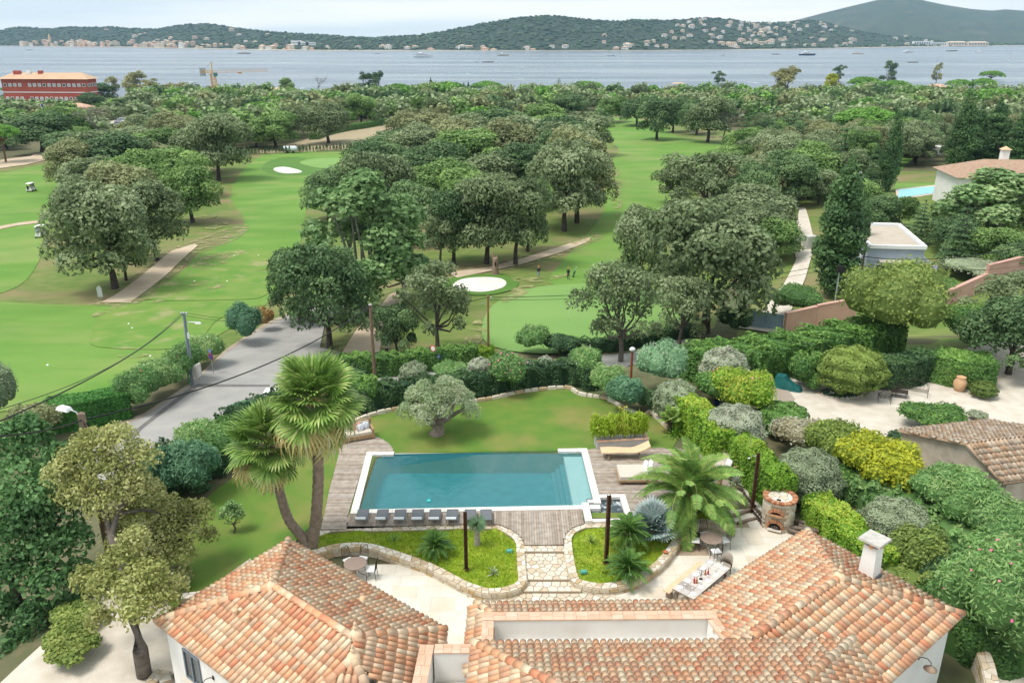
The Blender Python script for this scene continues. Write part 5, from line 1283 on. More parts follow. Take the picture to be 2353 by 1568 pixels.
# ================================================================== PLANTS OF THE GARDENS
def ribbon(mb, pts, w, tint=.5, nrm=(0,0,1), fold=0.):
    """a blade: a strip along points whose width tapers"""
    pts = [Vector(p) for p in pts]; V = []
    for i, p in enumerate(pts):
        d = (pts[min(i+1,len(pts)-1)]-pts[max(i-1,0)]).normalized(); s = d.cross(Vector(nrm)).normalized(); ww = w[i] if hasattr(w,'__len__') else w
        V += [p-s*ww, p+s*ww]
    mb.add(V, [(2*i,2*i+1,2*i+3,2*i+2) for i in range(len(pts)-1)], tint)
def fan_frond(seed, pet=1.0, bl=.95, n=30, spread=125, droop=.35):
    r = random.Random(seed); mb = MB(); mb.tube([(0,0,0),(0,pet*.5,.03),(0,pet,0)], [.022,.018,.012], 4, .45, 1)
    for i in range(n):
        a = R(-spread+2*spread*i/(n-1)); l = bl*(1-.25*abs(i/(n-1)*2-1)**2)*r.uniform(.9,1.08); ca, sa = math.sin(a), math.cos(a); z = .05*math.sin(i*3.14159)
        f = .012 if i % 2 else -.012; dr = droop*r.uniform(.6,1.4)*l
        ribbon(mb, [(0,pet,0),(ca*l*.42,pet+sa*l*.42,f*2+.02),(ca*l*.78,pet+sa*l*.78,f-.14*dr),(ca*l,pet+sa*l,-dr*.6)], [.012,.048,.044,.004], min(1,max(0,r.gauss(.5,.2))), (0,.0,1))
    return mb
def feather_frond(seed, ln=2.6, n=44, leaf=.42, arch=1.0, w=.014, vee=.5):
    r = random.Random(seed); mb = MB(); P = []
    for i in range(13):
        t = i/12; P.append(Vector((0, ln*(t-.16*arch*t*t*t), ln*(.26*arch*t-.62*arch*t*t*t)*.9)))
    mb.tube(P, [.03*(1-.85*i/12)+.004 for i in range(13)], 4, .8, 1)
    for i in range(n):
        t = .12+.87*i/(n-1); k = min(11,int(t*12)); p = P[k].lerp(P[k+1], t*12-k); d = (P[k+1]-P[k]).normalized()
        l = leaf*(math.sin(math.pi*(.12+.82*t))**.6)*r.uniform(.85,1.1)
        for s in (-1,1):
            side = Vector((s,0,0)); up = side.cross(d)*s
            tip = p+side*l*.80+d*l*.55+Vector((0,0,vee*l*.5-.12*l)); mid = p.lerp(tip,.5)+Vector((0,0,.05*l))
            ribbon(mb, [p,mid,tip], [w*.7,w,.002], min(1,max(0,r.gauss(.5,.2))), (0,0,1) if abs(d.z) < .9 else (0,1,0))
    return mb
L_FAN = leafmat('fan_palm_leaf', (.05,.095,.018), (.105,.175,.036), (.22,.29,.085), trans=.25, rough=.45)
L_DEAD = leafmat('dry_palm_leaf', (.19,.13,.05), (.34,.25,.10), (.48,.38,.17), trans=.2)
L_PHX = leafmat('date_palm_leaf', (.045,.095,.022), (.10,.18,.04), (.21,.29,.07), trans=.2, rough=.5)
L_BLUE = leafmat('blue_palm_leaf', (.11,.17,.14), (.20,.28,.24), (.34,.41,.36), trans=.15)
L_CYC = leafmat('cycad_leaf', (.02,.055,.014), (.045,.10,.022), (.10,.17,.035), trans=.15, rough=.4)
L_STEM = M('palm_leaf_stalk', (.25,.27,.07), (.33,.33,.10), scale=5, rough=.6)
L_BSTEM = M('grey_leaf_stalk', (.24,.28,.22), scale=5, rough=.6)
m_ptrunk = M('palm_trunk', (.20,.15,.11), (.30,.235,.18), scale=5, rough=.95, bump=.8, bscale=14)
def crown_of(root, fr, n, top, el0, el1, mesh, mats, name='frond', roll=.2, jit=.16, scale=(.85,1.1), seed=0):
    """fronds spiralling round a crown, from upright (el0) to hanging (el1)"""
    r = random.Random(seed); ms = [f.mesh(name, mats) for f in fr]
    for i in range(n):
        t = i/max(1,n-1); el = R(el0+(el1-el0)*t**.9)+r.gauss(0,jit); az = i*2.39996+r.gauss(0,.15)
        o = link(name, ms[i % len(ms)], root); s = r.uniform(*scale)
        o.rotation_mode = 'XYZ'; o.location = top+Vector((0,0,.12*(1-t)))
        o.rotation_euler = (Matrix.Rotation(az,4,'Z') @ Matrix.Rotation(el,4,'X') @ Matrix.Rotation(r.gauss(0,roll),4,'Y')).to_euler(); o.scale = (s,s,s)
    return ms
def ring_trunk(pts, r0, r1, seg=10, n=46):
    """ringed palm trunk along a bent line"""
    P = [Vector(p) for p in pts]; mb = MB(); out = []; rad = []
    sp = smooth_poly([(p.x,p.y) for p in P], 8, False); zz = np.interp(np.linspace(0,1,len(sp)), np.linspace(0,1,len(P)), [p.z for p in P])
    Q = [Vector((a[0],a[1],z)) for a, z in zip(sp, zz)]
    for i in range(n+1):
        t = i/n*(len(Q)-1); k = min(int(t),len(Q)-2); out.append(Q[k].lerp(Q[k+1],t-k)); rad.append((r0+(r1-r0)*(i/n))*(1.06 if i % 2 else .95)*(1.25 if i == 0 else 1))
    return mb.tube(out, rad, seg)
# ---- the pair of fan palms
fans = [fan_frond(i, 1.15, .98, 30, 132, .22) for i in range(3)]; deads = [fan_frond(9, 1.25, 1.15, 24, 120, 1.1), fan_frond(10, 1.2, 1.1, 22, 100, 1.4)]
base = at(716,1252,-.1)
def fan_palm(tops, label, n, seed, low=1.0, nd=13, r0=.25):
    root = thing('fan_palm', label, 'palm tree', base, 0, 'pair of tall fan palms by the left deck'); B = Vector(base)
    pts = [Vector((0,0,-.3))]+[t-B for t in tops]
    ring_trunk(pts, r0*1.15, r0*.85).build('trunk', m_ptrunk, root)
    top = pts[-1]; rr = random.Random(seed); mb = MB()
    for i in range(70):      # old leaf bases on the upper trunk
        t = rr.uniform(0,1); p = top.lerp(pts[-2], t*.55); a = rr.uniform(0,6.28); d = Vector((math.cos(a),math.sin(a),.5)); mb.bar(p+d*r0*.6, p+d*(r0*.6+.24), .10, .05, rr.random())
    mb.build('leaf_bases', m_ptrunk, root)['kind'] = 'stuff'
    crown_of(root, fans, n, top, 82, -38, None, [L_FAN, L_STEM], 'frond', seed=seed, scale=(.9*low,1.15*low))
    crown_of(root, deads, nd, top-Vector((0,0,.18)), -24, -70, None, [L_DEAD, L_DEAD], 'dry_frond', seed=seed+1, scale=(.85*low,1.05*low))
y0_ = base.y
fan_palm([aty(727,1180,y0_-.1), aty(731,1080,y0_-.3), aty(727,1000,y0_-.4), aty(722,925,y0_-.5)], 'taller fan palm on an upright trunk, right one of the pair', 58, 3, 1.06, 24)
fan_palm([aty(664,1195,y0_-.1), aty(636,1105,y0_-.2), aty(612,1022,y0_-.3)], 'lower fan palm on a trunk leaning left, left one of the pair', 44, 5, .92, 14, .22)
# ---- date palm with feather leaves by the right deck
p = at(1580,1190,-.05); dp = thing('date_palm', 'big feathery date palm on a stout dark trunk beside the oven steps', 'palm tree', p)
mb = MB(); mb.lathe([(.40,-.3),(.42,.1),(.40,.7),(.46,1.05),(.30,1.3)], 12); rr = random.Random(3)
for i in range(90):
    a = rr.uniform(0,6.28); z = rr.uniform(.05,1.15); d = Vector((math.cos(a),math.sin(a),.6)); mb.bar(d*.36+Vector((0,0,z)), d*.50+Vector((0,0,z)), .12, .05, rr.random())
mb.build('trunk', M('dark_palm_trunk', (.06,.045,.035), (.12,.09,.065), scale=6, rough=.95, bump=.6), dp)
crown_of(dp, [feather_frond(i, 2.75, 66, .50, a, .021) for i, a in enumerate((.75,1.,1.3))], 54, Vector((0,0,1.25)), 84, -12, None, [L_PHX, L_STEM], 'frond', seed=7, scale=(.95,1.26))
# ---- silver blue fan palm
p = at(1497,1232,-.1); bp_ = thing('blue_fan_palm', 'silvery blue low fan palm between the whirlpool and date palm', 'palm tree', p)
MB().lathe([(.16,-.2),(.18,.2),(.10,.4)], 8).build('trunk', m_ptrunk, bp_)
crown_of(bp_, [fan_frond(i+20, .62, .66, 26, 140, .1) for i in range(3)], 36, Vector((0,0,.35)), 80, 2, None, [L_BLUE, L_BSTEM], 'frond', seed=11, scale=(1.0,1.32))
# ---- cycads
cyc = [feather_frond(i+30, 1.0, 34, .20, a, .011, .55) for i, a in enumerate((.6,.9,1.1))]
CYM = [f.mesh('frond', [L_CYC, L_CYC]) for f in cyc]
def cycad(px, py, z, h, n, label, s, cone=False, seed=1, lo=-8):
    root = thing('cycad', label, 'cycad', at(px,py,z), 0, 'cycads in the raised beds'); r = random.Random(seed)
    MB().lathe([(.16,-.1),(.2,.1),(.19,h),(.1,h+.12)], 10).build('trunk', MATS['dark_palm_trunk'], root)
    for i in range(n):
        t = i/(n-1); o = link('frond', CYM[i%3], root); o.location = (0,0,h+.08)
        o.rotation_euler = (Matrix.Rotation(i*2.39996,4,'Z') @ Matrix.Rotation(R(78+(lo-78)*t)+r.gauss(0,.08),4,'X')).to_euler(); q = s*r.uniform(.88,1.1); o.scale = (q,q,q)
    if cone: MB().ball((0,0,h+.22), (.17,.17,.22), 12, 8, .5).build('cone', M('tan_cone', (.52,.36,.19), (.6,.44,.26), scale=12, rough=.9, bump=.8), root)
cycad(1000,1272,-.15,.25,44,'round dark cycad in the left bed beside the rusty post',1.0,False,1)
cycad(1441,1262,-.15,.75,46,'tallest cycad with a tan cone in its middle, in the right bed',1.25,True,2)
cycad(1440,1322,-.15,.22,40,'low spreading cycad at front edge of the right bed',1.2,False,3,-2)
# ---- spiky globe yucca
p = at(1096,1252,-.15); yu = thing('yucca', 'spiky round yucca on a pale trunk behind the rusty post', 'yucca', p)
MB().lathe([(.16,-.1),(.15,.3),(.14,.95)], 9).build('trunk', M('pale_fibre_trunk', (.42,.38,.33), (.30,.26,.22), scale=9, rough=.95, bump=.5), yu)
mb = MB(); rr = random.Random(5)
for i in range(420):
    a = i*2.39996; el = math.asin(1-1.75*(i+.5)/420); d = Vector((math.cos(a)*math.cos(el), math.sin(a)*math.cos(el), math.sin(el))); l = rr.uniform(.48,.58)
    ribbon(mb, [d*.06,d*l*.6,d*l], [.012,.012,.002], rr.random(), (d.y+.3,-d.x+.1,.4))
for f in range(len(mb.v)): mb.v[f] = (mb.v[f][0], mb.v[f][1], mb.v[f][2]+1.22)
mb.build('leaves', leafmat('yucca_leaf', (.07,.14,.07), (.13,.22,.12), (.22,.32,.19)), yu)['kind'] = 'stuff'
def spiky(px, py, z, name, label, n, ln, w, mat, cat, el0=15, el1=85, bend=.3, seed=1, group=None):
    root = thing(name, label, cat, at(px,py,z), 0, group); r = random.Random(seed)
    for i in range(n):
        mb = MB(); a = i*2.39996; el = R(el1+(el0-el1)*(i/n)); l = ln*r.uniform(.75,1.15); d = Vector((math.cos(a)*math.cos(el), math.sin(a)*math.cos(el), math.sin(el)))
        side = Vector((-d.y,d.x,.01)); up = side.cross(d)
        ribbon(mb, [(0,0,.02), d*l*.5, d*l*.8-Vector((0,0,bend*l*.12)), d*l-Vector((0,0,bend*l*.4))], [w*.7,w,w*.7,.003], r.random(), up)
        mb.build('leaf', mat, root)
spiky(1133,1318,-.15,'agave','striped agave with pale tips near the front of left bed',22,.42,.03,leafmat('agave_leaf',(.09,.13,.06),(.20,.24,.12),(.42,.42,.25)),'agave')
spiky(906,1242,-.15,'young_palm','small young palm tuft in the narrow end of left bed',18,.55,.02,L_PHX,'plant',20,80,.6,2)
spiky(1357,1246,-.15,'young_palm','small young palm tuft in the left part of right bed',20,.55,.02,L_PHX,'plant',20,80,.6,3)
spiky(1690,1108,-.05,'yucca','pale striped yucca on gravel by the right rusty post',34,.75,.03,leafmat('pale_yucca_leaf',(.16,.20,.11),(.33,.37,.24),(.52,.54,.38)),'yucca',0,80,.3,4)
spiky(1755,1112,-.05,'yucca','green sword-leaved yucca behind the round oven',22,.8,.035,L_CYC,'yucca',15,82,.4,5)
spiky(1548,1000,-.05,'fern_palm','bright green low palm tuft beside the bamboo planter',30,.9,.03,leafmat('bright_fern',(.05,.12,.015),(.10,.21,.02),(.18,.30,.04)),'plant',8,75,.9,6)
p = at(1538,992,0); ft = thing('fan_palm', 'small fan palm with dark trunk behind the bamboo planter', 'palm tree', p); MB().tube([(0,0,-.1),(.03,0,.9)], [.11,.10], 8).build('trunk', MATS['dark_palm_trunk'], ft)
crown_of(ft, [fan_frond(60, .4, .42, 20, 120, .2)], 20, Vector((.03,0,.9)), 75, 0, None, [L_FAN, L_STEM], 'frond', seed=2)
def lid(px, py, z, label):
    t = thing('valve_box_lid', label, 'valve lid', at(px,py,z)); MB().box((0,0,.02), (.28,.2,.05), .1, taper=.94).build('lid', M('green_plastic', (.07,.28,.22), (.09,.32,.26), rough=.5), t); MB().box((0,0,-.03), (.31,.23,.06), .1).build('frame', MATS['green_plastic'], t)
lid(1170,1264,-.10,'turquoise valve box lid at right end of left bed'); lid(1341,1312,-.10,'turquoise valve box lid at the front of right bed')
# ---- olive tree on the lawn
def big_tree(name, label, px, py, z, blobs, n, size, lm, bark, r0, fork, nl, cat='tree', trunk=None, **kw):
    root = thing(name, label, cat, at(px,py,z)); 
    link('crown', crown_mesh('crown', blobs, n, size, lm, **kw), root)
    (trunk or trunk_mb(blobs, 3, max(b[2] for b in blobs), r0, fork, nl=nl)).build('trunk', bark, root); return root
r_ = np.random.default_rng(12); bl = []
for i in range(30):
    a = i*2.4; q = math.sqrt((i+.5)/30); s = r_.uniform(.42,.66); bl.append((math.cos(a)*q*2.15+.15, math.sin(a)*q*1.7, 1.15+2.0*math.sqrt(max(0,1-q*q))*.85+r_.uniform(-.3,.45), s, s, s*.95))
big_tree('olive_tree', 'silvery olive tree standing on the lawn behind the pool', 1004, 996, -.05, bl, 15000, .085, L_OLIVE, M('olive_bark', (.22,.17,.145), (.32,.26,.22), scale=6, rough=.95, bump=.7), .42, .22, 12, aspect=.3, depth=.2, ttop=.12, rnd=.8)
# ---- foreground trees at the left edge
r_ = np.random.default_rng(21); bl = []
def spot(px, py, y, s, f=1.0): p = aty(px,py,y); return (p.x, p.y, p.z, s, s, s*f)
B0 = gt(96,1560)
for px, py, y, s in [(20,1010,33,1.1),(80,1005,33,1.0),(140,1060,32.5,1.2),(40,1080,32.5,1.3),(110,1120,32,1.3),(10,1150,32,1.2),(60,1190,31.5,1.4),(150,1170,32,1.1),(20,1240,31,1.3),(100,1260,31,1.3),(170,1240,31.5,1.1),(30,1320,30.5,1.3),(110,1340,30,1.2),(180,1320,31,1.0),(10,1410,30,1.2),(80,1420,29.5,1.1),(150,1400,30.5,.9),(40,1490,29,1.0),(190,1390,31,.8),(60,980,33.4,.8),(120,1460,29.5,.6)]: bl.append(spot(px,py,y,s))
bl = [(b[0]-B0.x,b[1]-B0.y,b[2]-B0.z,b[3],b[4],b[5]) for b in bl]
def limbs(root_pt, segs, r0):
    mb = MB()
    for pts, ra, rb in segs:
        P = [Vector(q)-root_pt for q in pts]; mb.tube(P, [ra+(rb-ra)*i/(len(P)-1) for i in range(len(P))], 8)
    return mb
tr = limbs(B0, [([B0-Vector((0,0,.5)), aty(110,1490,30), aty(60,1430,30.2), aty(15,1300,30.5)],.34,.14), ([aty(110,1490,30), aty(90,1400,30.5), aty(95,1250,31.5), aty(70,1050,33)],.28,.06), ([aty(110,1490,30), aty(40,1490,29.6), aty(-30,1480,29.4)],.2,.1), ([aty(95,1250,31.5), aty(150,1170,32)],.11,.05)], .3)
big_tree('oak_tree', 'dark glossy oak at the left edge with blackish trunk', 96, 1560, 0, [(b[0],b[1],b[2],b[3]*.86,b[4]*.86,b[5]*.8) for b in bl], 10500, .13, leafmat('glossy_oak_leaves', (.025,.06,.02), (.06,.125,.042), (.15,.245,.10)), m_barkd, .3, .3, 4, trunk=tr, depth=.34, rnd=1.1).location = B0
bl = []; B1 = at(330,1546,-.9)
for px, py, y, s in [(210,1020,32,.9),(270,1010,32,.9),(320,1050,32,.9),(170,1060,32,.9),(240,1080,31.5,1.1),(300,1110,31.5,1.0),(180,1130,31,1.0),(250,1150,31,1.1),(340,1130,32,.8),(370,1170,32.5,.9),(420,1180,33,.8),(460,1175,33.3,.7),(300,1190,31.5,.9),(390,1220,32,.9),(440,1215,32.6,.7),(480,1230,33,.5),(350,1250,31.5,1.0),(280,1240,31,.8),(410,1270,31.8,.8),(340,1310,31,1.0),(400,1330,31.3,.8),(270,1310,30.5,.9),(300,1365,25.6,.8),(360,1380,26,.75),(240,1350,26,.8),(310,1410,24.7,.62),(340,1320,26.5,.8),(270,1290,27,.8),(390,1350,27,.7),(230,1420,26,.6),(200,1330,27.5,.7),(310,1240,28,.7),(130,1090,31,.7),(420,1320,31.8,.5)]: bl.append(spot(px,py,y,s*1.02,.85))
bl = [(b[0]-B1.x,b[1]-B1.y,b[2]-B1.z,b[3],b[4],b[5]) for b in bl]
tr = limbs(B1, [([B1-Vector((0,0,.5)), aty(322,1490,25.2), aty(308,1420,26), aty(285,1330,28), aty(255,1230,30)],.31,.17), ([aty(255,1230,30), aty(235,1140,31), aty(200,1060,32)],.15,.05), ([aty(255,1230,30), aty(270,1180,30.5), aty(285,1150,30.8)],.13,.1), ([aty(270,1180,30.5), aty(330,1170,31.5), aty(430,1190,32.8)],.10,.03), ([aty(285,1330,28), aty(350,1310,30), aty(410,1300,31.5)],.09,.03), ([aty(285,1330,28), aty(240,1370,29.5)],.08,.03), ([aty(300,1400,26.4), aty(340,1390,29.5)],.08,.03)], .3)
big_tree('oak_tree', 'yellowish oak with a stout bare trunk rising from gravel beside the house', 330, 1546, 0, bl, 30000, .08, L_ACA, m_bark, .3, .3, 4, trunk=tr, depth=.36, rnd=1., tv=.22).location = B1
p = gt(538,1224); sp_ = [(.0,0,1.0,.38,.38,.35),(.25,.1,1.3,.35,.35,.3),(-.3,0,1.25,.33,.3,.3),(.1,0,1.6,.3,.3,.3),(-.1,.2,1.45,.3,.3,.3),(.45,0,1.05,.25,.25,.22),(-.5,0,.95,.22,.22,.2)]
big_tree('young_citrus_tree', 'small young tree on a thin stem in the left lawn', 538, 1224, p.z, sp_, 900, .07, L_ASH, m_bark, .05, .35, 6, depth=.4)
p = at(1409+40*0,980,-.05); 
sp_ = [(.1,0,1.0,.2,.2,.2),(-.15,0,1.15,.15,.15,.15),(.25,.1,1.2,.14,.14,.14)]
big_tree('persimmon_sapling', 'thin sapling with a few orange leaves before the dark oleander', 1427, 975, -.05, sp_, 60, .06, leafmat('orange_leaves', (.3,.2,.03), (.45,.22,.03), (.5,.3,.05)), m_barkg, .04, .4, 3, depth=.5)

# ---- shrubs: by foot, top and width as seen in the photograph
def pshrub(px, base_, w, top, lm, name, label, style='loose', n=2600, size=.085, z=None, group=None, cat='shrub', flowers=None, deep=None, seed=None, **kw):
    p = gt(px,base_) if z is None else at(px,base_,z); q = pxm(p); t = aty(px,top,p.y+w*q*.25); W_, H = w*q, max(.4,t.z-p.z); sd = seed or int(px*7+base_); r = np.random.default_rng(sd)
    root = thing(name, label, cat, p, 0, group); D_ = (deep or w)*q
    if style == 'ball': bl = [(0,0,H*.52,W_/2,D_/2,H*.50)]; kw.setdefault('depth', .05); kw.setdefault('rnd', .55)
    elif style == 'box':
        bl = []; 
        for i in range(16): bl.append((r.uniform(-.36,.36)*W_, r.uniform(-.3,.3)*D_, H*r.uniform(.3,.72), W_*.24, D_*.26, H*.27))
    else:
        bl = []
        for i in range(11):
            a = i*2.4; k = math.sqrt((i+.5)/11)*.62; s = r.uniform(.26,.40); bl.append((math.cos(a)*k*W_/2*1.05, math.sin(a)*k*D_/2, H*(.34+.34*math.sqrt(1-k*k)+r.uniform(-.08,.10)), s*W_*.72, s*D_*.72, s*H*.85))
        kw.setdefault('depth', .2); kw.setdefault('rnd', .8)
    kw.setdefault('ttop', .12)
    me = shrub_mesh('foliage', bl, n, size, lm, sd, **kw); o = link('foliage', me, root)
    if flowers:
        col, nf = flowers; V, F, tt = blob_leaves(bl, nf, .075, np.random.default_rng(sd+5), depth=.02, low=-.1, aspect=.9, up=.6); V[:,2] += .03
        link('blossoms', arr_mesh('blossoms', V, F, tt, M('petals_%s' % name if False else 'petals_'+col, {'pink':(.75,.16,.30),'white':(.8,.78,.74),'red':(.6,.06,.09)}[col], None, scale=3, rough=.7)), root)['kind'] = 'stuff'
    return root
OL = dict(aspect=.28, size=.12)
for a in [
 # far side of the lawn
 (952,905,66,826,L_GREY,'clipped_shrub','grey-green clipped ball left of the brownish oleander, behind the olive tree','ball',4500,.07,{}),
 (1036,884,92,826,L_OLEA,'oleander','brownish low oleander between two clipped balls','loose',2600,.10,OL),
 (1102,884,57,818,L_GREY,'clipped_shrub','grey-green clipped ball left of the pink oleander','ball',3800,.07,{}),
 (1167,905,92,802,L_OLEA,'oleander','pink-flowered oleander between clipped balls behind the lawn','loose',4200,.10,dict(OL, flowers=('pink',34))),
 (1252,872,44,815,L_GREY,'clipped_shrub','small grey-green clipped ball right of the pink oleander','ball',2600,.07,{}),
 (1287,868,32,820,L_HEDGE,'clipped_shrub','small dark green ball touching the grey one','ball',1600,.07,{}),
 (1345,878,78,790,L_OLEA,'oleander','pale-flowered oleander at the lane corner','loose',3400,.10,dict(OL, flowers=('white',26))),
 (1395,918,80,832,L_OLEA,'oleander','dense oleander behind the curve of lawn border','loose',3800,.10,OL),
 (1434,950,84,858,L_TEAL,'pittosporum','bluish green bush standing on the lawn border bend','loose',5200,.10,OL),
 (1515,905,125,772,leafmat('feathery_mimosa', (.06,.12,.06), (.13,.23,.12), (.24,.35,.2)),'mimosa','pale feathery mimosa shrub in front of the lane','loose',4200,.10,dict(aspect=.35)),
 (1548,965,100,868,L_GREY,'clipped_shrub','grey-green clipped olive ball left end of the lime hedge','ball',6500,.075,{}),
 (1480,940,60,890,L_DKSH,'shrub','dark shrub in the shade beside bluish bush','loose',1800,.10,{}),
 # hedge line on the right
 (1680,1040,136,922,L_GREY,'clipped_shrub','large silver clipped ball over the first lime hedge','ball',12500,.062,{}),
 (1793,995,120,918,L_HEDGE,'clipped_shrub','dark green clipped dome beside gravel court edge','ball',6500,.085,{}),
 (1832,1045,135,946,leafmat('dry_shrub_leaves', (.12,.11,.06), (.22,.20,.12), (.33,.31,.21)),'shrub','half-dry greyish brown shrub','loose',4200,.085,{}),
 (1905,1075,130,955,L_BOX,'shrub','green and rusty dome shrub right of the half-dry one','loose',5200,.085,{}),
 (1846,1155,150,1022,L_GREY,'clipped_shrub','big silver clipped ball behind the round oven','ball',12500,.062,{}),
 (2010,1130,200,990,L_YEL,'yellow_shrub','bright yellow leaved shrub in the right hedge','loose',8000,.10,{}),
 (2046,1262,152,1136,L_GREY,'clipped_shrub','silver clipped ball above the chimney','ball',12500,.062,{}),
 (2095,1335,140,1195,L_YG,'shrub','yellow-green shrub to the right of chimney','loose',5500,.085,{}),
 (2185,1215,220,1055,L_OLEA,'oleander','tall fresh green oleander in front of the tiled garage','loose',9000,.11,dict(OL)),
 (2280,1260,200,1130,L_OLEA,'oleander','oleander at right edge below the garage roof','loose',7000,.11,dict(OL)),
 (2250,1500,260,1225,L_OLEA,'oleander','huge pink-flowering oleander at lower right','loose',14000,.105,dict(OL, flowers=('pink',60))),
 (2170,1385,130,1265,L_DKSH,'oleander','darker oleander behind the pink-flowering one','loose',4200,.10,dict(OL)),
 (2310,1480,150,1380,L_HEDGE,'hedge_bush','dense hedge bush in the lower right corner','loose',5200,.09,{}),
 (1715,1075,90,1000,L_HEDGE,'shrub','dark shrub between two lime hedges','loose',2400,.085,{}),
 (1925,1130,100,1060,L_HEDGE,'shrub','dark green shrub between the silver ball and yellow shrub','loose',3000,.085,{}),
 (1900,1225,60,1150,L_TEAL,'shrub','bluish shrub behind the firewood','loose',2200,.085,{}),
 # neighbour court
 (1657,905,112,792,L_GREY,'clipped_shrub','silver dome-shaped bush left of the covered barbecue','ball',7500,.08,{}),
 (1703,955,140,838,L_LIME,'pittosporum','glossy lime green bush with one pink oleander spray','loose',7500,.095,dict(flowers=('pink',12))),
 (1640,930,90,850,L_HEDGE,'shrub','dark shrub under the silver dome','loose',3000,.09,{}),
 (1852,892,76,800,L_HEDGE,'hedge_bush','rounded hedge bush left of the clipped dome tree','box',5200,.09,{}),
 (2255,912,58,872,L_BOX,'clipped_shrub','small dark ball beside the terracotta jar','ball',2600,.07,{}),
 (2140,985,140,920,L_HEDGE,'laurel_bush','glossy laurel bush at the garage gable','loose',4200,.10,{}),
 (2245,965,50,940,L_GREY,'shrub','thin wispy shrub by the garage roof ridge','loose',500,.08,{}),
 (2090,1010+20,110,985,L_DKSH,'shrub','dark shrub under the garage eave','loose',3000,.09,{}),
 (1830,930-200,120,650,L_HEDGE,'ivy_mound','ivy spilling over the pink wall','loose',3600,.10,{}),
 (1690,770,80,700,L_DKSH,'shrub','dark shrub left of the blue gate','loose',2600,.10,{}),
 (2130,690,130,630,L_HEDGE,'shrub','green shrubs below the pavilion','loose',4200,.10,{}),
 (2270,640,190,588,L_GREY,'shrub','bluish shrubs above the pink wall','loose',4200,.12,{}),
 (2040,815,235,592,L_YG,'laurel_tree','yellow-green dense tree in front of the pavilion','loose',15000,.12,dict(depth=.32)),
 (2235,800,160,690,L_HEDGE,'shrub','green shrub mass left of the spreading court oak','loose',6000,.11,{}),
 # lane side
 (1222,815,80,742,L_OLEA,'shrub','upright bush by the putting green edge','loose',3000,.12,dict(aspect=.4)),
 (1290,815,90,762,L_DKSH,'shrub','dark low bush right of the upright bush','loose',2600,.12,{}),
 # road side
 (565,790,88,692,L_TEAL,'oleander','rounded dark bush by the road bend on golf side','loose',5200,.12,dict(OL)),
 (610,760,50,700,leafmat('reddish_shrub', (.14,.09,.03), (.26,.16,.06), (.36,.24,.1)),'shrub','small reddish shrub beside the rounded dark bush','loose',900,.10,{}),
 (470,842,96,762,L_OLEA,'oleander','oleander with white blossom behind the street lamp pole','loose',5600,.11,dict(OL, flowers=('white',26))),
 (425,880,100,785,L_OLEA,'oleander','oleander with red blossom left of the utility boxes','loose',5600,.11,dict(OL, flowers=('red',22))),
 (375,912,110,812,L_OLEA,'oleander','middle oleander of the roadside row','loose',5600,.11,dict(OL, flowers=('white',10))),
 (322,942,110,838,L_OLEA,'oleander','oleander next to the clipped cypress hedge','loose',5600,.11,dict(OL, flowers=('red',8))),
 (10,985,90,820,leafmat('pine_needles_grey', (.06,.09,.055), (.12,.16,.09), (.2,.25,.15)),'pine','grey-green pine at left edge above the street lamp','loose',5200,.12,dict(aspect=.3)),
 (80,1010,120,915,L_OAKB,'shrub','brownish bush behind the near street lamp','loose',4200,.11,{}),
 # between road and lawn, left of the palms
 (480,1075,150,958,L_OLEA,'oleander','round oleander at the road side of left lawn','loose',7500,.105,dict(OL)),
 (395,1140,112,1022,L_TEAL,'shrub','dense round bush nearest the yellowish oak','loose',6000,.09,{}),
 (455,1135,120,1000,L_TEAL,'oleander','dark teal oleander between two round bushes','loose',6500,.105,dict(OL)),
 (520,1040,80,950,L_HEDGE,'shrub','shrub partly hidden by the lower fan palm','loose',3200,.09,{}),
 (560,1000,90,920,L_TEAL,'shrub','shrub behind the lower fan palm toward the road','loose',3200,.1,{}),
 (845,935,70,852,L_HEDGE,'shrub','bushy shrub right of the tall fan palm','loose',3000,.09,{}),
 (180,1440,120,1385,L_YG,'shrub','yellow-green shrub under the left edge oak','loose',3600,.09,{}),
 (170,1510,130,1440,L_YG,'shrub','yellow-green undergrowth bush beside gravel at lower left','loose',3600,.09,{}),
 (460,1130,50,1108,L_DKSH,'shrub','low dark shrub at the lawn corner','loose',900,.08,{}),
]:
    px, b, w, tp, lm, nm, lb, st, n, sz, kw = a
    kw = dict(kw); sz = kw.pop('size', sz)
    pshrub(px, b, w, tp, lm, nm, lb, st, n, sz, **kw)
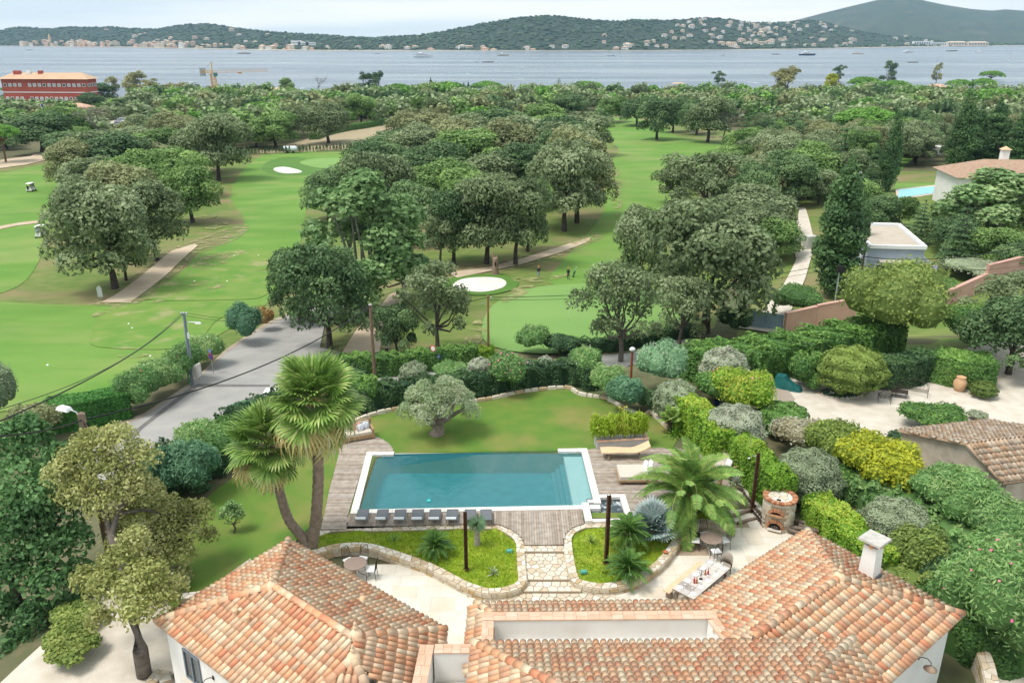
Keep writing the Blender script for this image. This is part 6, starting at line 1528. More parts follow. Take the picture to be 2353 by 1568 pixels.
def hedge(name, label, pts, wid, h, lm, n, size=.085, seed=1, wob=.12, zf=None, cat='hedge'):
    """a long clipped hedge along ground points"""
    P = Path2([p[:2] for p in pts], False); r = np.random.default_rng(seed); root = thing(name, label, cat, (pts[0][0],pts[0][1],T1(pts[0][0],pts[0][1])))
    o = root.location; s = r.uniform(0,P.len,n); per = 2*h+wid; u = r.uniform(0,per,n); V = np.zeros((n,3)); N = np.zeros((n,3)); nd = int(P.len/.4)+2
    Q = [P.at(P.len*i/(nd-1)) for i in range(nd)]; qx = np.array([q[0].x for q in Q]); qy = np.array([q[0].y for q in Q]); qnx = np.array([q[1].x for q in Q]); qny = np.array([q[1].y for q in Q]); ss = np.linspace(0,P.len,nd)
    t = np.where(u < h, -wid/2, np.where(u > h+wid, wid/2, u-h-wid/2)); zz = np.where(u < h, u, np.where(u > h+wid, per-u, h))
    bul = wob*(np.sin(s*2.3+zz*2.1)+np.sin(s*5.1+t*3))*.5+np.abs(r.normal(0,.05,n))*-1
    X, Y, NX, NY = np.interp(s,ss,qx), np.interp(s,ss,qy), np.interp(s,ss,qnx), np.interp(s,ss,qny)
    out = np.where(u < h, -1, np.where(u > h+wid, 1, 0)); rim = np.minimum(1, (h-zz)/.4+np.abs(np.abs(t)-wid/2)/.3+.55)
    tx = (t+out*bul)*np.where(zz > h*.85, .94, 1); gz_ = T(X,Y)
    V = np.c_[X+NX*tx-o.x, Y+NY*tx-o.y, gz_+zz*.98+np.where(out == 0, bul, 0)-o.z]
    N = np.c_[NX*out, NY*out, np.where(out == 0, 1., .25)]+r.normal(size=(n,3))*.55
    ne = int(n*.14); e0 = r.integers(0,2,ne); w_ = r.uniform(-wid/2,wid/2,ne); h_ = r.uniform(0,h,ne); se = np.where(e0 == 0, 0., P.len); bu = r.uniform(-.1,.22,ne)*np.sqrt(np.clip(1-(2*w_/wid)**2,0,1))+.05; sg = np.where(e0 == 0, -1., 1.)
    ex_, ey_, enx, eny = np.interp(se,ss,qx), np.interp(se,ss,qy), np.interp(se,ss,qnx), np.interp(se,ss,qny)
    V = np.r_[V, np.c_[ex_+enx*w_+eny*sg*bu-o.x, ey_+eny*w_-enx*sg*bu-o.y, T(ex_,ey_)+h_-o.z]]; N = np.r_[N, np.c_[eny*sg, -enx*sg, np.full(ne,.3)]+r.normal(size=(ne,3))*.55]; s = np.r_[s, se]; out = np.r_[out, np.ones(ne)]; n += ne
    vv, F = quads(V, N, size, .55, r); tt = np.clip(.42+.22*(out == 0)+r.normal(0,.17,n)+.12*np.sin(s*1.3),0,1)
    link('foliage', arr_mesh('foliage', vv, F, tt, lm), root)
    mb = MB(); C_ = []
    for i in range(nd):
        for w, z in ((-wid/2+.16,-.3),(-wid/2+.2,h-.25),(-wid/2+.4,h-.16),(wid/2-.4,h-.16),(wid/2-.2,h-.25),(wid/2-.16,-.3)): C_.append((qx[i]+qnx[i]*w-o.x, qy[i]+qny[i]*w-o.y, T1(qx[i],qy[i])+z-o.z))
    mb.add(C_, [(i*6+j,i*6+j+1,i*6+7+j,i*6+6+j) for i in range(nd-1) for j in range(5)], .2)
    mb.add(C_[:6],[(0,1,2,3,4,5)],.2); mb.add(C_[-6:],[(5,4,3,2,1,0)],.2)
    mb.build('inner_branches', lm, root); return root
gp = lambda *a: [gt(*p) for p in a]
hedge('hedge','dark hedge of mixed shrubs along the far lawn border',[at(*p,-.1) for p in ((818,945),(920,925),(1010,916),(1118,904),(1200,886),(1300,877),(1370,890))],1.5,1.6,L_DKSH,16000,.09,2,.3)
hedge('hedge','dark evergreen hedge along the lane left of the bunker tree',gp((785,862),(900,862),(1000,848),(1090,838)),1.6,2.0,L_HEDGE,9000,.11,3,.25)
hedge('hedge','fresh green ivy hedge at the foot of the wooden power pole',gp((960,828),(1040,822),(1130,818)),1.3,1.0,L_LIME,4200,.10,4,.25)
hedge('hedge','lime green hedge nearest the bamboo planter',[at(*p,-.2) for p in ((1568,985),(1602,1010),(1632,1042),(1652,1075))],1.5,2.3,L_LIME,8500,.09,5,.15)
hedge('hedge','lime green hedge behind the tall rusty post',[at(*p,-.2) for p in ((1690,1078),(1725,1110),(1765,1150),(1790,1178))],1.5,2.2,L_LIME,8500,.09,6,.15)
hedge('hedge','lime green hedge right of the round oven',[at(*p,-.3) for p in ((1870,1195),(1920,1235),(1975,1285),(2015,1330))],1.7,2.0,L_LIME,10000,.09,7,.18)
hedge('hedge','tall rough hedge between the lane and gravel court',gp((1600,880),(1660,866),(1740,856),(1830,842),(1930,818),(2040,800)),3.2,2.5,L_HEDGE,24000,.12,8,.5)
hedge('hedge','clipped hedge behind the iron garden seats',gp((2000,884),(2060,884),(2130,862)),2.0,2.1,L_DKSH,7000,.10,9,.12)
hedge('hedge','clipped hedge by the terracotta jar',gp((2142,866),(2190,878),(2268,884)),2.6,2.2,L_HEDGE,8000,.10,10,.12)
hedge('hedge','clipped dark green cypress hedge at the left roadside',gp((120,985),(200,975),(295,955)),2.2,2.3,leafmat('cypress_hedge', (.02,.07,.015), (.04,.12,.025), (.08,.19,.045)),11000,.10,11,.06)
hedge('hedge','low hedge along the lane under the sparse oaks',gp((1290,812),(1400,806),(1590,772)),1.4,1.3,L_DKSH,6000,.12,12,.3)
hedge('hedge','row of shrubs along the far side of hay field',gp((720,322),(800,300),(890,285)),3,2.5,L_HEDGE,3500,.22,13,.4)
hedge('hedge','bushy slope between the road and left lawn',gp((330,1150),(420,1100),(500,1060),(600,990)),3.0,1.8,L_DKSH,9000,.11,14,.5)
hedge('hedge','hedge bank behind the lower fan palm and the road',gp((560,985),(660,940),(760,900),(830,885)),2.6,1.6,L_DKSH,9000,.11,15,.4)
hedge('hedge','dense hedge at right edge below the pink oleander',[at(2120,1420,-.8),at(2230,1490,-.8),at(2370,1520,-.8)],2.2,2.2,L_HEDGE,12000,.10,16,.3)
hedge('hedge','olive coloured hedge filling the lower right behind the house',[at(2060,1330,-.5),at(2150,1400,-.5),at(2260,1440,-.5),at(2400,1430,-.5)],2.4,1.6,L_YG,9000,.10,17,.4)
hedge('hedge','bushy strip along the garage wall',[at(1960,1120,-.8),at(2080,1190,-.8),at(2200,1270,-.8),at(2330,1340,-.8)],3.0,1.5,L_OLEA,9000,.12,18,.5)
# clipped dome tree in its flower bed
p = gt(1930,905); q = pxm(p); dt = thing('clipped_dome_tree', 'big dome-clipped tree over a bed of white flowers on the gravel court', 'topiary', p)
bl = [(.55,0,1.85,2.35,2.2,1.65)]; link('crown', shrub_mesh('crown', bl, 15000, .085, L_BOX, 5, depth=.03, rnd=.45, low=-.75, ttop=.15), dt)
MB().tube([(0,0,-.2),(.1,0,.5),(.4,0,1.3)], [.2,.17,.14], 7).tube([(.05,0,.3),(.6,.1,.8),(1.0,0,1.5)], [.14,.11,.08], 6).build('trunk', m_bark, dt)
fb = thing('flower_bed', 'oval bed of small white flowers under the dome tree', 'flower bed', (p.x,p.y,p.z)); V, F, tt = blob_leaves([(0,0,.05,1.4,.75,.28)], 3200, .08, np.random.default_rng(4), depth=.05)
link('plants', arr_mesh('plants', V, F, tt, L_DKSH), fb)['kind'] = 'stuff'
V, F, tt = blob_leaves([(0,0,.08,1.35,.72,.30)], 150, .055, np.random.default_rng(6), depth=.02, low=0, up=1.2, rnd=.2, aspect=.95); link('blossoms', arr_mesh('blossoms', V, F, tt, M('petals_white', (.8,.78,.74), None, scale=3, rough=.7)), fb)['kind'] = 'stuff'
for k in range(26): a = k/26*6.283; MB().box((math.cos(a)*1.5, math.sin(a)*.84, .05), (.3,.16,.14), a+1.57, random.random(), taper=.8).build('edging_stone', m_stone, fb)
# bamboo in its masonry trough
p0, p1 = at(1369,1031,0), at(1488,1024,0); bt = thing('bamboo_planter', 'rendered trough with tile coping planted with yellow-green bamboo', 'planter', ((p0.x+p1.x)/2,(p0.y+p1.y)/2+.35,0), math.atan2(p1.y-p0.y,p1.x-p0.x))
Lh = (p1-p0).length; MB().box((0,0,.22), (Lh,.8,.5)).build('trough', M('grey_render', (.50,.48,.45), (.44,.42,.39), scale=2, rough=.9), bt)
for i in range(9): MB().box((-Lh/2+(i+.5)*Lh/9,-.33,.50), (Lh/9-.012,.2,.06), 0, random.random()).build('coping_tile', m_cap, bt)
for i in range(3): MB().box((Lh/2-.1,-.12+i*.22,.50), (.24,.21,.06), 0, random.random()).build('coping_tile', m_cap, bt)
mb = MB(); bl = []; rr = random.Random(8)
for i in range(60):
    x = rr.uniform(-Lh/2-.25,Lh/2-.1); y = rr.uniform(-.2,.3); h = rr.uniform(1.0,1.75); mb.tube([(x,y,.4),(x+rr.uniform(-.15,.15),y+rr.uniform(-.25,.1),.4+h)], [.012,.006], 4); bl.append((x,y-.05,.45+h*.62,.26,.28,h*.42))
mb.build('canes', M('bamboo_cane', (.30,.28,.06), scale=4), bt)['kind'] = 'stuff'
V, F, tt = blob_leaves(bl, 12000, .11, np.random.default_rng(9), depth=.3, aspect=.22, droop=1.2, rnd=.8, low=-1); link('leaves', arr_mesh('leaves', V, F, tt, leafmat('bamboo_leaves', (.08,.14,.008), (.145,.22,.012), (.23,.29,.04))), bt)['kind'] = 'stuff'
# ================================================================== FURNITURE AND GARDEN OBJECTS
def rusty(px, py, z, top, label):
    p = at(px,py,z); h = aty(px,top,p.y).z-p.z; t = thing('rusty_post', label, 'post', p, random.uniform(-.3,.3), 'rusty steel posts of the garden')
    mb = MB()
    for s in (-1,1): mb.box((.07*s,0,h/2-.15), (.022,.17,h+.3))
    mb.box((0,0,h/2-.15), (.14,.02,h+.3)); mb.build('steel_profile', m_rust, t)
    MB().box((0,0,.01), (.26,.26,.03)).build('foot_plate', m_rust, t)
rusty(1071,1307,-.15,1175,'rusty steel post standing in the left bed'); rusty(1392,1292,-.15,1137,'rusty steel post between cycad and whirlpool in the right bed'); rusty(1728,1165,-.08,1040,'rusty steel post on white pebbles by the round oven')
# ---- sling loungers
m_sling = M('charcoal_mesh_fabric', (.12,.13,.14), (.15,.16,.17), scale=30, rough=.8); m_alu = M('grey_aluminium', (.16,.17,.18), rough=.5, metal=.5)
m_towel = M('white_towel', (.78,.78,.80), (.66,.68,.72), scale=18, rough=.95)
def lounger_proto():
    t = thing('sun_lounger', 'x', 'sun lounger', (0,0,0)); 
    fr = MB()
    for s in (-.33,.33): fr.tube([(s,1.0,.26),(s,.2,.27),(s,-.35,.40)], .022, 6)
    fr.tube([(-.33,1.0,.26),(.33,1.0,.26)], .022, 6).tube([(-.33,-.35,.40),(.33,-.35,.40)], .022, 6); fr.build('frame', m_alu, t)
    mb = MB(); mb.add([(-.32,1.0,.262),(.32,1.0,.262),(.32,.2,.272),(-.32,.2,.272),(.32,-.35,.402),(-.32,-.35,.402)], [(0,3,2,1),(3,5,4,2)]); mb.build('sling', m_sling, t)
    for x in (-.31,.31):
        for y in (.85,.0): MB().tube([(x,y,.26),(x,y,-.0)], .018, 6).build('leg', m_alu, t)
    return t
LX = [831,876,918.5,959,998,1037.5,1079,1117]; lp = None
for i, x in enumerate(LX):
    p = at(x,1203,0.0); 
    if lp is None: lp = o = lounger_proto(); src = True
    else: o = copy_tree(lp)
    words = ['leftmost','second from left','third from left','fourth from left','fifth from left','sixth from left','seventh from left, beside the rusty post','rightmost, behind the spiky yucca']
    place(o, (p.x,p.y+.12,.02), R(2)+random.uniform(-.04,.04), f'charcoal mesh sun lounger, {words[i]}', 'charcoal sun loungers along the pool'); o.scale = (.85,.85,.85)
    if i < 6:
        tw = MB(); tw.tube([(-.25,0,0),(.25,0,0)], .075, 10); w_ = tw.build('rolled_towel', m_towel); w_.location = (p.x-.02,p.y-.12,.40); tag(w_, f'white rolled towel on the sun lounger {words[i]}', 'towel', 'white towels on the loungers')
# ---- teak sofas with cushions
def teak_sofa(p, rz, w, label, pillows=True, group=None):
    t = thing('teak_sofa', label, 'sofa', p, rz, group)
    for x in (-w/2,w/2):
        MB().bar((x,-.38,-.0),(x,-.38,.58), .11, .11).build('leg', m_wood, t); MB().bar((x,.38,0),(x,.42,1.02), .11, .11).build('leg', m_wood, t); MB().bar((x,-.42,.60),(x,.42,.66), .12, .07).build('armrest', m_wood, t)
    MB().box((0,0,.26), (w,.8,.14)).box((0,-.4,.2), (w,.06,.22)).build('seat_frame', m_wood, t)
    MB().bar((-w/2-.08,.43,.95),(w/2+.08,.43,.95), .09, .09).bar((-w/2,.42,.55),(w/2,.42,.55), .07, .07).build('back_rail', m_wood, t)
    MB().box((0,0,.40), (w-.12,.76,.15), taper=.97).build('seat_cushion', m_cush, t); MB().box((0,.33,.70), (w-.12,.15,.46), taper=.95, rx=-.15).build('back_cushion', m_cush, t); return t
def pillow(p, rz, mat, label, s=.46):
    mb = MB(); mb.ball((0,0,0), (s/2,.09,s/2), 12, 8); V = []
    for v in mb.v:
        x, y, z = v; k = 1/max(1e-6,(abs(x/(s/2))**4+abs(z/(s/2))**4)**.25) if (x or z) else 1; q = min(1.0, math.hypot(x,z)/(s/2)); f = (1+(k*q-1)*q) if q > 0 else 1; V.append((x*max(1,min(1.25,f)), y, z*max(1,min(1.25,f))))
    mb.v = V; o = mb.build('pillow', mat); o.location = p; o.rotation_euler = (-.35,0,rz); return tag(o, label, 'pillow')
m_stripe, n_ = _new('striped_fabric'); MATS['striped_fabric'] = m_stripe
_w = n_.nodes.new('ShaderNodeTexWave'); _w.inputs['Scale'].default_value = 3.6; _w.bands_direction = 'X'; _t = n_.nodes.new('ShaderNodeTexCoord'); _q = n_.nodes.new('ShaderNodeValToRGB'); _q.color_ramp.elements[0].color = (.06,.09,.16,1); _q.color_ramp.elements[1].color = (.75,.76,.78,1); _q.color_ramp.elements[0].position = .16; _q.color_ramp.elements[1].position = .26
_p = n_.nodes.new('ShaderNodeBsdfPrincipled'); _p.inputs['Roughness'].default_value = .95; _o2 = n_.nodes.new('ShaderNodeOutputMaterial'); n_.links.new(_t.outputs['Object'], _w.inputs[0]); n_.links.new(_w.outputs[0], _q.inputs[0]); n_.links.new(_q.outputs[0], _p.inputs[0]); n_.links.new(_p.outputs[0], _o2.inputs[0])
p = at(822,1012,0); a = R(22); s1 = teak_sofa((p.x-.05,p.y+.35,.01), a, 1.75, 'carved teak bench with beige cushions on the left deck'); X = Vector((math.cos(a),math.sin(a),0)); Y = Vector((-math.sin(a),math.cos(a),0)); O = Vector((p.x-.05,p.y+.35,0))
pillow(O+X*.55+Y*.18+Vector((0,0,.68)), a, m_stripe, 'striped pillow at right end of the teak bench'); pillow(O+X*.18+Y*.02+Vector((0,0,.66)), a, m_stripe, 'striped pillow leaning in front of the pink one on the teak bench'); pillow(O+X*.05+Y*.24+Vector((0,0,.70)), a, M('salmon_fabric', (.66,.30,.24), (.6,.26,.21), scale=12, rough=.95), 'salmon pink pillow on the teak bench')
p = Vector((S1.x+1.35,27.15,ZT)); s2 = teak_sofa((p.x-.1,p.y,ZT), R(180), 2.0, 'teak sofa half hidden under the eave of middle roof, left one')
pillow(Vector((p.x-.55,p.y+.05,ZT+.78)), R(180), m_cushw, 'white pillow at left end of the sofa under the eave'); pillow(Vector((p.x-.15,p.y+.05,ZT+.78)), R(180), m_cushw, 'second white pillow on the sofa under the eave')
p = Vector((3.55,27.15,ZT)); s3 = teak_sofa((p.x-.3,p.y,ZT), R(180), 1.8, 'teak sofa half hidden under the eave of middle roof, right one'); pillow(Vector((p.x+.25,p.y+.05,ZT+.78)), R(180), m_cushw, 'white pillow at right end of sofa under the eave')
p = at(1660,1082,0); s4 = teak_sofa((p.x,p.y,.01), R(-62), 1.7, 'teak lounge sofa with white cushions behind the date palm'); 
for i in range(2): pillow(Vector((p.x+.2,p.y+.4-.75*i,.72)), R(-62), m_cushw, ['white pillow at far end of the lounge sofa','white pillow at near end of the lounge sofa'][i])
p = at(1628,1128,0); s5 = teak_sofa((p.x,p.y,.01), R(-70), .8, 'teak armchair with pale cushion behind date palm fronds')
# ---- carved wave lounger
p = at(1436,1055,0); wl_ = thing('wave_lounger', 'wavy solid wood lounger on splayed legs in front of the bamboo planter', 'lounger', (p.x,p.y+.25,.0), R(1)); mb = MB(); V = []
for i in range(21):
    t = i/20; x = -1.4+2.8*t; z = .50+.02*math.sin(t*6)+.42*max(0,(t-.62)/.38)**1.6; w = .36+.03*math.sin(t*9)
    for y, dz in ((-w,0),(w,0),(w,-.07),(-w,-.07)): V.append((x+.03*math.sin(y*9),y,z+dz))
mb.add(V, [(i*4+j, i*4+4+j, i*4+4+(j+1)%4, i*4+(j+1)%4) for i in range(20) for j in range(4)]+[(0,1,2,3),(83,82,81,80)]); mb.build('slab', M('blond_timber', (.62,.42,.25), (.68,.50,.32), scale=2, rough=.6, stretch=(1,6,1)), wl_)
for x, s in ((-.85,-1),(.75,1)):
    for y in (-.24,.24): MB().bar((x,y*.8,.46),(x+.16*s,y*1.4,0), .10, .07).build('leg', m_woodg, wl_)
# ---- daybed
p = at(1455,1100,0); db = thing('daybed', 'low teak daybed with beige mattress on the right deck', 'daybed', (p.x+.15,p.y+.1,0), R(1)); MB().box((0,0,.22), (2.1,1.5,.12)).build('frame', m_wood, db)
for x in (-.95,.95):
    for y in (-.65,.65): MB().box((x,y,.09), (.12,.12,.18)).build('leg', m_wood, db)
MB().box((0,0,.38), (2.02,1.42,.2), taper=.985).build('mattress', m_cush, db)
for i, (dx, dy) in enumerate(((.55,.4),(.75,.05),(.5,-.35),(.85,.5))): pillow(Vector((p.x+.15+dx,p.y+.1+dy,.62)), R(-80), m_cushw, ['white pillow at far edge of the daybed','white pillow standing in the middle of daybed','white pillow at near edge of the daybed','white pillow in far right corner of daybed'][i], .5)
# ---- round iron tables with chairs
m_ttop = M('brown_stone_top', (.24,.175,.14), (.29,.215,.175), scale=14, rough=.6)
def round_table(c, label):
    t = thing('round_table', label, 'table', (c[0],c[1],ZT), 0, 'round iron tables on the terrace'); MB().lathe([(.50,.71),(.53,.72),(.53,.745),(.50,.755)], 28).build('tabletop', m_ttop, t)
    for k in range(3):
        a = k*2.094+.4; MB().tube([(.10*math.cos(a),.10*math.sin(a),.72),(.06*math.cos(a),.06*math.sin(a),.4),(.22*math.cos(a),.22*math.sin(a),.12),(.40*math.cos(a),.40*math.sin(a),0)], .016, 6).build('leg', m_iron, t)
    return t
def iron_chair():
    t = thing('iron_chair', 'x', 'chair', (0,0,0))
    for x in (-.2,.2): MB().tube([(x,-.2,0),(x*.95,-.2,.45)], .014, 6).build('leg', m_iron, t); MB().tube([(x,.24,0),(x*.95,.2,.45),(x,.24,.75),(x*.85,.30,1.05)], .014, 6).build('leg', m_iron, t)
    mb = MB(); mb.tube([(-.17,.30,1.05),(-.09,.31,1.10),(0,.31,1.04),(.09,.31,1.10),(.17,.30,1.05)], .014, 6); mb.build('back_scroll', m_iron, t)
    for k in range(5): x = -.13+.065*k; MB().tube([(x*.9,.21,.48),(x,.25,.78),(x*1.05,.30,1.04)], .009, 5).build('back_rod', m_iron, t)
    mb = MB(); mb.tube([(-.2,-.2,.45),(.2,-.2,.45),(.2,.2,.45),(-.2,.2,.45),(-.2,-.2,.45)], .014, 6).tube([(-.2,-.2,.16),(0,-.02,.18),(.2,-.2,.16)], .010, 5).build('seat_frame', m_iron, t)
    MB().box((0,-.01,.485), (.42,.40,.06), taper=.94).build('seat_cushion', m_cushw, t); return t
ic = iron_chair(); first = True
for (tx, ty, chs, tl) in ((816,1292,((788,1284,'left back'),(842,1282,'right back'),(850,1318,'right front'),(802,1326,'front, tucked by the eave')),'left'), (1634,1234,((1611,1226,'far side'),(1602,1252,'left side'),(1668,1250,'right side'),(1641,1272,'near side')),'right')):
    c = at(tx,ty,.31); round_table(c, f'brown round table on iron legs at {tl} end of the terrace')
    for px, py, w in chs:
        q = at(px,py,ZT+.2); d = Vector((q.x-c.x,q.y-c.y)).normalized()*.74
        o = ic if first else copy_tree(ic); first = False
        place(o, (c.x+d.x,c.y+d.y,ZT), math.atan2(d.y,d.x)-math.pi/2+random.uniform(-.15,.15), f'wrought iron chair with white cushion at {tl} round table, {w}', 'iron chairs round the terrace tables')
# ---- long dining table laid for ten
ct = [at(*q,.30) for q in ((1629,1282),(1678,1304),(1593,1376),(1545,1350))]; cc = sum(ct,Vector())/4; dx_ = ((ct[0]-ct[3])+(ct[1]-ct[2]))/2; TL_, TW_ = dx_.length, ((ct[1]-ct[0]).length+(ct[2]-ct[3]).length)/2; ang = math.atan2(dx_.y,dx_.x)
dt_ = thing('dining_table', 'long tiled dining table laid with plates on the terrace', 'table', (cc.x,cc.y,ZT), ang); r = random.Random(2)
MB().box((0,0,.70), (TL_,TW_,.06)).build('tabletop', m_woodg, dt_)
m_tt = M('table_tiles', (1,1,1), (.92,.91,.9), scale=6, rough=.5, pal=[(.30,.25,.23),(.55,.50,.45),(.62,.58,.53),(.42,.38,.36)])
nx_, ny_ = 8, 3
for i in range(nx_):
    for j in range(ny_): MB().box((-TL_/2+(i+.5)*TL_/nx_, -TW_/2+(j+.5)*TW_/ny_, .742), (TL_/nx_-.01,TW_/ny_-.01,.02), 0, .75 if (j != 1 and i % 2 == 0) else r.random()*.9).build('tile', m_tt, dt_)
for x in (-TL_/2+.2,TL_/2-.2):
    for y in (-TW_/2+.12,TW_/2-.12): MB().box((x,y,.34), (.1,.1,.68)).build('leg', m_woodg, dt_)
cd, sd_ = math.cos(ang), math.sin(ang)
def tw(x, y, z): return Vector((cc.x+x*cd-y*sd_, cc.y+x*sd_+y*cd, ZT+z))
m_china = M('white_china', (.82,.83,.84), rough=.25, spec=.5); plate = MB().lathe([(.0,.0),(.09,.0),(.135,.018),(.13,.022),(.085,.008),(0,.008)], 20).mesh('plate', m_china)
PX = [-.40,-.2,.0,.2,.40]
for i, fx in enumerate((-.41,-.205,0,.205,.41)):
    for sgn, sn in ((1,'bench'),(-1,'chair')):
        o = link('plate', plate); o.location = tw(fx*TL_, sgn*TW_*.31, .755); tag(o, f'white dinner plate on the {sn} side of dining table, number {["one","two","three","four","five"][i]} from the near end', 'plate', 'plates on the dining table')
        g = MB().lathe([(.03,0),(.008,.01),(.006,.08),(.03,.11),(.035,.17)], 10).build('wine_glass', M('clear_glass', (.7,.72,.73), rough=.1, spec=.6)); g.location = tw(fx*TL_+.16, sgn*TW_*.17, .755); tag(g, f'stemmed glass by {["first","second","third","fourth","fifth"][i]} plate of the {sn} side', 'glass', 'glasses on the dining table')
m_red = M('red_candle_glass', (.55,.02,.03), (.45,.015,.02), rough=.25, spec=.5); m_amb = M('amber_bottle_glass', (.40,.16,.05), (.3,.1,.03), rough=.2)
for i, (fx, fy, m_) in enumerate(((.13,-.06,m_red),(.10,.02,m_amb),(-.18,.05,m_red),(-.16,-.03,m_amb))):
    b_ = MB().lathe([(.04,0),(.045,.02),(.045,.17),(.018,.24),(.016,.32),(0,.33)], 12).build('bottle', m_); b_.location = tw(fx*TL_, fy*TW_, .755); tag(b_, ['red bottle at far side of the candelabra','amber bottle at far side of the candelabra','red bottle at near side of the candelabra','amber bottle at near side of the candelabra'][i], 'bottle')
ca = thing('candelabra', 'dark candelabra in the middle of dining table', 'candelabra', tw(-.03*TL_,0,.755)); MB().lathe([(.09,0),(.05,.02),(.012,.05),(.012,.42),(.03,.44)], 10).build('stem', m_iron, ca)
for k in range(3): a = k*2.09; MB().tube([(0,0,.22),(.10*math.cos(a),.10*math.sin(a),.22),(.13*math.cos(a),.13*math.sin(a),.32)], .009, 5).build('arm', m_iron, ca); MB().tube([(.13*math.cos(a),.13*math.sin(a),.32),(.13*math.cos(a),.13*math.sin(a),.42)], .012, 6).build('candle', m_china, ca)
be = thing('bench', 'long pale wooden bench on the left side of dining table', 'bench', tw(-.1,TW_/2+.26,0), ang); MB().box((0,0,.46), (TL_*.98,.34,.05)).build('seat', M('pale_bench_wood', (.60,.45,.28), (.64,.50,.33), scale=3, rough=.7), be)
for x in (-TL_*.4,TL_*.4): MB().box((x,0,.22), (.08,.30,.44)).build('leg', m_woodg, be)
m_wick = M('grey_wicker', (.33,.28,.23), (.42,.36,.30), scale=30, rough=.9, bump=.8, bscale=60)
def wicker():
    t = thing('wicker_chair', 'x', 'chair', (0,0,0)); MB().box((0,0,.42), (.52,.5,.08)).build('seat', m_wick, t); mb = MB(); V = []
    for i in range(9):
        a = math.pi*i/8; x, y = .29*math.cos(a), .12+.24*math.sin(a); zt = .62+.34*math.sin(a); V += [(x,y,.40),(x*1.05,y*1.05+.02,zt),(x*.92,y*.92+.01,zt),(x*.9,y*.9,.40)]
    mb.add(V, [(i*4+j,i*4+4+j,i*4+4+(j+1)%4,i*4+(j+1)%4) for i in range(8) for j in range(4)], .5, 0, True); mb.build('backrest', m_wick, t)
    for x in (-.22,.22):
        for y in (-.2,.2): MB().box((x,y,.2), (.045,.045,.40)).build('leg', m_woodg, t)
    return t
wc_ = wicker(); first = True
for i, (x, y, rz, w) in enumerate(((TL_/2+.38,-.05,-math.pi/2,'at far end of the dining table'),(TL_*.34,-TW_/2-.25,math.pi,'first on the house side of dining table, counted from far end'),(TL_*.10,-TW_/2-.25,math.pi,'second on the house side of dining table'),(-TL_*.14,-TW_/2-.25,math.pi,'third on the house side of dining table'),(-TL_*.38,-TW_/2-.25,math.pi,'fourth on the house side of dining table, under the eave'))):
    o = wc_ if first else copy_tree(wc_); first = False; place(o, tw(x,y,0), ang+rz, f'grey wicker armchair {w}', 'wicker armchairs at the dining table')
b_ = MB().lathe([(.05,0),(.10,.04),(.13,.08),(.11,.08),(.04,.03),(0,.03)], 14).build('bowl', M('terracotta_glaze', (.48,.16,.08), (.40,.13,.06), scale=6, rough=.5)); b_.location = at(1528,1269,ZP+.02); tag(b_, 'terracotta bowl on the curved planter wall', 'bowl')
# ---- round stone oven
of = Vector((-.45,-.89)).normalized(); q = at(1793,1222,ZT); RO, HO = .80, 1.62; oc = Vector((q.x+.03,q.y+.74,ZT)); ov = thing('stone_oven', 'round stone barbecue oven with two brick arches and brick rimmed top', 'oven', oc, math.atan2(of.y,of.x))
mb = MB(); mb.lathe([(RO-.035,-.15),(RO-.035,HO-.04)], 40).build('mortar_core', m_mortar, ov); r = random.Random(9)
m_brick = M('oven_bricks', (1,1,1), (.8,.78,.76), scale=8, rough=.9, pal=[(.28,.10,.05),(.42,.18,.09),(.52,.28,.16),(.46,.22,.12)])
ARCH = [(.98,.36,.30),(.16,.42,.46)]     # foot height, half width, rise
def inarch(a, z):
    for z0, w, h in ARCH:
        x = a*RO
        if abs(x) < w+.13 and z0-.06 < z < z0+h+.17: return True
    return False
z = 0.
while z < HO-.1:
    h = min(r.uniform(.13,.20), HO-.05-z); a = -math.pi
    while a < math.pi-.05:
        da = min(r.uniform(.2,.5)/RO, math.pi-a); am = a+da/2
        if not inarch(am, z+h/2) or abs(am)*RO > .62:
            g = .010/RO; vs = []; ro = RO+r.uniform(0,.02)
            for rr_ in (RO-.05,ro):
                for aa, zz in ((a+g,z+.01),(a+da-g,z+.01),(a+da-g,z+h-.008),(a+g,z+h-.008)): vs.append((rr_*math.cos(aa),rr_*math.sin(aa),zz))
            m1 = ((ro)*math.cos(am),ro*math.sin(am))
            MB().add(vs, [(4,5,6,7),(0,1,5,4),(1,2,6,5),(2,3,7,6),(3,0,4,7)], .3+.7*r.random()).build('stone', m_stoneface if r.random() < .35 else m_stone, ov)
        a += da
    z += h
for z0, w, h in ARCH:
    mb = MB(); pts = [(0,0)]; P_ = []
    for k in range(13): t = math.pi*k/12; P_.append((w*.72*math.cos(t), z0+h*.72*math.sin(t) if z0 > .5 else z0+max(0,h*.95*math.sin(t)*.95)))
    P_ = [(w*.72,z0)]+P_+[(-w*.72,z0)]
    mb.add([(RO*math.cos(x/RO)+.012,x,zz) for x,zz in P_], [tuple(range(len(P_)))]); mb.build('opening', m_dark, ov)
    n = 13
    for k in range(n):
        t = math.pi*(k+.5)/n; x, zz = w*.86*math.cos(t), z0+h*(.86 if z0 > .5 else 1.0)*math.sin(t)+.0
        o = MB().box((0,0,0), (.16,.065,.14), 0, r.random()).build('brick', m_brick, ov); o.location = (RO*math.cos(x/RO)+.0, x, zz); o.rotation_euler = (math.pi/2-t if False else -(math.pi/2-t),0,x/RO)
    MB().box((RO*.93+.06,0,z0-.03), (.2,w*1.6,.07), 0, .7).build('ledge', m_brick if z0 > .5 else m_slab, ov)
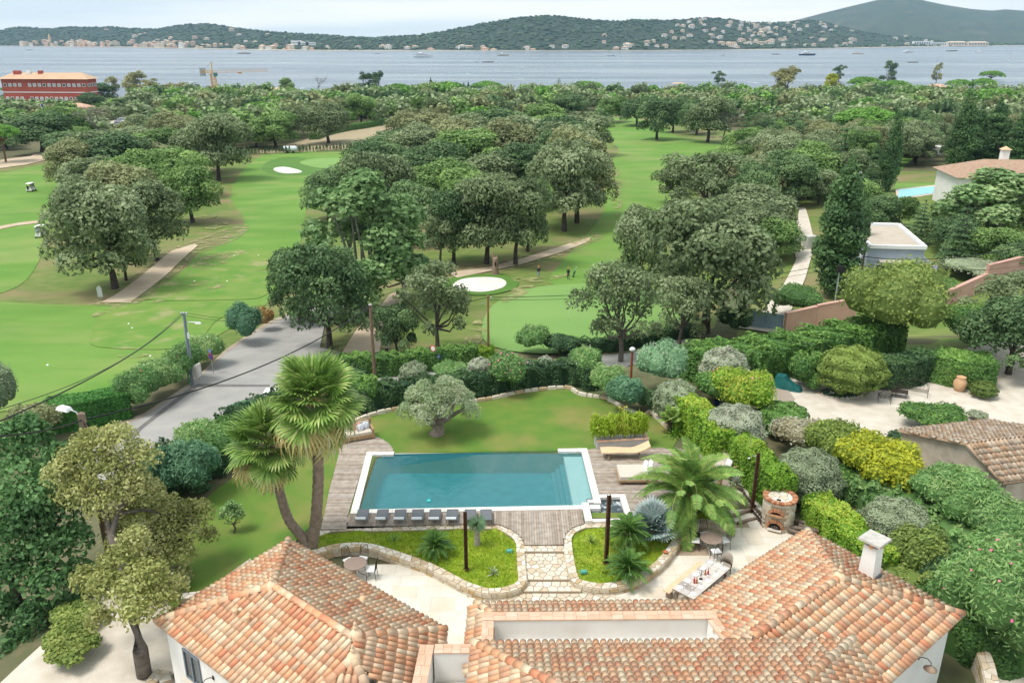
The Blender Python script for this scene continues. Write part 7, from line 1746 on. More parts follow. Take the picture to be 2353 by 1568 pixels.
for k in range(40):
    a = k/40*2*math.pi; MB().box(((RO-.07)*math.cos(a),(RO-.07)*math.sin(a),HO), (.25,.105,.10), a, r.random()).build('brick', m_brick, ov)
for c in voronoi(-.62,.62,-.62,.62,.34,.32,seed=4):
    c = [(x*min(1,.60/max(1e-6,math.hypot(x,y))), y*min(1,.60/max(1e-6,math.hypot(x,y)))) for x,y in shrink(c,.014)]
    MB().prism(c, HO-.05, HO+.015, .6+.4*r.random(), inset=.02).build('top_stone', m_stone, ov)
MB().box((.42,0,HO+.02), (.16,.20,.02)).build('flue_opening', m_dark, ov)
for k in range(5): MB().tube([(RO*.9,-.15+.07*k,.24),(RO*.9+.12,-.05+.05*k,.30+.05*(k%2))], .05, 7).build('log', M('charred_logs', (.05,.04,.035), (.10,.085,.07), scale=6, rough=.95), ov)
# ---- steps edged with timber, pebbles, sleepers, firewood, boulder
peb = sheet('white_pebbles', [tuple(at(*p,-.1)[:2]) for p in ((1690,1105),(1745,1095),(1790,1120),(1770,1200),(1752,1196),(1722,1160))], M('white_pebbles', (.62,.58,.53), (.36,.32,.28), scale=16, rough=.9, bump=1., bscale=30), .3, 0, zf=lambda x,y: -.1+0*x)
st = MB().box((0,0,-.5), (.1,.1,.1)).build('garden_steps', m_mortar); st['kind'] = 'structure'
for i, (a, b, z) in enumerate((((1694,1201),(1748,1186),-.40),((1676,1186),(1722,1170),-.28),((1656,1172),(1702,1152),-.16),((1640,1158),(1684,1138),-.04))):
    A, B = at(*a,z), at(*b,z); d = (B-A).normalized(); nn = Vector((-d.y,d.x,0)); MB().bar(A,B,.14,.13).build('timber_edge', m_woodg, st)
    MB().add([A+nn*.08,B+nn*.08,B+nn*.75,A+nn*.75]+[q-Vector((0,0,.14)) for q in (A+nn*.08,B+nn*.08,B+nn*.75,A+nn*.75)], [(0,1,2,3),(4,5,1,0),(5,6,2,1),(7,4,0,3)], .6).build('tread', m_slab, st)
sl = thing('sleeper_wall', 'row of upright dark timber sleepers retaining the white pebbles', 'retaining wall', at(1725,1160,-.3))
for k in range(12): q = at(1697+4.9*k,1124+6.1*k,-.15); MB().box((q.x-sl.location.x,q.y-sl.location.y,.05+random.uniform(-.06,.06)), (.18,.13,.6), R(-50)+random.uniform(-.1,.1)).build('sleeper', M('dark_sleepers', (.06,.042,.03), (.11,.08,.055), scale=6, rough=.95, bump=.4), sl)
bo = MB().ball((0,0,0), (.42,.34,.27), 12, 8, .5, 0, .08).build('boulder', m_stone); bo.location = at(1690,1138,.1); tag(bo, 'pale rounded boulder next to the sleeper wall', 'boulder')
for k in range(9):
    q = at(1838+random.uniform(-10,22),1222+random.uniform(-18,8),-.3); o = MB().tube([(-.5,0,0),(.5,0,.03)], .10, 8).build('log', M('firewood_bark', (.12,.09,.07), (.2,.16,.125), scale=6, rough=.95, bump=.5)); o.location = (q.x,q.y,-.42+.17*(k%3)); o.rotation_euler = (0,0,R(-20)+random.gauss(0,.25)); tag(o, 'weathered grey log in the firewood heap behind the round oven', 'log', 'firewood logs behind the oven')
p = at(1732,1122,-.05); sh_ = thing('garden_shower', 'chrome outdoor shower with curved head beside the rusty post', 'shower', p); m_chr = M('chrome', (.6,.6,.6), rough=.2, metal=.9); MB().tube([(0,0,0),(0,0,1.75),(-.08,0,1.95),(-.28,0,2.02),(-.42,0,1.92)], .03, 8).build('pipe', m_chr, sh_); MB().lathe([(.02,.03),(.09,0),(.09,-.02)], 12, (-.44,0,1.88)).build('shower_head', m_chr, sh_)
p = at(1712,1105,-.05); fs_ = MB().tube([(0,0,0),(.08,0,1.3),(.02,0,2.6),(.1,.05,3.4)], [.03,.028,.02,.012], 6).build('dry_flower_stalk', M('dry_stalk', (.36,.31,.24), scale=8)); fs_.location = p; tag(fs_, 'tall dry flower stalk left of the outdoor shower', 'plant stalk')
# ---- neighbour's gravel court
GZ = lambda px, py: gt(px, py)
p = GZ(1808,893); cv = thing('covered_barbecue', 'barbecue under a dark green tarpaulin on the gravel court', 'barbecue', p, R(-35)); mb = MB(); V = []
for i, (x, w, h) in enumerate(((-1.0,.32,.3),(-.85,.45,.95),(-.25,.5,.98),(0,.48,.7),(.45,.40,.45),(.9,.34,.38),(1.05,.2,.12))): V += [(x,-w*1.1,0),(x,-w*.7,h),(x,w*.7,h),(x,w*1.1,0)]
mb.add(V, [(i*4+j+1,i*4+4+j+1,i*4+4+j,i*4+j) for i in range(6) for j in range(3)]+[(0,3,2,1),(24,25,26,27)]); mb.build('tarpaulin', M('green_tarpaulin', (.01,.09,.085), (.02,.13,.12), scale=2, rough=.45, bump=.6, bscale=4), cv)
sheet('concrete_slab', G([(1762,880),(1790,872),(1825,918),(1818,930),(1765,928)]), M('brown_concrete', (.30,.25,.20), (.35,.30,.24), scale=1, rough=.95), .8, .10)
def iron_seat(px, py, w, rz, label):
    p = GZ(px,py); t = thing('iron_bench', label, 'bench', p, rz)
    for x in (-w/2,w/2): MB().tube([(x,-.3,0),(x,-.3,.6),(x,.3,.62)], .018, 5).build('armrest', m_iron, t); MB().tube([(x,.3,0),(x,.34,.75)], .018, 5).build('leg', m_iron, t)
    MB().tube([(-w/2,.34,.75),(-w/4,.36,.98),(0,.36,1.08),(w/4,.36,.98),(w/2,.34,.75)], .02, 5).build('back_arch', m_iron, t)
    for k in range(max(3,int(w/.22))): x = -w/2+(k+.5)*w/max(3,int(w/.22)); MB().tube([(x,.32,.42),(x+.05,.35,.6),(x-.05,.36,.78),(x,.36,.92-.25*abs(2*x/w))], .012, 4).build('scroll', m_iron, t)
    for k in range(5): MB().tube([(-w/2,-.28+.14*k,.42),(w/2,-.28+.14*k,.42)], .014, 4).build('slat', m_iron, t)
    return t
iron_seat(2094,906,2.0,R(-28),'long wrought iron settee with arched back on the gravel court'); iron_seat(2024,905,1.9,R(160),'wrought iron settee left of the low iron table'); iron_seat(2030,924,.8,R(160),'wrought iron armchair nearest the camera on the gravel court')
p = GZ(2064,912); it = thing('iron_table', 'low square wrought iron table between the iron seats', 'table', p, R(-25)); MB().box((0,0,.46), (1.1,.75,.03)).build('tabletop', m_iron, it)
for x in (-.5,.5):
    for y in (-.32,.32): MB().tube([(x,y,.46),(x*.85,y*.85,.2),(x,y,0)], .018, 5).build('leg', m_iron, it)
p = GZ(2202,898); jr = MB().lathe([(.22,0),(.34,.15),(.46,.5),(.44,.75),(.30,.98),(.28,1.04),(.34,1.10),(.30,1.10),(.24,1.0)], 20).build('terracotta_jar', M('pale_terracotta', (.52,.31,.17), (.58,.38,.22), scale=3, rough=.85)); jr.location = p; tag(jr, 'big round terracotta jar beside the small dark ball bush', 'jar')
p = GZ(1646,930); bp2 = MB().lathe([(.14,0),(.2,.34),(.22,.36),(.18,.34),(.16,.3)], 12).build('flower_pot', M('blue_glaze', (.02,.06,.18), rough=.3)); bp2.location = p; tag(bp2, 'small blue glazed pot under the lime green bush', 'pot')
# garage with old canal tiles
gar = thing('garage', 'old stone garage with mottled canal tile gable roof', 'building', at(2300,1060,-1)); GO = gar.location
R0, A0, B0_ = at(2218,1018,1.9), at(2062,987,.75), at(2305,1108,.75); dv = at(2440,992,1.9)-R0; dv.z = 0
m_old = M('old_canal_tiles', (1,1,1), (.72,.68,.64), scale=5, rough=.95, bump=.3, pal=[(.42,.26,.16),(.55,.42,.30),(.60,.52,.42),(.34,.26,.20),(.50,.34,.22)], mix2=((.12,.10,.08), 4, .55, .72, .6))
OLDT = [arr_mesh('roof_tile', TV, TF, np.full(len(TF),(i+.5)/8), m_old) for i in range(8)]
for P in ([A0, A0+dv, R0+dv, R0], [B0_+dv, B0_, R0, R0+dv]):
    e = (P[1]-P[0]).normalized(); nrm = e.cross(P[3]-P[0]).normalized(); nrm = nrm if nrm.z > 0 else -nrm; s_ = nrm.cross(e); s_ = s_ if s_.z > 0 else -s_; e2 = s_.cross(nrm)
    b = [p-Vector((0,0,.12))-GO for p in P]; sl_ = MB().add([p-GO for p in P]+b, [(0,1,2,3),(7,6,5,4),(0,4,5,1),(1,5,6,2),(2,6,7,3),(3,7,4,0)]).build('roof', m_tilebed, gar)
    Q = [((p-P[0]).dot(e2),(p-P[0]).dot(s_)) for p in P]; rot = Matrix((e2,s_,nrm)).transposed().to_4x4(); x = min(q_[0] for q_ in Q); ymax = max(q_[1] for q_ in Q); xmax = max(q_[0] for q_ in Q); cnt = 0
    while x < xmax:
        y = 0
        while y < ymax:
            pt = P[0]+e2*x+s_*y
            if poly_sdf(Q, np.array([x]), np.array([y+.2]))[0] < .05 and infr(pt) and cnt < 290:
                o = link('roof_tile', random.choice(OLDT), sl_); o.matrix_local = Matrix.Translation(pt-GO+nrm*.01) @ rot @ Matrix.Rotation(random.gauss(0,.05),4,'Z'); cnt += 1
            y += .37
        x += .27
m_oldw = M('stained_render', (.50,.44,.36), (.40,.34,.27), scale=1.4, rough=.95, bump=.3, mix2=((.26,.22,.17), .8, .5, .7, .6))
A_, B_ = A0+(R0-A0)*.02+dv.normalized()*.25, B0_+dv.normalized()*.25; R_ = R0+dv.normalized()*.25; dn = Vector((0,0,-3.2)); e_ = dv*.95
V = [A_-Vector((0,0,.15)),R_-Vector((0,0,.15)),B_-Vector((0,0,.15)),B_+dn,A_+dn]; V = [v-GO for v in V]; V += [v+e_ for v in V]
MB().add(V, [(0,1,2,3,4),(9,8,7,6,5),(3,2,7,8),(4,3,8,9),(0,4,9,5)]).build('wall', m_oldw, gar)
# retaining wall and path at the right end of the villa
sw = thing('stone_wall', 'cream stone retaining wall with paved top at lower right', 'wall', at(2230,1510,-.6))
SWP = [tuple(at(*p,.0)[:2]) for p in ((2176,1440),(2200,1452),(2232,1476),(2250,1510),(2265,1572))]
stone_band(sw, smooth_poly(SWP,3,False), False, .5, .0, -1.0, rows=4, side=1, seed=31, facefilter=None)
stone_band(thing('stone_wall', 'short stone edging curving on gravel at lower left of the house', 'wall', at(470,1545,-.5)), smooth_poly([tuple(at(*p,-.45)[:2]) for p in ((395,1560),(380,1530),(350,1545),(330,1575))],3,False), False, .45, -.40, -.8, rows=1, side=1, seed=33, faces=False)
sheet('gravel_path', [tuple(at(*p,-.8)[:2]) for p in ((2225,1470),(2290,1500),(2370,1540),(2420,1640),(2280,1640),(2265,1560))], m_gravel, .6, .06)
# ================================================================== ROADSIDE AND GOLF COURSE OBJECTS
m_pole = M('creosoted_pole', (.16,.105,.07), (.24,.17,.12), scale=3, rough=.95, bump=.4, stretch=(6,6,1)); m_gsteel = M('galvanised_steel', (.36,.38,.40), (.42,.44,.46), rough=.5, metal=.4); m_conc = M('pale_concrete_pole', (.40,.38,.35), (.48,.46,.43), scale=2, rough=.9)
m_cable = M('black_cable', (.02,.02,.02), rough=.6); m_bluep = M('blue_grey_pole', (.16,.20,.25), (.2,.24,.29), rough=.6)
def street_head(t, d, z, ln=1.1, big=1.):
    d = Vector(d).normalized(); MB().tube([(0,0,z),(d.x*ln*.35,d.y*ln*.35,z+.45),(d.x*ln,d.y*ln,z+.5)], .03, 6).build('lamp_arm', m_gsteel, t)
    h = MB().box((0,0,0), (.62*big,.30*big,.14*big), taper=.75).build('lamp_head', m_whitep, t); h.location = (d.x*(ln+.25),d.y*(ln+.25),z+.5); h.rotation_euler = (0,0,math.atan2(d.y,d.x))
# near wooden pole behind the left trees
pt = aty(185,948,33.5); zb = T1(pt.x,pt.y)-.1; HN = pt.z-zb
np_ = thing('utility_pole', 'near wooden pole with a square street lamp behind the left trees', 'utility pole', (pt.x,pt.y,zb)); MB().tube([(0,0,0),(0,0,HN)], [.16,.13], 10).build('pole', m_pole, np_)
MB().box((.03,-.03,HN-.55), (.30,.20,1.05), .3).build('junction_board', m_woodg, np_); street_head(np_, (-.85,.35,0), HN-.45, .75, 1.15)
mb = MB()
for k in range(6): a = random.uniform(0,6.28); mb.tube([(.1*math.cos(a),.1*math.sin(a),HN-.3),(.35*math.cos(a),.35*math.sin(a),HN-.8),(.16*math.cos(a+.7),.16*math.sin(a+.7),HN-1.5)], .02, 5)
mb.build('cable_loops', m_cable, np_)['kind'] = 'stuff'
# steel pole with lamp, white boxes and green tubes
p = gt(443,886); tp_ = aty(421,722,p.y-.4); h = tp_.z-p.z; up = thing('utility_pole', 'blue-grey pole with curved street lamp and white boxes by the road', 'utility pole', p); lean = (tp_.x-p.x)*.55
MB().tube([(0,0,-.2),(lean,0,h)], [.15,.11], 10).build('pole', m_bluep, up); MB().tube([(.13,0,.1),(.13+lean*.7,0,h*.6)], .03, 6).build('conduit', m_gsteel, up)
top = Vector((lean,0,h)); MB().box(top+Vector((0,0,-.1)), (.5,.12,.1)).build('crossarm', m_gsteel, up)
for dx in (-.22,0,.22): MB().lathe([(.05,0),(.07,.05),(.03,.12)], 8, top+Vector((dx,0,-.04))).build('insulator', m_whitep, up)
MB().tube([(lean*.8,0,h*.80),(lean*.8+.2,0,h*.88),(lean*.8+.95,0,h*.88)], .035, 6).build('lamp_arm', m_whitep, up); MB().box((lean*.8+1.1,0,h*.865), (.5,.22,.12), taper=.8).build('lamp_head', m_whitep, up); MB().box((lean*.75+.12,-.02,h*.70), (.18,.14,.5)).build('control_box', m_whitep, up)
for k in range(4): MB().box((.28+.20*k,-.10-.05*k,1.25+.12*k), (.18,.22,1.15), -.3).build('meter_box', M('grey_white_plastic', (.52,.50,.47), (.56,.54,.51), scale=2, rough=.6), up)
for a, b in (((-.30,0,0),(-.30,0,1.25)),((-.30,0,.9),(-.05,0,1.4)),((-.38,0,1.2),(-.40,0,2.4))): MB().tube([a,b], .05, 6).build('green_conduit', M('green_conduit', (.02,.30,.10), rough=.5) if b[2] < 2 else m_gsteel, up)
def plain_pole(px, py, top, label, mat, r0=.13, name='utility_pole', pb=None):
    p = gt(px,py); q = aty(px-((px-1176)*.0),top,p.y); t = thing(name, label, 'utility pole', p); h = q.z-p.z; MB().tube([(0,0,-.2),(0,0,h)], [r0,r0*.8], 9).build('pole', mat, t); return t, p, h
mp_, mpp, mh = plain_pole(863,905,700,'brown wooden pole rising out of the lawn hedge', m_pole, .15); MB().lathe([(.15,0),(.13,.06),(0,.1)], 9, (0,0,mh)).build('pole_cap', m_conc, mp_)
wp_, wpp, wh = plain_pole(1122,805,678,'wooden power pole with brackets before the putting green', M('orange_brown_pole', (.26,.14,.05), (.34,.2,.08), scale=3, rough=.9), .12)
MB().bar((-.6,0,wh-.9),(0,0,wh-.55), .04).bar((-.7,0,wh-.8),(-.5,0,wh-.95), .06).bar((0,0,wh-.3),(.5,0,wh-.35), .04).build('bracket', m_gsteel, wp_)
for x in (-.05,.3): MB().lathe([(.04,0),(.06,.06),(.02,.14)], 8, (x,0,wh-.25)).build('insulator', m_whitep, wp_)
tp2, tpp, th = plain_pole(1917,700,612,'short pole with black transformer box beside the big double cypress', m_gsteel, .10); MB().box((0.05,-.15,th-.25), (.8,.35,.75)).build('transformer', m_cable, tp2)
lp2, lpp, lh = plain_pole(1972,672,572,'wooden lamp pole at left corner of the pavilion', m_pole, .13); street_head(lp2, (-.9,-.2,0), lh-.6, .8, 1.2)
rp_, rpp, rh = plain_pole(1449,868,806,'short rust-brown pole with white lamp in the lane hedge', M('rust_brown_paint', (.22,.07,.03), (.27,.09,.04), rough=.7), .10, 'lamp_post'); MB().ball((0,0,rh+.12), (.22,.16,.18), 10, 6).build('lamp_head', m_whitep, rp_)
# wires, each its own cable
def wire(a, b, sag, label, r=.022):
    a, b = Vector(a), Vector(b); P = [a.lerp(b,i/16)-Vector((0,0,sag*4*(i/16)*(1-i/16))) for i in range(17)]
    o = MB().tube([q-a for q in P], r, 5).build('overhead_cable', m_cable); o.location = a; return tag(o, label, 'cable', 'overhead cables')
NT = Vector((pt.x,pt.y,zb+HN-.35)); UT = Vector(p)+top; MT = Vector(mpp)+Vector((0,0,mh-.1)); WT = Vector(wpp)+Vector((0,0,wh-.2)); LT = Vector(lpp)+Vector((0,0,lh-.9)); TT2 = Vector(tpp)+Vector((0,0,th-.1)); NLEFT = aty(-30,1003,22)
wire(NLEFT, NT, .15, 'thick black cable running left from the near lamp pole', .035)
wire(NT, MT, 1.1, 'thick black cable from the near lamp pole across the road to brown pole', .04)
wire(MT, WT, .45, 'cable between brown pole and the power pole on golf side', .03); wire(WT, LT, 1.2, 'cable from the power pole to the pavilion lamp pole', .03)
wire(WT-Vector((0,0,.25)), LT-Vector((0,0,.6)), 1.3, 'lower cable from the power pole to the pavilion lamp pole', .02)
wire(LT, aty(2400,556,75), .9, 'thick cable from the pavilion lamp pole off to the right', .04)
for k in range(3): wire(LT-Vector((0,0,.4+.35*k)), aty(2400,590+14*k,75), .9, ['upper thin wire right of the pavilion pole','middle thin wire right of the pavilion pole','lowest thin wire right of the pavilion pole'][k], .015)
wire(UT+Vector((-.2,0,0)), aty(-30,948,30), 1.0, 'thin wire from the blue-grey pole down to far left', .018); wire(UT+Vector((-.1,0,-.1)), NLEFT+Vector((0,0,.3)), .6, 'cable from the blue-grey pole to the near left', .03); wire(UT+Vector((.2,0,0)), MT, .9, 'thin wire from the blue-grey pole to brown pole', .016); wire(UT+Vector((.2,0,-.25)), MT-Vector((0,0,.2)), .9, 'second thin wire from the blue-grey pole to brown pole', .016)
# signs
p = gt(491,860); sg_ = thing('no_parking_sign', 'round no-parking sign with small blue plate beside the road', 'road sign', p); MB().tube([(0,0,0),(-.05,0,2.3)], .035, 6).build('pole', m_gsteel, sg_)
m_blue = M('sign_blue', (.03,.10,.40), rough=.5); m_redp = M('sign_red', (.60,.03,.03), rough=.5)
def disc(t, r, z, y, mat, name, x=0.): o = MB().lathe([(r,-.012),(r,.012)], 20).build(name, mat, t); o.rotation_euler = (math.pi/2,0,-.5); o.location = (x,y,z); return o
disc(sg_, .32, 1.75, -.05, m_redp, 'sign_rim', -.04); disc(sg_, .25, 1.75, -.07, m_blue, 'sign_face', -.04); o = MB().box((0,0,0),(.48,.012,.055), ry=.78).build('sign_bar', m_redp, sg_); o.location = (-.04,-.095,1.75); MB().box((-.05,-.05,2.25), (.42,.03,.3), -.5).build('plate', m_blue, sg_)
for z in (2.2,2.3): MB().box((-.05,-.072,z), (.3,.01,.03), -.5).build('text_line', m_whitep, sg_)
p = gt(1001,852); se = thing('no_entry_sign', 'red and white round sign above blue plate at the lane hedge', 'road sign', p); MB().tube([(0,0,0),(0,0,2.3)], .03, 6).build('pole', m_gsteel, se); disc(se,.30,2.2,-.05,m_redp,'sign_rim',-.18); disc(se,.22,2.2,-.07,m_whitep,'sign_face',-.18); MB().box((.12,-.06,1.45), (.68,.03,.42), .12).build('plate', m_blue, se)
for z in (1.36,1.46): MB().box((.12,-.085,z), (.52,.012,.045), .12).build('text_line', m_whitep, se)
p = gt(232,690); bs = thing('notice_board', 'small pale hole sign at start of the sandy cart path', 'sign', p); MB().tube([(0,0,0),(0,0,.6)], .03, 5).build('post', m_gsteel, bs); MB().prism([(-.3,-.02),(.3,-.02),(.3,.02),(-.3,.02)], .45, 1.6).add([(-.3,-.02,1.6),(.3,-.02,1.6),(.05,-.02,1.9),(-.3,.02,1.6),(.3,.02,1.6),(.05,.02,1.9)], [(0,1,2),(5,4,3),(1,4,5,2),(0,2,5,3)]).build('panel', M('pale_sign_panel', (.45,.48,.47), (.52,.55,.54), scale=4), bs)
q = G([(598,914),(612,893),(640,893),(625,914)]); sheet('road_marking', q, m_whitep, 1, .125)
# golf carts
def golf_cart(px, py, rz, label):
    p = gt(px,py); t = thing('golf_cart', label, 'golf cart', p, rz, 'golf carts on the course'); wt = m_whitep
    MB().box((-.05,0,.42), (2.2,1.1,.14)).box((.85,0,.66), (.42,1.05,.5), taper=.8).box((-.72,0,.66), (.8,1.1,.42), taper=.9).build('body', wt, t)
    MB().box((-.18,0,.72), (.5,1.0,.14)).box((-.43,0,1.0), (.12,1.0,.5), ry=-.12).build('seat', M('cream_seat', (.5,.46,.38), rough=.6), t); MB().box((-.15,0,1.86), (1.75,1.15,.09), taper=.9).build('roof', wt, t)
    for x, x2 in ((.68,.55),(-.85,-.85)):
        for y in (-.5,.5): MB().bar((x,y,.7),(x2,y*.95,1.84), .04).build('roof_post', m_alu, t)
    MB().add([(.74,-.48,.9),(.74,.48,.9),(.57,.46,1.8),(.57,-.46,1.8)], [(0,1,2,3)]).build('windscreen', M('cart_windscreen', (.25,.29,.31), rough=.1, spec=.6), t)
    for x in (-.75,.8):
        for y in (-.5,.5):
            w = MB().lathe([(.0,-.08),(.12,-.09),(.22,-.08),(.23,0),(.22,.08),(.12,.09),(0,.08)], 12).build('wheel', m_cable, t); w.rotation_euler = (math.pi/2,0,0); w.location = (x,y,.23)
    MB().lathe([(.14,-.015),(.14,.015)], 10, (.36,-.25,1.05)).build('steering_wheel', m_cable, t); MB().box((-1.05,.2,.95), (.25,.3,.9), ry=-.1).build('golf_bag', M('dark_bag', (.03,.03,.04), (.08,.06,.06), scale=3), t)
golf_cart(95,545,R(-80),'white golf cart on the grass in front of the left clump'); golf_cart(73,440,R(95),'white golf cart farther away on the upper left fairway')
# golfers
def person(px, py, label, shirt, trousers, skin=(.45,.26,.17), hat=None, arms='front', rz=0., legs_bare=False):
    p = gt(px,py); t = thing('person', label, 'person', p, rz); P = {}
    J = [('pel',(0,0,.93),.13,None),('wai',(0,0,1.10),.125,'pel'),('che',(0,.0,1.33),.155,'wai'),('neck',(0,0,1.47),.06,'che'),('hd',(0,-.01,1.58),.085,'neck'),('hd2',(0,-.015,1.70),.08,'hd'),
         ('shl',(-.17,0,1.40),.07,'che'),('ell',(-.24,-.03,1.14),.045,'shl'),('wrl',(-.10,-.22,1.03),.035,'ell'),('shr',(.17,0,1.40),.07,'che'),('elr',(.24,-.03,1.14),.045,'shr'),('wrr',(.08,-.24,1.02),.035,'elr'),
         ('hil',(-.10,0,.88),.095,'pel'),('knl',(-.12,-.02,.50),.065,'hil'),('anl',(-.13,.02,.09),.045,'knl'),('tol',(-.14,-.14,.04),.04,'anl'),('hir',(.10,0,.88),.095,'pel'),('knr',(.12,-.02,.50),.065,'hir'),('anr',(.13,.02,.09),.045,'knr'),('tor',(.14,-.14,.04),.04,'anr')]
    idx_ = {j[0]: i for i, j in enumerate(J)}; me = D.meshes.new('body'); me.from_pydata([j[1] for j in J], [(idx_[j[3]],i) for i, j in enumerate(J) if j[3]], [])
    o = D.objects.new('body', me); COL.objects.link(o); o.parent = t
    o.modifiers.new('skin','SKIN').use_smooth_shade = True
    for i, j in enumerate(J): me.skin_vertices[0].data[i].radius = (j[2],j[2]*.85); me.skin_vertices[0].data[i].use_root = (i == 0)
    o.modifiers.new('sub','SUBSURF').render_levels = 1
    m, n = _new('clothes_'+label[:12].replace(' ','_')); L = n.links.new; out = n.nodes.new('ShaderNodeOutputMaterial'); b = n.nodes.new('ShaderNodeBsdfPrincipled'); b.inputs['Roughness'].default_value = .9
    tc = n.nodes.new('ShaderNodeTexCoord'); sx = n.nodes.new('ShaderNodeSeparateXYZ'); cr = n.nodes.new('ShaderNodeValToRGB'); cr.color_ramp.interpolation = 'CONSTANT'; L(tc.outputs['Object'], sx.inputs[0]); mu = n.nodes.new('ShaderNodeMath'); mu.operation = 'MULTIPLY'; mu.inputs[1].default_value = .5; L(sx.outputs[2], mu.inputs[0]); L(mu.outputs[0], cr.inputs[0])
    st_ = [(0,(.6,.6,.6)),(.055,skin if legs_bare else trousers),(.24,trousers),(.475,shirt),(.735,skin)]
    for i, (q, c) in enumerate(st_):
        e = cr.color_ramp.elements[i] if i < 2 else cr.color_ramp.elements.new(q); e.position = q; e.color = rgb(c)
    L(cr.outputs[0], b.inputs[0]); L(b.outputs[0], out.inputs[0]); me.materials.append(m)
    hm = M('cap_'+label[:12].replace(' ','_'), hat or (.05,.03,.02), rough=.9); MB().ball((0,-.01,1.73), (.105,.115,.075), 10, 6).box((0,-.13,1.715), (.15,.12,.02)).build('cap', hm, t)
    sk = M('skin_tone', skin, rough=.6)
    for s, w in ((-1,(-.10,-.22,1.03)),(1,(.08,-.24,1.02))):
        hb = MB(); hb.ball((w[0],w[1]-.03,w[2]-.02), (.035,.05,.025), 8, 5)
        for k in range(4): x = w[0]-.027+.018*k; hb.tube([(x,w[1]-.06,w[2]-.02),(x,w[1]-.10,w[2]-.03),(x,w[1]-.105,w[2]-.055)], [.009,.008,.006], 5)
        hb.tube([(w[0]-s*.03,w[1]-.03,w[2]),(w[0]-s*.05,w[1]-.07,w[2]-.01)], [.011,.008], 5); hb.build('hand', sk, t)
    MB().ball((-.028,-.092,1.62), .012, 6, 4).ball((.028,-.092,1.62), .012, 6, 4).build('eyes', m_dark, t); MB().ball((0,-.105,1.585), (.014,.02,.02), 6, 4).build('nose', sk, t)
    return t
person(1237,640,'golfer in dark polo shirt and pale blue shorts with an orange cap, holding a card', (.03,.035,.05), (.28,.42,.55), hat=(.65,.22,.08), rz=.3, legs_bare=True)
person(1305,644,'golfer all in black with orange cap and white shoes next to a golf bag', (.015,.015,.02), (.015,.015,.02), hat=(.7,.22,.06), rz=-.5)
def golf_bag(px, py, label, c, trolley=True, z=None):
    p = gt(px,py); t = thing('golf_bag', label, 'golf bag', p); b = MB().tube([(0,0,.15),(.25,.05,.95)], [.13,.15], 10).build('bag', M('bag_'+label[:6].replace(' ','_'), c[0], c[1], scale=3, rough=.7), t)
    for k in range(5): MB().tube([(.22+.02*k,.03*k-.05,.9),(.34+.03*k,.04*k-.06,1.25+.03*k)], .012, 4).ball((.345+.03*k,.04*k-.06,1.28+.03*k), .04, 6, 4).build('club', m_gsteel if k % 2 else m_whitep, t)
    for y in (-.25,.25):
        w = MB().lathe([(.0,-.03),(.14,-.03),(.14,.03),(0,.03)], 12).build('wheel', m_cable, t); w.rotation_euler = (math.pi/2,0,0); w.location = (.05,y,.14)
    MB().bar((.05,-.25,.14),(.05,.25,.14), .025).bar((0,0,.2),(-.35,0,.02), .025).build('trolley', m_alu, t)
golf_bag(1316,637,'green and black golf bag standing behind the golfer in black', ((.03,.03,.03),(.10,.30,.12))); golf_bag(884,822,'black golf bag on a trolley by the dirt footpath', ((.015,.015,.02),(.04,.03,.03)))
p = gt(1306,737); fl = thing('golf_flag', 'white pin flag on the front putting green', 'golf flag', p); MB().tube([(0,0,0),(0,0,2.1)], .014, 5).build('flagstick', m_whitep, fl); MB().add([(0,0,2.1),(0,0,1.75),(.22,.04,1.72),(.30,0,2.0)], [(0,1,2,3),(3,2,1,0)]).build('flag', m_whitep, fl); MB().lathe([(.06,.16),(.06,.17)], 10, (0,0,0)).build('hole', m_dark, fl)
for i, (x, y) in enumerate(((296,746),(304,756),(447,743),(110,841),(538,588),(594,588),(630,594),(522,648),(447,648),(346,820),(620,900))[:10]):
    p = gt(x,y); o = MB().ball((0,0,.10), .12, 8, 6).build('tee_marker', m_whitep); o.location = p; tag(o, 'white ball-shaped tee marker on the mown tee', 'tee marker', 'white tee markers')
p = gt(1138,632); sp2 = thing('tree_stump', 'tall hollow broken tree stump beside the sand bunker', 'tree stump', p); q = pxm(p); MB().lathe([(10*q,-.2),(8*q,.25),(6.5*q,.9),(6.2*q,1.7),(6*q,2.3),(4.4*q,2.6),(3*q,2.5)], 11, sx=1.1).tube([(-.25,0,2.2),(-.3,0,2.9),(-.22,.05,3.3)], [.25,.18,.04], 6).tube([(.2,.1,2.2),(.26,.1,2.7)], [.22,.06], 6).build('trunk', M('weathered_stump', (.17,.115,.08), (.27,.20,.145), scale=2, rough=.95, bump=.6), sp2); MB().ball((0,-6.6*q,1.7), (1.8*q,1.2*q,.35), 8, 5).build('hollow', m_dark, sp2)
# hay field: tank, stakes of young hedge, field track
p = gt(668,352); tk = thing('tank_trailer', 'white water tank trailer at the edge of hay field', 'trailer', p, R(4)); mb = MB(); mb.lathe([(.0,-2.1),(.8,-2.05),(.9,-1.8),(.9,1.8),(.8,2.05),(0,2.1)], 14); o = mb.build('tank', M('tank_white', (.60,.64,.66), (.55,.59,.61), scale=1, rough=.5), tk); o.rotation_euler = (0,math.pi/2,0); o.location = (0,0,1.35)
for x in (-.9,.9):
    w = MB().lathe([(0,-.1),(.4,-.1),(.4,.1),(0,.1)], 12).build('wheel', m_cable, tk); w.rotation_euler = (math.pi/2,0,0); w.location = (x,-.75,.4)
MB().bar((2,0,.6),(3.6,0,.5), .12).build('drawbar', m_redp, tk)
sap = crown_mesh('foliage', [(0,0,1.0,.35,.35,.8),(0,0,1.7,.22,.22,.6)], 120, .16, L_CYP, seed=3)
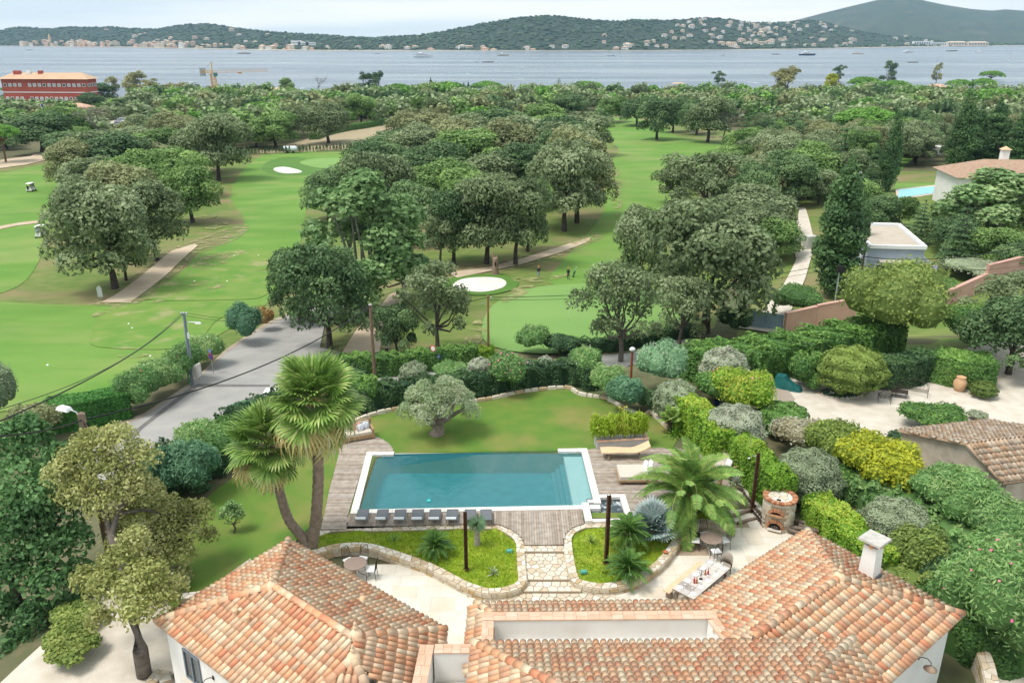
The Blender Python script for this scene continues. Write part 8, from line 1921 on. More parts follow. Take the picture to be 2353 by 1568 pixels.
for i in range(34):
    x = 572+i*7.8; p = gt(x, 356-(i*.28)); o = thing('young_cypress', 'young cypress in the planted row before hay field, '+(ORD[i]+(' from left' if i else '')), 'young tree', p, random.uniform(0,6), 'planted row of young cypresses'); o.scale = (random.uniform(.7,1.5),)*2+(random.uniform(.8,1.25),); link('foliage', sap, o); link('stake', arr_mesh('stake', np.array([(-.03,0,0),(.03,0,0),(.03,0,1.2),(-.03,0,1.2)]), np.array([(0,1,2,3)]), [.5], m_wood) if i == 0 else stake, o); stake = o.children[1].data
# cart shelter by the upper path
p = gt(163,338); cs = thing('cart_shelter', 'open shelter with red tiled roof at the end of the upper path', 'shelter', p, R(12))
MB().add([(-3,-2.2,2.4),(3,-2.2,2.4),(3.4,2.2,2.4),(-3.4,2.2,2.4),(-2,0,3.6),(2,0,3.6)], [(0,1,5,4),(1,2,5),(2,3,4,5),(3,0,4)]).build('roof', M('red_tile_roof', (.36,.12,.07), (.45,.18,.11), scale=2), cs)
for x in (-2.7,2.7):
    for y in (-1.9,1.9): MB().box((x,y,1.2), (.2,.2,2.4)).build('post', m_wood, cs)
MB().box((0,.9,.7), (4.4,1.2,1.3)).build('counter', M('yellow_counter', (.55,.38,.08), (.5,.33,.1), scale=1), cs)
# ================================================================== NEIGHBOURING BUILDINGS, CLUBHOUSE, HOTEL
m_pink = M('pink_render', (.50,.29,.235), (.54,.33,.265), scale=.8, rough=.95, bump=.15); m_glass = M('window_glass', (.05,.07,.09), (.07,.09,.11), rough=.1, spec=.6); m_shut = M('pale_blue_shutter', (.50,.55,.60), (.46,.51,.56), scale=2, rough=.6)
# flat-roofed pavilion
base = gt(2060,642); zt = aty(2060,563,base.y).z
NL, NR, FR_ = at(1999,563,zt), at(2126,566,zt), at(2064.6,514,zt); ux = (NR-NL).normalized(); uy = Vector((-ux.y,ux.x,0)); Wd, Dp = (NR-NL).length, max(7, abs((FR_-NR).dot(uy))); Hh = zt-base.z+.6
pv = thing('pavilion', 'grey-blue flat-roofed garden pavilion with white roof edge', 'building', (NL.x,NL.y,base.z-.6), math.atan2(ux.y,ux.x))
m_pv = M('blue_grey_render', (.34,.39,.46), (.38,.43,.50), scale=1, rough=.9)
sk = (FR_-NR).dot(ux)
MB().prism([(0,0),(Wd,0),(Wd+sk,Dp),(sk,Dp)], 0, Hh-.35).build('wall', m_pv, pv)
MB().prism([(.3,.3),(Wd-.3,.3),(Wd+sk-.3,Dp-.3),(sk+.3,Dp-.3)], Hh-.5, Hh-.28).build('roof', M('sand_roofing', (.42,.36,.29), (.46,.40,.33), scale=.8, rough=.95), pv)
for a, b in (((0,0),(Wd,0)),((Wd,0),(Wd+sk,Dp)),((Wd+sk,Dp),(sk,Dp)),((sk,Dp),(0,0))):
    a, b = Vector(a+(Hh-.15,)), Vector(b+(Hh-.15,)); MB().bar(a,b,.42,.42).build('roof_edge', m_whitep, pv)
for x0, w in ((.8,1.4),(3.0,2.2),(5.5,1.6)):
    if x0+w < Wd: f = MB().box((x0+w/2,-.04,1.5), (w,.1,2.2)).build('window', m_whitep, pv); MB().box((x0+w/2,-.10,1.5), (w-.25,.03,1.95)).build('pane', m_glass, f)
MB().box((Wd*.5,-.4,3.0), (Wd*.62,.7,.25), rx=.3).build('awning_case', M('beige_awning', (.50,.45,.38)), pv)
for k in range(5): MB().bar((Wd*.2+k*Wd*.15,-.2,2.95),(Wd*.28+k*Wd*.15,-2.4,2.2), .07).build('pergola_rafter', m_iron, pv)
MB().bar((Wd*.15,-2.4,2.2),(Wd*.95,-2.4,2.2), .09).build('pergola_beam', m_iron, pv)
for x in (Wd*.2,Wd*.9): MB().bar((x,-2.4,0),(x,-2.4,2.2), .09).build('pergola_post', m_iron, pv)
MB().add([(Wd,.2,3.1),(Wd+1.6,.4,2.5),(Wd+1.6+sk*.6,Dp*.6,2.5),(Wd+sk*.6,Dp*.6,3.1)], [(0,1,2,3),(3,2,1,0)]).build('glass_canopy', M('pale_glass', (.50,.58,.60), rough=.15), pv)
for y in (.5,Dp*.3,Dp*.58): MB().bar((Wd+1.55+sk*y/Dp,y,0),(Wd+1.55+sk*y/Dp,y,2.5), .09).build('canopy_post', m_whitep, pv)
MB().box((sk*.3-.03,Dp*.3,1.6), (.1,1.0,2.4), math.atan2(Dp,sk)-math.pi/2).build('side_door', m_whitep, pv)
# blue gate, pillar and pink walls
def wall_seg(name, a, b, ha, hb, label, mat, th=.35, cat='wall'):
    za, zb_ = T1(a.x,a.y)-.5, T1(b.x,b.y)-.5; t = thing(name, label, cat, (a.x,a.y,za)); d = Vector((b.x-a.x,b.y-a.y)).normalized(); n_ = Vector((-d.y,d.x))*th/2; V = []
    for p, h in ((a,ha),(b,hb)):
        z0 = T1(p.x,p.y)-.5-za
        for s in (-1,1): V += [(p.x-a.x+n_.x*s,p.y-a.y+n_.y*s,z0),(p.x-a.x+n_.x*s,p.y-a.y+n_.y*s,z0+h+.5)]
    MB().add(V, [(0,4,5,1),(3,7,6,2),(1,5,7,3),(0,1,3,2),(5,4,6,7)]).build('wall', mat, t)
    V2 = [(x,y,z) for x,y,z in V]; MB().bar(Vector(V[1]).lerp(Vector(V[3]),.5), Vector(V[5]).lerp(Vector(V[7]),.5), th+.1, .08).build('coping', mat, t); return t
ga, gb = gt(1716,752), gt(1797,762); gd = (gb-ga); gl = math.hypot(gd.x,gd.y); gate = thing('sliding_gate', 'grey-blue metal driveway gate between pink walls', 'gate', ga, math.atan2(gd.y,gd.x)); m_gate = M('grey_blue_paint', (.20,.29,.37), (.23,.32,.40), scale=2, rough=.5)
nb_ = 12
for k in range(nb_): MB().box(((k+.5)*gl/nb_,0,1.0), (gl/nb_-.015,.06,1.75)).build('panel', m_gate, gate)
MB().box((gl/2,0,1.93), (gl,.1,.1)).box((gl/2,0,.12), (gl,.1,.1)).box((gl/2,-.01,1.0),(.12,.09,1.8)).build('gate_frame', m_gate, gate); MB().box((gl/2+.15,-.08,1.35), (.05,.05,.4)).build('handle', m_gsteel, gate)
pp = gt(1697,748); pw = wall_seg('gate_pillar', gt(1682,746), gt(1712,750), 1.9, 2.3, 'brick-pink gate pillar with a small blue name plate', m_pink, .5, 'pillar'); o = MB().box((.9,-.29,1.9), (.9,.03,.35), math.atan2((gt(1712,750)-gt(1682,746)).y,(gt(1712,750)-gt(1682,746)).x)).build('name_plate', M('plate_blue', (.22,.40,.48), rough=.4), pw)
wall_seg('garden_wall', gt(1800,765), gt(1870,752), 2.2, 2.4, 'pink rendered wall right of the blue gate', m_pink); wall_seg('garden_wall', gt(1871,752), gt(1960,742), 2.5, 2.8, 'pink rendered wall under the ivy left of the yellow-green tree', m_pink)
wall_seg('garden_wall', gt(2110,728), gt(2258,668), 1.6, 2.0, 'lower pink wall with concrete channel right of the yellow-green tree', m_pink); wall_seg('garden_wall', gt(2258,668), gt(2390,640), 3.0, 3.4, 'taller pink wall at right edge below bluish shrubs', m_pink)
o = MB().lathe([(.25,0),(.3,.1),(.3,1.6),(.2,1.9),(0,1.95)], 12).build('parasol', M('lilac_canvas', (.34,.32,.55), (.38,.36,.6), rough=.9)); o.location = gt(2142,645); tag(o, 'closed lilac parasol right of the pavilion', 'parasol')
# small metal container on the drive
p = gt(1858,572); o = MB().box((0,0,1), (1.6,1.2,2), .3, taper=.97).build('cabinet', M('pale_metal_cabinet', (.55,.54,.50), (.45,.44,.40), scale=1.5, rough=.6)); o.location = p; tag(o, 'pale metal cabinet beside the gravel drive', 'cabinet')
# white villa with its own pool
wb = gt(2240,470); wz = aty(2240,398,wb.y).z; wv = thing('white_villa', 'white neighbour villa with brownish tiled roof and chimney', 'house', (wb.x,wb.y,wb.z-1), R(-8)); WW, WD = 24., 11.; HH = wz-wb.z+1
def hip(mb, w, d, z, rise, ov=.6): 
    a, b = w/2+ov, d/2+ov; r_ = max(.5, w/2-d/2); return mb.add([(-a,-b,z),(a,-b,z),(a,b,z),(-a,b,z),(-r_,0,z+rise),(r_,0,z+rise)], [(0,1,5,4),(1,2,5),(2,3,4,5),(3,0,4),(3,2,1,0)])
MB().box((6.5,0,HH/2), (WW,WD,HH)).build('wall', m_white, wv); o = hip(MB(), WW, WD, HH+.05, 2.4, .7).build('roof', M('brown_tile_roof', (.30,.19,.13), (.42,.29,.21), scale=1.6, rough=.95, bump=.5, stretch=(1,3,1)), wv); o.location = (6.5,0,0)
o2 = MB().box((0,0,0), (1.2,1.2,3.2)).build('chimney', m_white, wv); o2.location = (4.0,2.0,HH+2.2); MB().add([(-.8,-.8,1.7),(.8,-.8,1.7),(.8,.8,1.7),(-.8,.8,1.7),(0,0,2.3)], [(0,1,4),(1,2,4),(2,3,4),(3,0,4),(3,2,1,0)]).build('chimney_cap', m_tile, o2)
for x in (-4,-1,3,7): f = MB().box((x,-WD/2-.03,HH*.55), (1.4,.1,1.6)).build('window', m_shut, wv); MB().box((x,-WD/2-.09,HH*.55), (1.1,.03,1.3)).build('pane', m_glass, f)
PP = [gt(2060,462), gt(2150,446), gt(2150,436), gt(2056,440)]; npool = thing('neighbour_pool', 'bright turquoise swimming pool of the white villa', 'swimming pool', PP[0]); zz = max(T1(q.x,q.y) for q in PP)+.12
MB().prism([(q.x-PP[0].x,q.y-PP[0].y) for q in PP], -.8, zz-PP[0].z-.02).build('coping', M('pinkish_paving', (.55,.42,.34), (.6,.47,.39), scale=1), npool)
cq = sum(PP,Vector())/4; MB().add([((cq.x+(q.x-cq.x)*.88)-PP[0].x,(cq.y+(q.y-cq.y)*.80)-PP[0].y,zz-PP[0].z+.02) for q in PP], [(0,1,2,3)]).build('water', M('turquoise_water', (.10,.48,.52), (.14,.54,.57), scale=.4, rough=.08, spec=.5), npool)
sheet('neighbour_lawn', G([(2052,438),(2160,434),(2165,420),(2056,422)]), m_fair, 2, .1); sheet('neighbour_green', G([(2030,385),(2070,392),(2110,345),(2085,330),(2040,345)]), m_fair, 3, .1)
# generic far house
m_roofp = M('peach_roof', (.52,.32,.22), (.60,.40,.29), scale=.8, rough=.95); m_cream = M('cream_wall', (.62,.53,.40), (.66,.58,.46), scale=.3, rough=.95)
def house(px, py, wpx, hpx, label, wallm, roofm, flat=False, rz=0., dm=.7, wins=3, name='house', group=None):
    p = gt(px,py); q = pxm(p); w, h = wpx*q, hpx*q; t = thing(name, label, 'house', p, rz, group); d = w*dm
    MB().box((0,0,h*.32-.5), (w,d,h*.64+1) if not flat else (w,d,h+1)).build('wall', wallm, t) if not flat else MB().box((0,0,h/2-.5), (w,d,h+1)).build('wall', wallm, t)
    if not flat: hip(MB(), w, d, h*.64+.03, h*.36, .4).build('roof', roofm, t)
    for k in range(wins): f = MB().box((-w/2+(k+.5)*w/wins,-d/2-.04,h*.36), (w/wins*.4,.1,h*.3)).build('window', m_glass, t)
    return t
sh = house(1038,236,95,22,'pale stone house with low tiled roofs and one chimney beyond the middle clump',m_cream,m_roofp,rz=.1,dm=.35); MB().box((-4,-1,5.2), (1.2,1.2,3)).build('chimney', m_cream, sh)
house(690,236,52,20,'white flat-roofed house with a red wall among the trees',m_white,m_roofp,True,dm=.5); house(655,236,30,12,'low red-walled white house left of the flat-roofed one',M('red_wall',(.42,.06,.05)),m_roofp,True)
house(645,218,70,16,'long low house with pale roof on the shore behind the yellow tree',m_cream,m_roofp,dm=.3); house(545,226,30,14,'house with a brownish roof right of the crane',m_cream,m_roofp); house(1545,224,40,12,'low cream house on the right of the dark cedar',m_cream,m_roofp,dm=.5)
house(1352+205,200,40,10,'peach roofed house among right shoreline trees',m_cream,m_roofp); house(1652,216,40,13,'pink roofed house by the lone tufted eucalyptus',m_cream,m_roofp); house(2150,212,48,18,'house with a peach roof at right shoreline',m_cream,m_roofp); house(2098,328,44,16,'low white building behind the largest umbrella pine',m_white,m_roofp,True); house(1958,408,40,12,'white roof corner behind the drooping cedar',m_white,m_roofp,True); house(2098+70,352,48,16,'white flat building left of massive cypress',m_white,m_roofp,True)
yh = house(180,262,62,24,'yellow clubhouse wing with tiled roof behind the bare tree',M('yellow_wall',(.62,.42,.12),(.66,.47,.16),scale=.5),m_roofp); house(100,272,52,14,'low yellow clubhouse building by the flagpoles',MATS['yellow_wall'],m_roofp); house(460,268,40,12,'small car park hut with brown roof',m_cream,M('hut_roof',(.32,.2,.13)))
for i, (x, y, tp, c, l) in enumerate(((110,300,238,(.05,.12,.45),'blue flag on a white pole left of the clubhouse'),(123,284,240,(.55,.06,.08),'red and white flag on a white pole before clubhouse'))):
    p = gt(x,y); q = aty(x-8,tp,p.y); t = thing('flagpole', l, 'flag', p); hh = q.z-p.z; MB().tube([(0,0,0),(-1,0,hh)], .09, 6).build('pole', m_whitep, t); MB().add([(-1,0,hh),(-1,0,hh-2.6),(-.1,.1,hh-2.9),(-.1,.1,hh-.5)], [(0,1,2,3),(3,2,1,0)]).build('flag', M('flag_%s' % ('blue' if i == 0 else 'red'), c), t)
# car park with its cars
sheet('car_park', G([(196,292),(262,278),(330,268),(402,270),(420,284),(345,312),(260,300)]), m_gravel, 4, .2)
def car_proto():
    t = thing('parked_car', 'x', 'car', (0,0,0)); b = MB(); prof = [(-2.1,.45),(-2.1,.85),(-1.2,.95),(1.2,.92),(2.05,.75),(2.1,.45)]
    V = [(x,-.85,z) for x,z in prof]+[(x,.85,z) for x,z in prof]; b.add(V, [tuple(range(5,-1,-1)),tuple(range(6,12))]+[(i,(i+1)%6,6+(i+1)%6,6+i) for i in range(6)]); b.build('body', MATS.get('car_paint') or M('car_paint', (.03,.03,.04), rough=.3), t)
    MB().box((-.3,0,1.18), (2.4,1.5,.5), taper=.72).build('cabin', m_glass, t); MB().box((-.3,0,1.44), (1.6,1.05,.05)).build('roof', MATS['car_paint'], t)
    for x in (-1.3,1.3):
        for y in (-.82,.82): w = MB().lathe([(0,-.1),(.32,-.1),(.32,.1),(0,.1)], 10).build('wheel', m_cable, t); w.rotation_euler = (math.pi/2,0,0); w.location = (x,y,.32)
    return t
cp_ = car_proto(); CL = [('black',(.02,.02,.025)),('dark blue',(.02,.04,.10)),('silver',(.45,.46,.48)),('white',(.75,.75,.76)),('dark grey',(.07,.07,.08))]
cols_ = [M('paint_'+n.replace(' ','_'), c, rough=.3, spec=.5) for n, c in CL]
for i, (x, y, c, rz) in enumerate(((281,279,3,.2),(286,281,2,.2),(275,283,2,.2),(272,289,0,.1),(290,288,4,.0),(372,280,1,.1),(392,276,0,.1),(418,273,2,.1),(396,282,4,1.2),(380,289,1,1.4),(470,275,4,.1),(436,276,0,.5))):
    o = cp_ if i == 0 else copy_tree(cp_); place(o, gt(x,y)+Vector((0,0,.2)), rz, f'{CL[c][0]} parked car in the car park, {["first","second","third","fourth","fifth","sixth","seventh","eighth","ninth","tenth","eleventh","twelfth"][i]} counted from the left', 'cars in the golf car park')
    for ch in o.children:
        if ch.name.split('.')[0] in ('body','roof'): ch.material_slots[0].link = 'OBJECT'; ch.material_slots[0].material = cols_[c]
pshrub(258,302,70,284,leafmat('whitish_shrub', (.22,.22,.17), (.36,.36,.29), (.5,.49,.42)),'shrub','pale whitish shrubs at the car park edge','loose',2600,.3)
# red hotel
h0, h1 = aty(20,205,520), aty(214,207,508); hz = -21.; hl = thing('hotel', 'long red hotel with white window surrounds and orange tiled roof', 'hotel', ((h0.x+h1.x)/2,(h0.y+h1.y)/2,hz)); q = pxm(h0); Lw = (214-14)*q; Hw = aty(28,180,520).z-hz; Dw = 34*q*1.15
m_red = M('red_render', (.40,.085,.06), (.46,.11,.08), scale=.12, rough=.95); hl.rotation_euler = (0,0,R(-4))
MB().box((0,0,Hw/2), (Lw,Dw,Hw)).build('wall', m_red, hl); hip(MB(), Lw, Dw, Hw+.03, 3.4, 1.6).build('roof', M('orange_roof', (.50,.33,.21), (.54,.37,.25), scale=.3, rough=.95), hl)
MB().box((0,0,Hw*.62), (Lw+.3,Dw+.3,.5)).build('white_band', m_whitep, hl)
for k in range(3): MB().box((-Lw*.34+k*7,-1+k*.3,Hw+3.6), (4 if k == 0 else 2.2,2.2,2)).build('chimney' if k != 1 else 'skylight', m_red if k != 1 else m_whitep, hl)
nw = 17
for row, (z, wh_) in enumerate(((Hw*.83,1.9),(Hw*.42,2.6),(Hw*.15,2.6))):
    for k in range(nw):
        if k == 4: continue
        x = -Lw/2+(k+.7)*Lw/(nw+.4); f = MB().box((x,-Dw/2-.05,z), (1.9,.2,wh_)).build('window', m_whitep, hl); MB().box((x,-Dw/2-.17,z), (1.3,.06,wh_-.5)).build('pane', m_glass if (k*3+row) % 4 == 0 else m_shut, f)
    for k in range(4): y = -Dw/2+(k+.5)*Dw/4; f = MB().box((Lw/2+.05,y,z), (.2,1.7,wh_)).build('window', m_whitep, hl); MB().box((Lw/2+.17,y,z), (.06,1.1,wh_-.5)).build('pane', m_glass, f)
# tower crane
p = gt(500,240); tpz = aty(492,180,p.y).z; q = pxm(p); ck = thing('tower_crane', 'yellow tower crane with a long jib in front of the bay', 'crane', p); m_yel = M('crane_yellow', (.62,.33,.03), (.68,.40,.06), scale=.5, rough=.6); Hc = tpz-p.z+3
def lattice(mb, a, b, w, n, t=.16):
    a, b = Vector(a), Vector(b); d = (b-a).normalized(); s = d.cross(Vector((0,1,.001))).normalized()*w/2; u = s.cross(d).normalized()*w/2
    cs_ = [(s+u),(s-u),(-s-u),(-s+u)]
    for c in cs_: mb.bar(a+c,b+c,t)
    for i in range(n):
        p0, p1 = a.lerp(b,i/n), a.lerp(b,(i+1)/n)
        for j in range(4): mb.bar(p0+cs_[j],p1+cs_[(j+1)%4],t*.7)
mb = MB(); lattice(mb, (0,0,0),(-1,0,Hc), 2.6, 12, .34); mb.build('mast', m_yel, ck); mb = MB(); lattice(mb, (-1,0,Hc+1),(128*q*1.0,-6,Hc+2.2), 1.5, 34, .16); mb.build('jib', M('faded_orange', (.55,.38,.24), (.6,.42,.28), rough=.7), ck)
mb = MB(); lattice(mb, (-1,0,Hc+1),(-30*q,2,Hc+1.2), 1.5, 9, .18); mb.build('counter_jib', m_yel, ck); MB().box((-28*q,2,Hc+.8), (3.2,1.6,5.2)).build('counterweight', m_gsteel, ck); MB().bar((-1,0,Hc),(-1,0,Hc+7), .5).build('tower_head', m_yel, ck); MB().box((1.4,-1.5,Hc-.6), (2,1.8,2.2)).build('cab', M('cab_green', (.06,.2,.16), rough=.4), ck); MB().box((62*q,-3,Hc+.4), (2.4,1.2,.8)).build('trolley', m_yel, ck)
MB().bar((-1,0,Hc+7),(-24*q,2,Hc+2), .10).bar((-1,0,Hc+7),(40*q,-2,Hc+2.4), .10).build('tie_rods', m_gsteel, ck)
# ================================================================== THE BAY AND THE FAR SHORE
m_hullw = M('white_hull', (.75,.76,.78), (.70,.71,.74), scale=.1, rough=.4); m_hulld = M('dark_hull', (.02,.025,.04), (.03,.035,.05), scale=.1, rough=.4); m_hullb = M('blue_hull', (.04,.07,.13), rough=.4); m_deckt = M('teak_deck', (.42,.30,.19), rough=.8); m_beige = M('beige_hull', (.60,.54,.44), rough=.5)
def hull(ln, w, h, sheer=.3):
    mb = MB(); n = 11; V = []
    for i in range(n):
        t = i/(n-1); x = -ln/2+ln*t; b = w/2*(1-max(0,(t-.45)/.55)**2.2)*(.86+.14*min(1,t*4)); z = h*(1+sheer*max(0,(t-.4)/.6)**2)
        V += [(x-(0 if t < .9 else .02*ln),-b*.55,-.4),(x,-b,z),(x,b,z),(x-(0 if t < .9 else .02*ln),b*.55,-.4)]
    return mb.add(V, [(i*4+j,i*4+4+j,i*4+5+j,i*4+1+j) for i in range(n-1) for j in range(3)]+[(0,1,2,3)])
def boat(px, py, lpx, label, kind, flip=1, mast=0, hm=None):
    p = at(px,py,SEA); q = pxm(p); ln = lpx*q; t = thing({'motor':'motor_yacht','sail':'sailing_yacht','small':'motorboat'}[kind], label, 'boat', p, 0 if flip > 0 else math.pi, None)
    h = ln*.085 if kind != 'sail' else ln*.05; hull(ln, ln*.2, h).build('hull', hm or m_hullw, t)
    if kind == 'motor':
        MB().box((-ln*.05,0,h+ln*.03), (ln*.66,ln*.16,ln*.055), taper=.94).build('cabin', m_hullw, t); MB().box((-ln*.05,0,h+ln*.035), (ln*.60,ln*.163,ln*.02)).build('window_band', m_glass, t)
        MB().box((-ln*.08,0,h+ln*.085), (ln*.42,ln*.13,ln*.05), taper=.88).build('upper_deck', m_hullw, t); MB().box((-ln*.08,0,h+ln*.085), (ln*.38,ln*.132,ln*.018)).build('window_band', m_glass, t)
        MB().box((-ln*.12,0,h+ln*.13), (ln*.2,ln*.10,ln*.035), taper=.8).build('flybridge', m_hullw, t); MB().bar((-ln*.14,0,h+ln*.14),(-ln*.18,0,h+ln*.22), ln*.012).build('radar_mast', m_hullw, t)
    elif kind == 'sail':
        MB().box((-ln*.02,0,h+ln*.018), (ln*.35,ln*.10,ln*.04), taper=.85).build('cabin', m_deckt if hm is not None else m_hullw, t)
        ms = [(.08,mast)] if mast < 900 else [(.22,mast-1000),(-.22,(mast-1000)*.8)]
        for fx, mh_ in ms:
            Hm = mh_*q; MB().tube([(ln*fx,0,h*.5),(ln*fx,0,Hm)], [max(.16,ln*.008),max(.10,ln*.005)], 5).build('mast', m_gsteel if hm is not m_beige else m_deckt, t); MB().bar((ln*fx,0,h+ln*.06),(ln*fx-ln*.28,0,h+ln*.06), max(.3,ln*.015)).build('boom', m_whitep, t)
            MB().bar((ln*.48,0,h),(ln*fx,0,Hm*.96), .06).build('forestay', m_gsteel, t)
    else: MB().box((0,0,h+ln*.04), (ln*.4,ln*.14,ln*.09), taper=.8).build('cabin', m_hullw, t); MB().box((ln*.02,0,h+ln*.05), (ln*.36,ln*.142,ln*.03)).build('window_band', m_glass, t)
    return t
boat(972,132,46,'large white motor yacht in the middle of the bay','motor'); boat(957,125,14,'small white boat just behind the large white yacht','small'); boat(1156,128.5,27,'beige and white motor yacht left of mid bay','motor',1,0,m_beige); boat(1254,126,6,'tiny dark boat right of the beige yacht','small',1,0,m_hulld)
boat(68,116,17,'white motor yacht heading this way before the old town','motor'); boat(561,123.5,29,'dark two-masted sailing yacht off the old town','sail',1,1034,m_hulld); boat(867,124,12,'little dark sloop anchored left of the large yacht','sail',1,22,m_hulld); boat(1121,143.5,26,'dark sloop nearest the near shore','sail',1,36,m_hulld); boat(1095,144,7,'dinghy trailing behind the dark sloop','small',-1,0,m_hulld); boat(1405,129,20,'white motor launch in the open bay','small'); boat(1090,124.5,6,'tiny boat far out left of the beige yacht','small')
boat(1660,128,17,'pale motorboat below the villa hillside','small'); boat(1782,125.5,20,'green-hulled sloop with long low boom','sail',-1,14,m_hulld); boat(1854,127.5,38,'blue-hulled superyacht with white upper decks','motor',1,0,m_hullb); boat(1970,124.5,29,'beige two-masted ketch before the hillside','sail',1,1033,m_beige); boat(2086,122,27,'white motor yacht before the long white factory','motor'); boat(2097,144,24,'black sloop in the near right of bay','sail',1,14,m_hulld); boat(2186,118,26,'black schooner off the factory','sail',1,1018,m_hulld); boat(2250,120.5,27,'white sloop with a tall mast at right','sail',1,34); boat(2318,133,15,'small white sailing boat at right edge','sail',1,18); boat(2144,117,6,'tiny tender left of the black schooner','small'); boat(2150,148,10,'small yacht half hidden by the shoreline trees','sail',1,20)
# houses of the far shore: the old town, the hillside villas, the waterfront
WP = [M('far_wall_%s' % n, c, None, scale=.05, rough=.95) for n, c in (('cream',(.74,.63,.49)),('ochre',(.68,.49,.31)),('pink',(.70,.48,.38)),('white',(.82,.79,.74)),('sand',(.66,.56,.44)))]
RP = [M('far_roof_%s' % n, c, None, scale=.05, rough=.95) for n, c in (('terracotta',(.52,.35,.26)),('pale',(.60,.48,.38)))]
FARM = {}
def far_mesh(fl, wi, ri):
    k = (fl,wi,ri)
    if k in FARM: return FARM[k]
    mb = MB(); h = fl*3.1; mb.box((0,0,h/2-2), (10,8,h+4), 0, .5, 0); n = len(mb.f); hip(mb, 10, 8, h+.02, 2.0, .5)
    for i in range(n, len(mb.f)): mb.m[i] = 1
    for f in range(fl):
        for x in (-3.3,0,3.3): mb.box((x,-4.02,f*3.1+1.7), (1.2,.12,1.5), 0, .5, 2)
    FARM[k] = mb.mesh('far_house', [WP[wi],RP[ri],m_glass]); return FARM[k]
def far_house(p, sc, fl, rz, label, group, wi, ri):
    o = link('far_house', far_mesh(fl,wi,ri), None, p, (0,0,rz), sc); return tag(o, label, 'house', group)
r = random.Random(17)
wn = ['cream','ochre','pink','white','sand']
for i in range(128):     # old town, packed at the waterline
    px = r.choice([r.uniform(45,440),r.uniform(45,440),r.uniform(60,560),r.uniform(420,760)]); dense = 1 if px < 450 else .7
    t = r.uniform(.0,.17)*dense; p = hill_z(px, t); wi = r.choice([0,1,2,2,0,4,3]); fl = r.choice([2,3,3,4]) if px < 450 else r.choice([1,2,2,3]); s = r.uniform(.85,1.4)
    far_house((p.x,p.y,SEA+1.5+t*60), (s*1.15,s,s*.95), fl, r.uniform(-.4,.4), f'{wn[wi]} coloured town house packed along the far waterfront', f'{wn[wi]} houses of the far old town', wi, r.randrange(2))
for i in range(136):     # villas on the right hillside
    px = r.gauss(1740,140) if i % 5 else r.uniform(1380,2100); px = min(2140,max(1330,px)); t = r.uniform(.03,.93)**1.0; 
    if px < 1520: t *= .45
    p = hill_z(px, t); wi = r.choice([3,3,3,0,0,4]); s = r.uniform(.8,1.3)
    ri = r.randrange(2); rn = ('terracotta','pale')[ri]; far_house((p.x,p.y,p.z+1.5), (s*1.5,s,s), r.choice([1,2,2]), r.uniform(-.5,.5), f'{wn[wi]} villa with {rn} roof among pines on far right hillside', f'{wn[wi]} {rn}-roofed villas on far right hillside', wi, ri)
for i in range(36):      # scattered along the rest of the shore
    px = r.choice([r.uniform(730,1600),r.uniform(760,1250),r.uniform(0,700)]); t = r.uniform(.01,.16) if px > 700 else r.uniform(.25,.8); p = hill_z(px, t); wi = r.choice([3,0,4,2]); s = r.uniform(.9,1.5)
    far_house((p.x,p.y,p.z+1), (s*1.5,s,s), r.choice([1,2]), r.uniform(-.5,.5), f'{wn[wi]} coloured house in the greenery along the far shore', f'{wn[wi]} houses along the far shore', wi, r.randrange(2))
fam = {}
for l_ in ('white ball-shaped tee marker','tall yellowish eucalyptus in the row','weathered grey log'):
    q_ = [o for o in COL.objects if str(o.get('label','')).startswith(l_)]; order_labels(q_, {'w':'white ball-shaped tee marker on the mown tee','t':'tall yellowish eucalyptus between red hotel and crane','x':'weathered grey log in firewood heap behind the oven'}['x' if l_[1] == 'e' else l_[0]], '')
for o in COL.objects:
    if o.name.startswith('far_house'): fam.setdefault(o['label'], []).append(o)
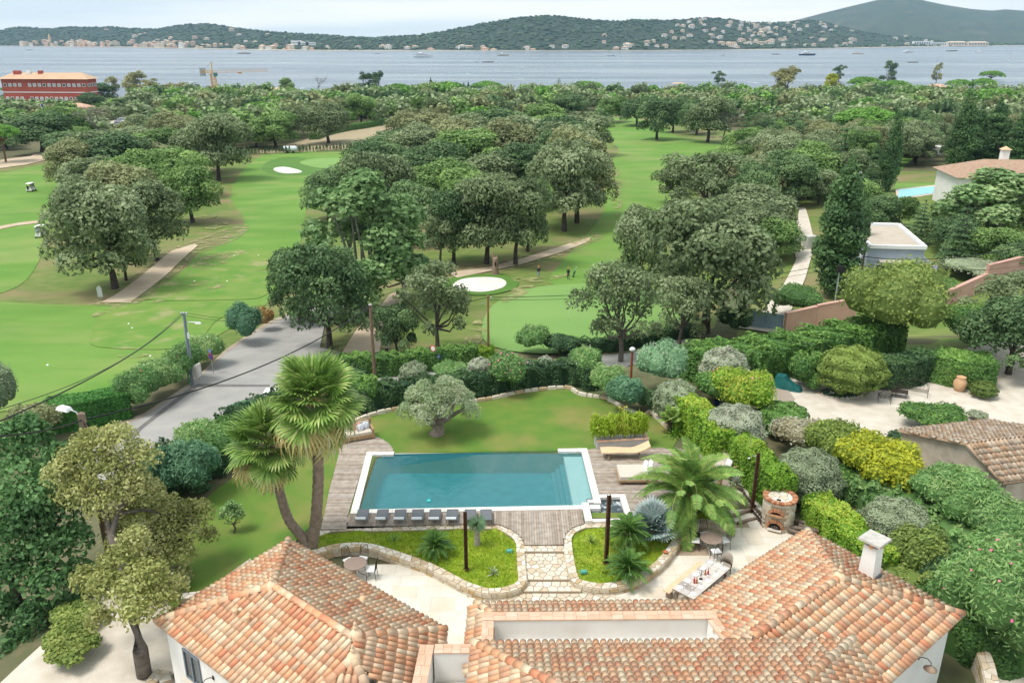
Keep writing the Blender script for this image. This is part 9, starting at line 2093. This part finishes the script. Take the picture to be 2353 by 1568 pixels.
for b_, os_ in fam.items(): order_labels(os_, b_, b_.split()[0]+' one')
p = hill_z(695,.22); lh_ = thing('far_hotel', 'long white hotel on the far hillside right of the old town', 'hotel', (p.x,p.y,p.z+3)); q = pxm(p)
for k, (dx, w, h) in enumerate(((-18,22,11),(4,24,8),(24,22,7))): MB().box((dx*q*.8,0,h*q*.4), (w*q,12,h*q*.9)).build('wing', m_whitep, lh_); MB().box((dx*q*.8,-6.1,h*q*.4), (w*q*.9,.2,1.4)).build('window_band', m_glass, lh_)
p = hill_z(116,.14); ct_ = thing('church_tower', 'ochre church tower with a yellow dome above the old town', 'church', (p.x,p.y,p.z)); MB().box((0,0,14), (8,8,34)).build('tower', WP[1], ct_); MB().lathe([(4,31),(4.2,33),(3.4,36),(1.5,39),(0,41)], 10).build('dome', M('yellow_dome', (.62,.42,.12)), ct_)
p = hill_z(2190,.02); fc = thing('factory', 'long white waterfront factory below the mountain', 'factory', (p.x,p.y,SEA+2)); q = pxm(p)
for k, (x, w, h) in enumerate(((-75,38,11),(-38,34,8),(5,44,8.5),(52,46,8))):
    MB().box((x*q,-4*(k%2),h*q*.45), (w*q,22,h*q*.9)).build('wing', m_whitep if k in (0,1) else WP[0], fc); 
    for j in range(7): MB().box((x*q-w*q*.42+j*w*q*.14,-11.2-4*(k%2),h*q*.5), (w*q*.07,.3,h*q*.4)).build('window', m_glass, fc)
    if k > 1: o = hip(MB(), w*q, 22, h*q*.9+.05, 4, .6).build('roof', RP[1], fc); o.location = (x*q,-4*(k%2),0)
# ---- the air: pale haze over the whole bay
m, n = _new('sea_haze'); o_ = n.nodes.new('ShaderNodeOutputMaterial'); v = n.nodes.new('ShaderNodeVolumePrincipled'); v.inputs['Color'].default_value = (.48,.72,1,1); v.inputs['Density'].default_value = .00006; v.inputs['Anisotropy'].default_value = 0.0
n.links.new(v.outputs[0], o_.inputs['Volume'])
mb = MB(); mb.box((0,3990,240), (22000,8200,580)); hz_ = mb.build('haze', m); hz_['kind'] = 'stuff'
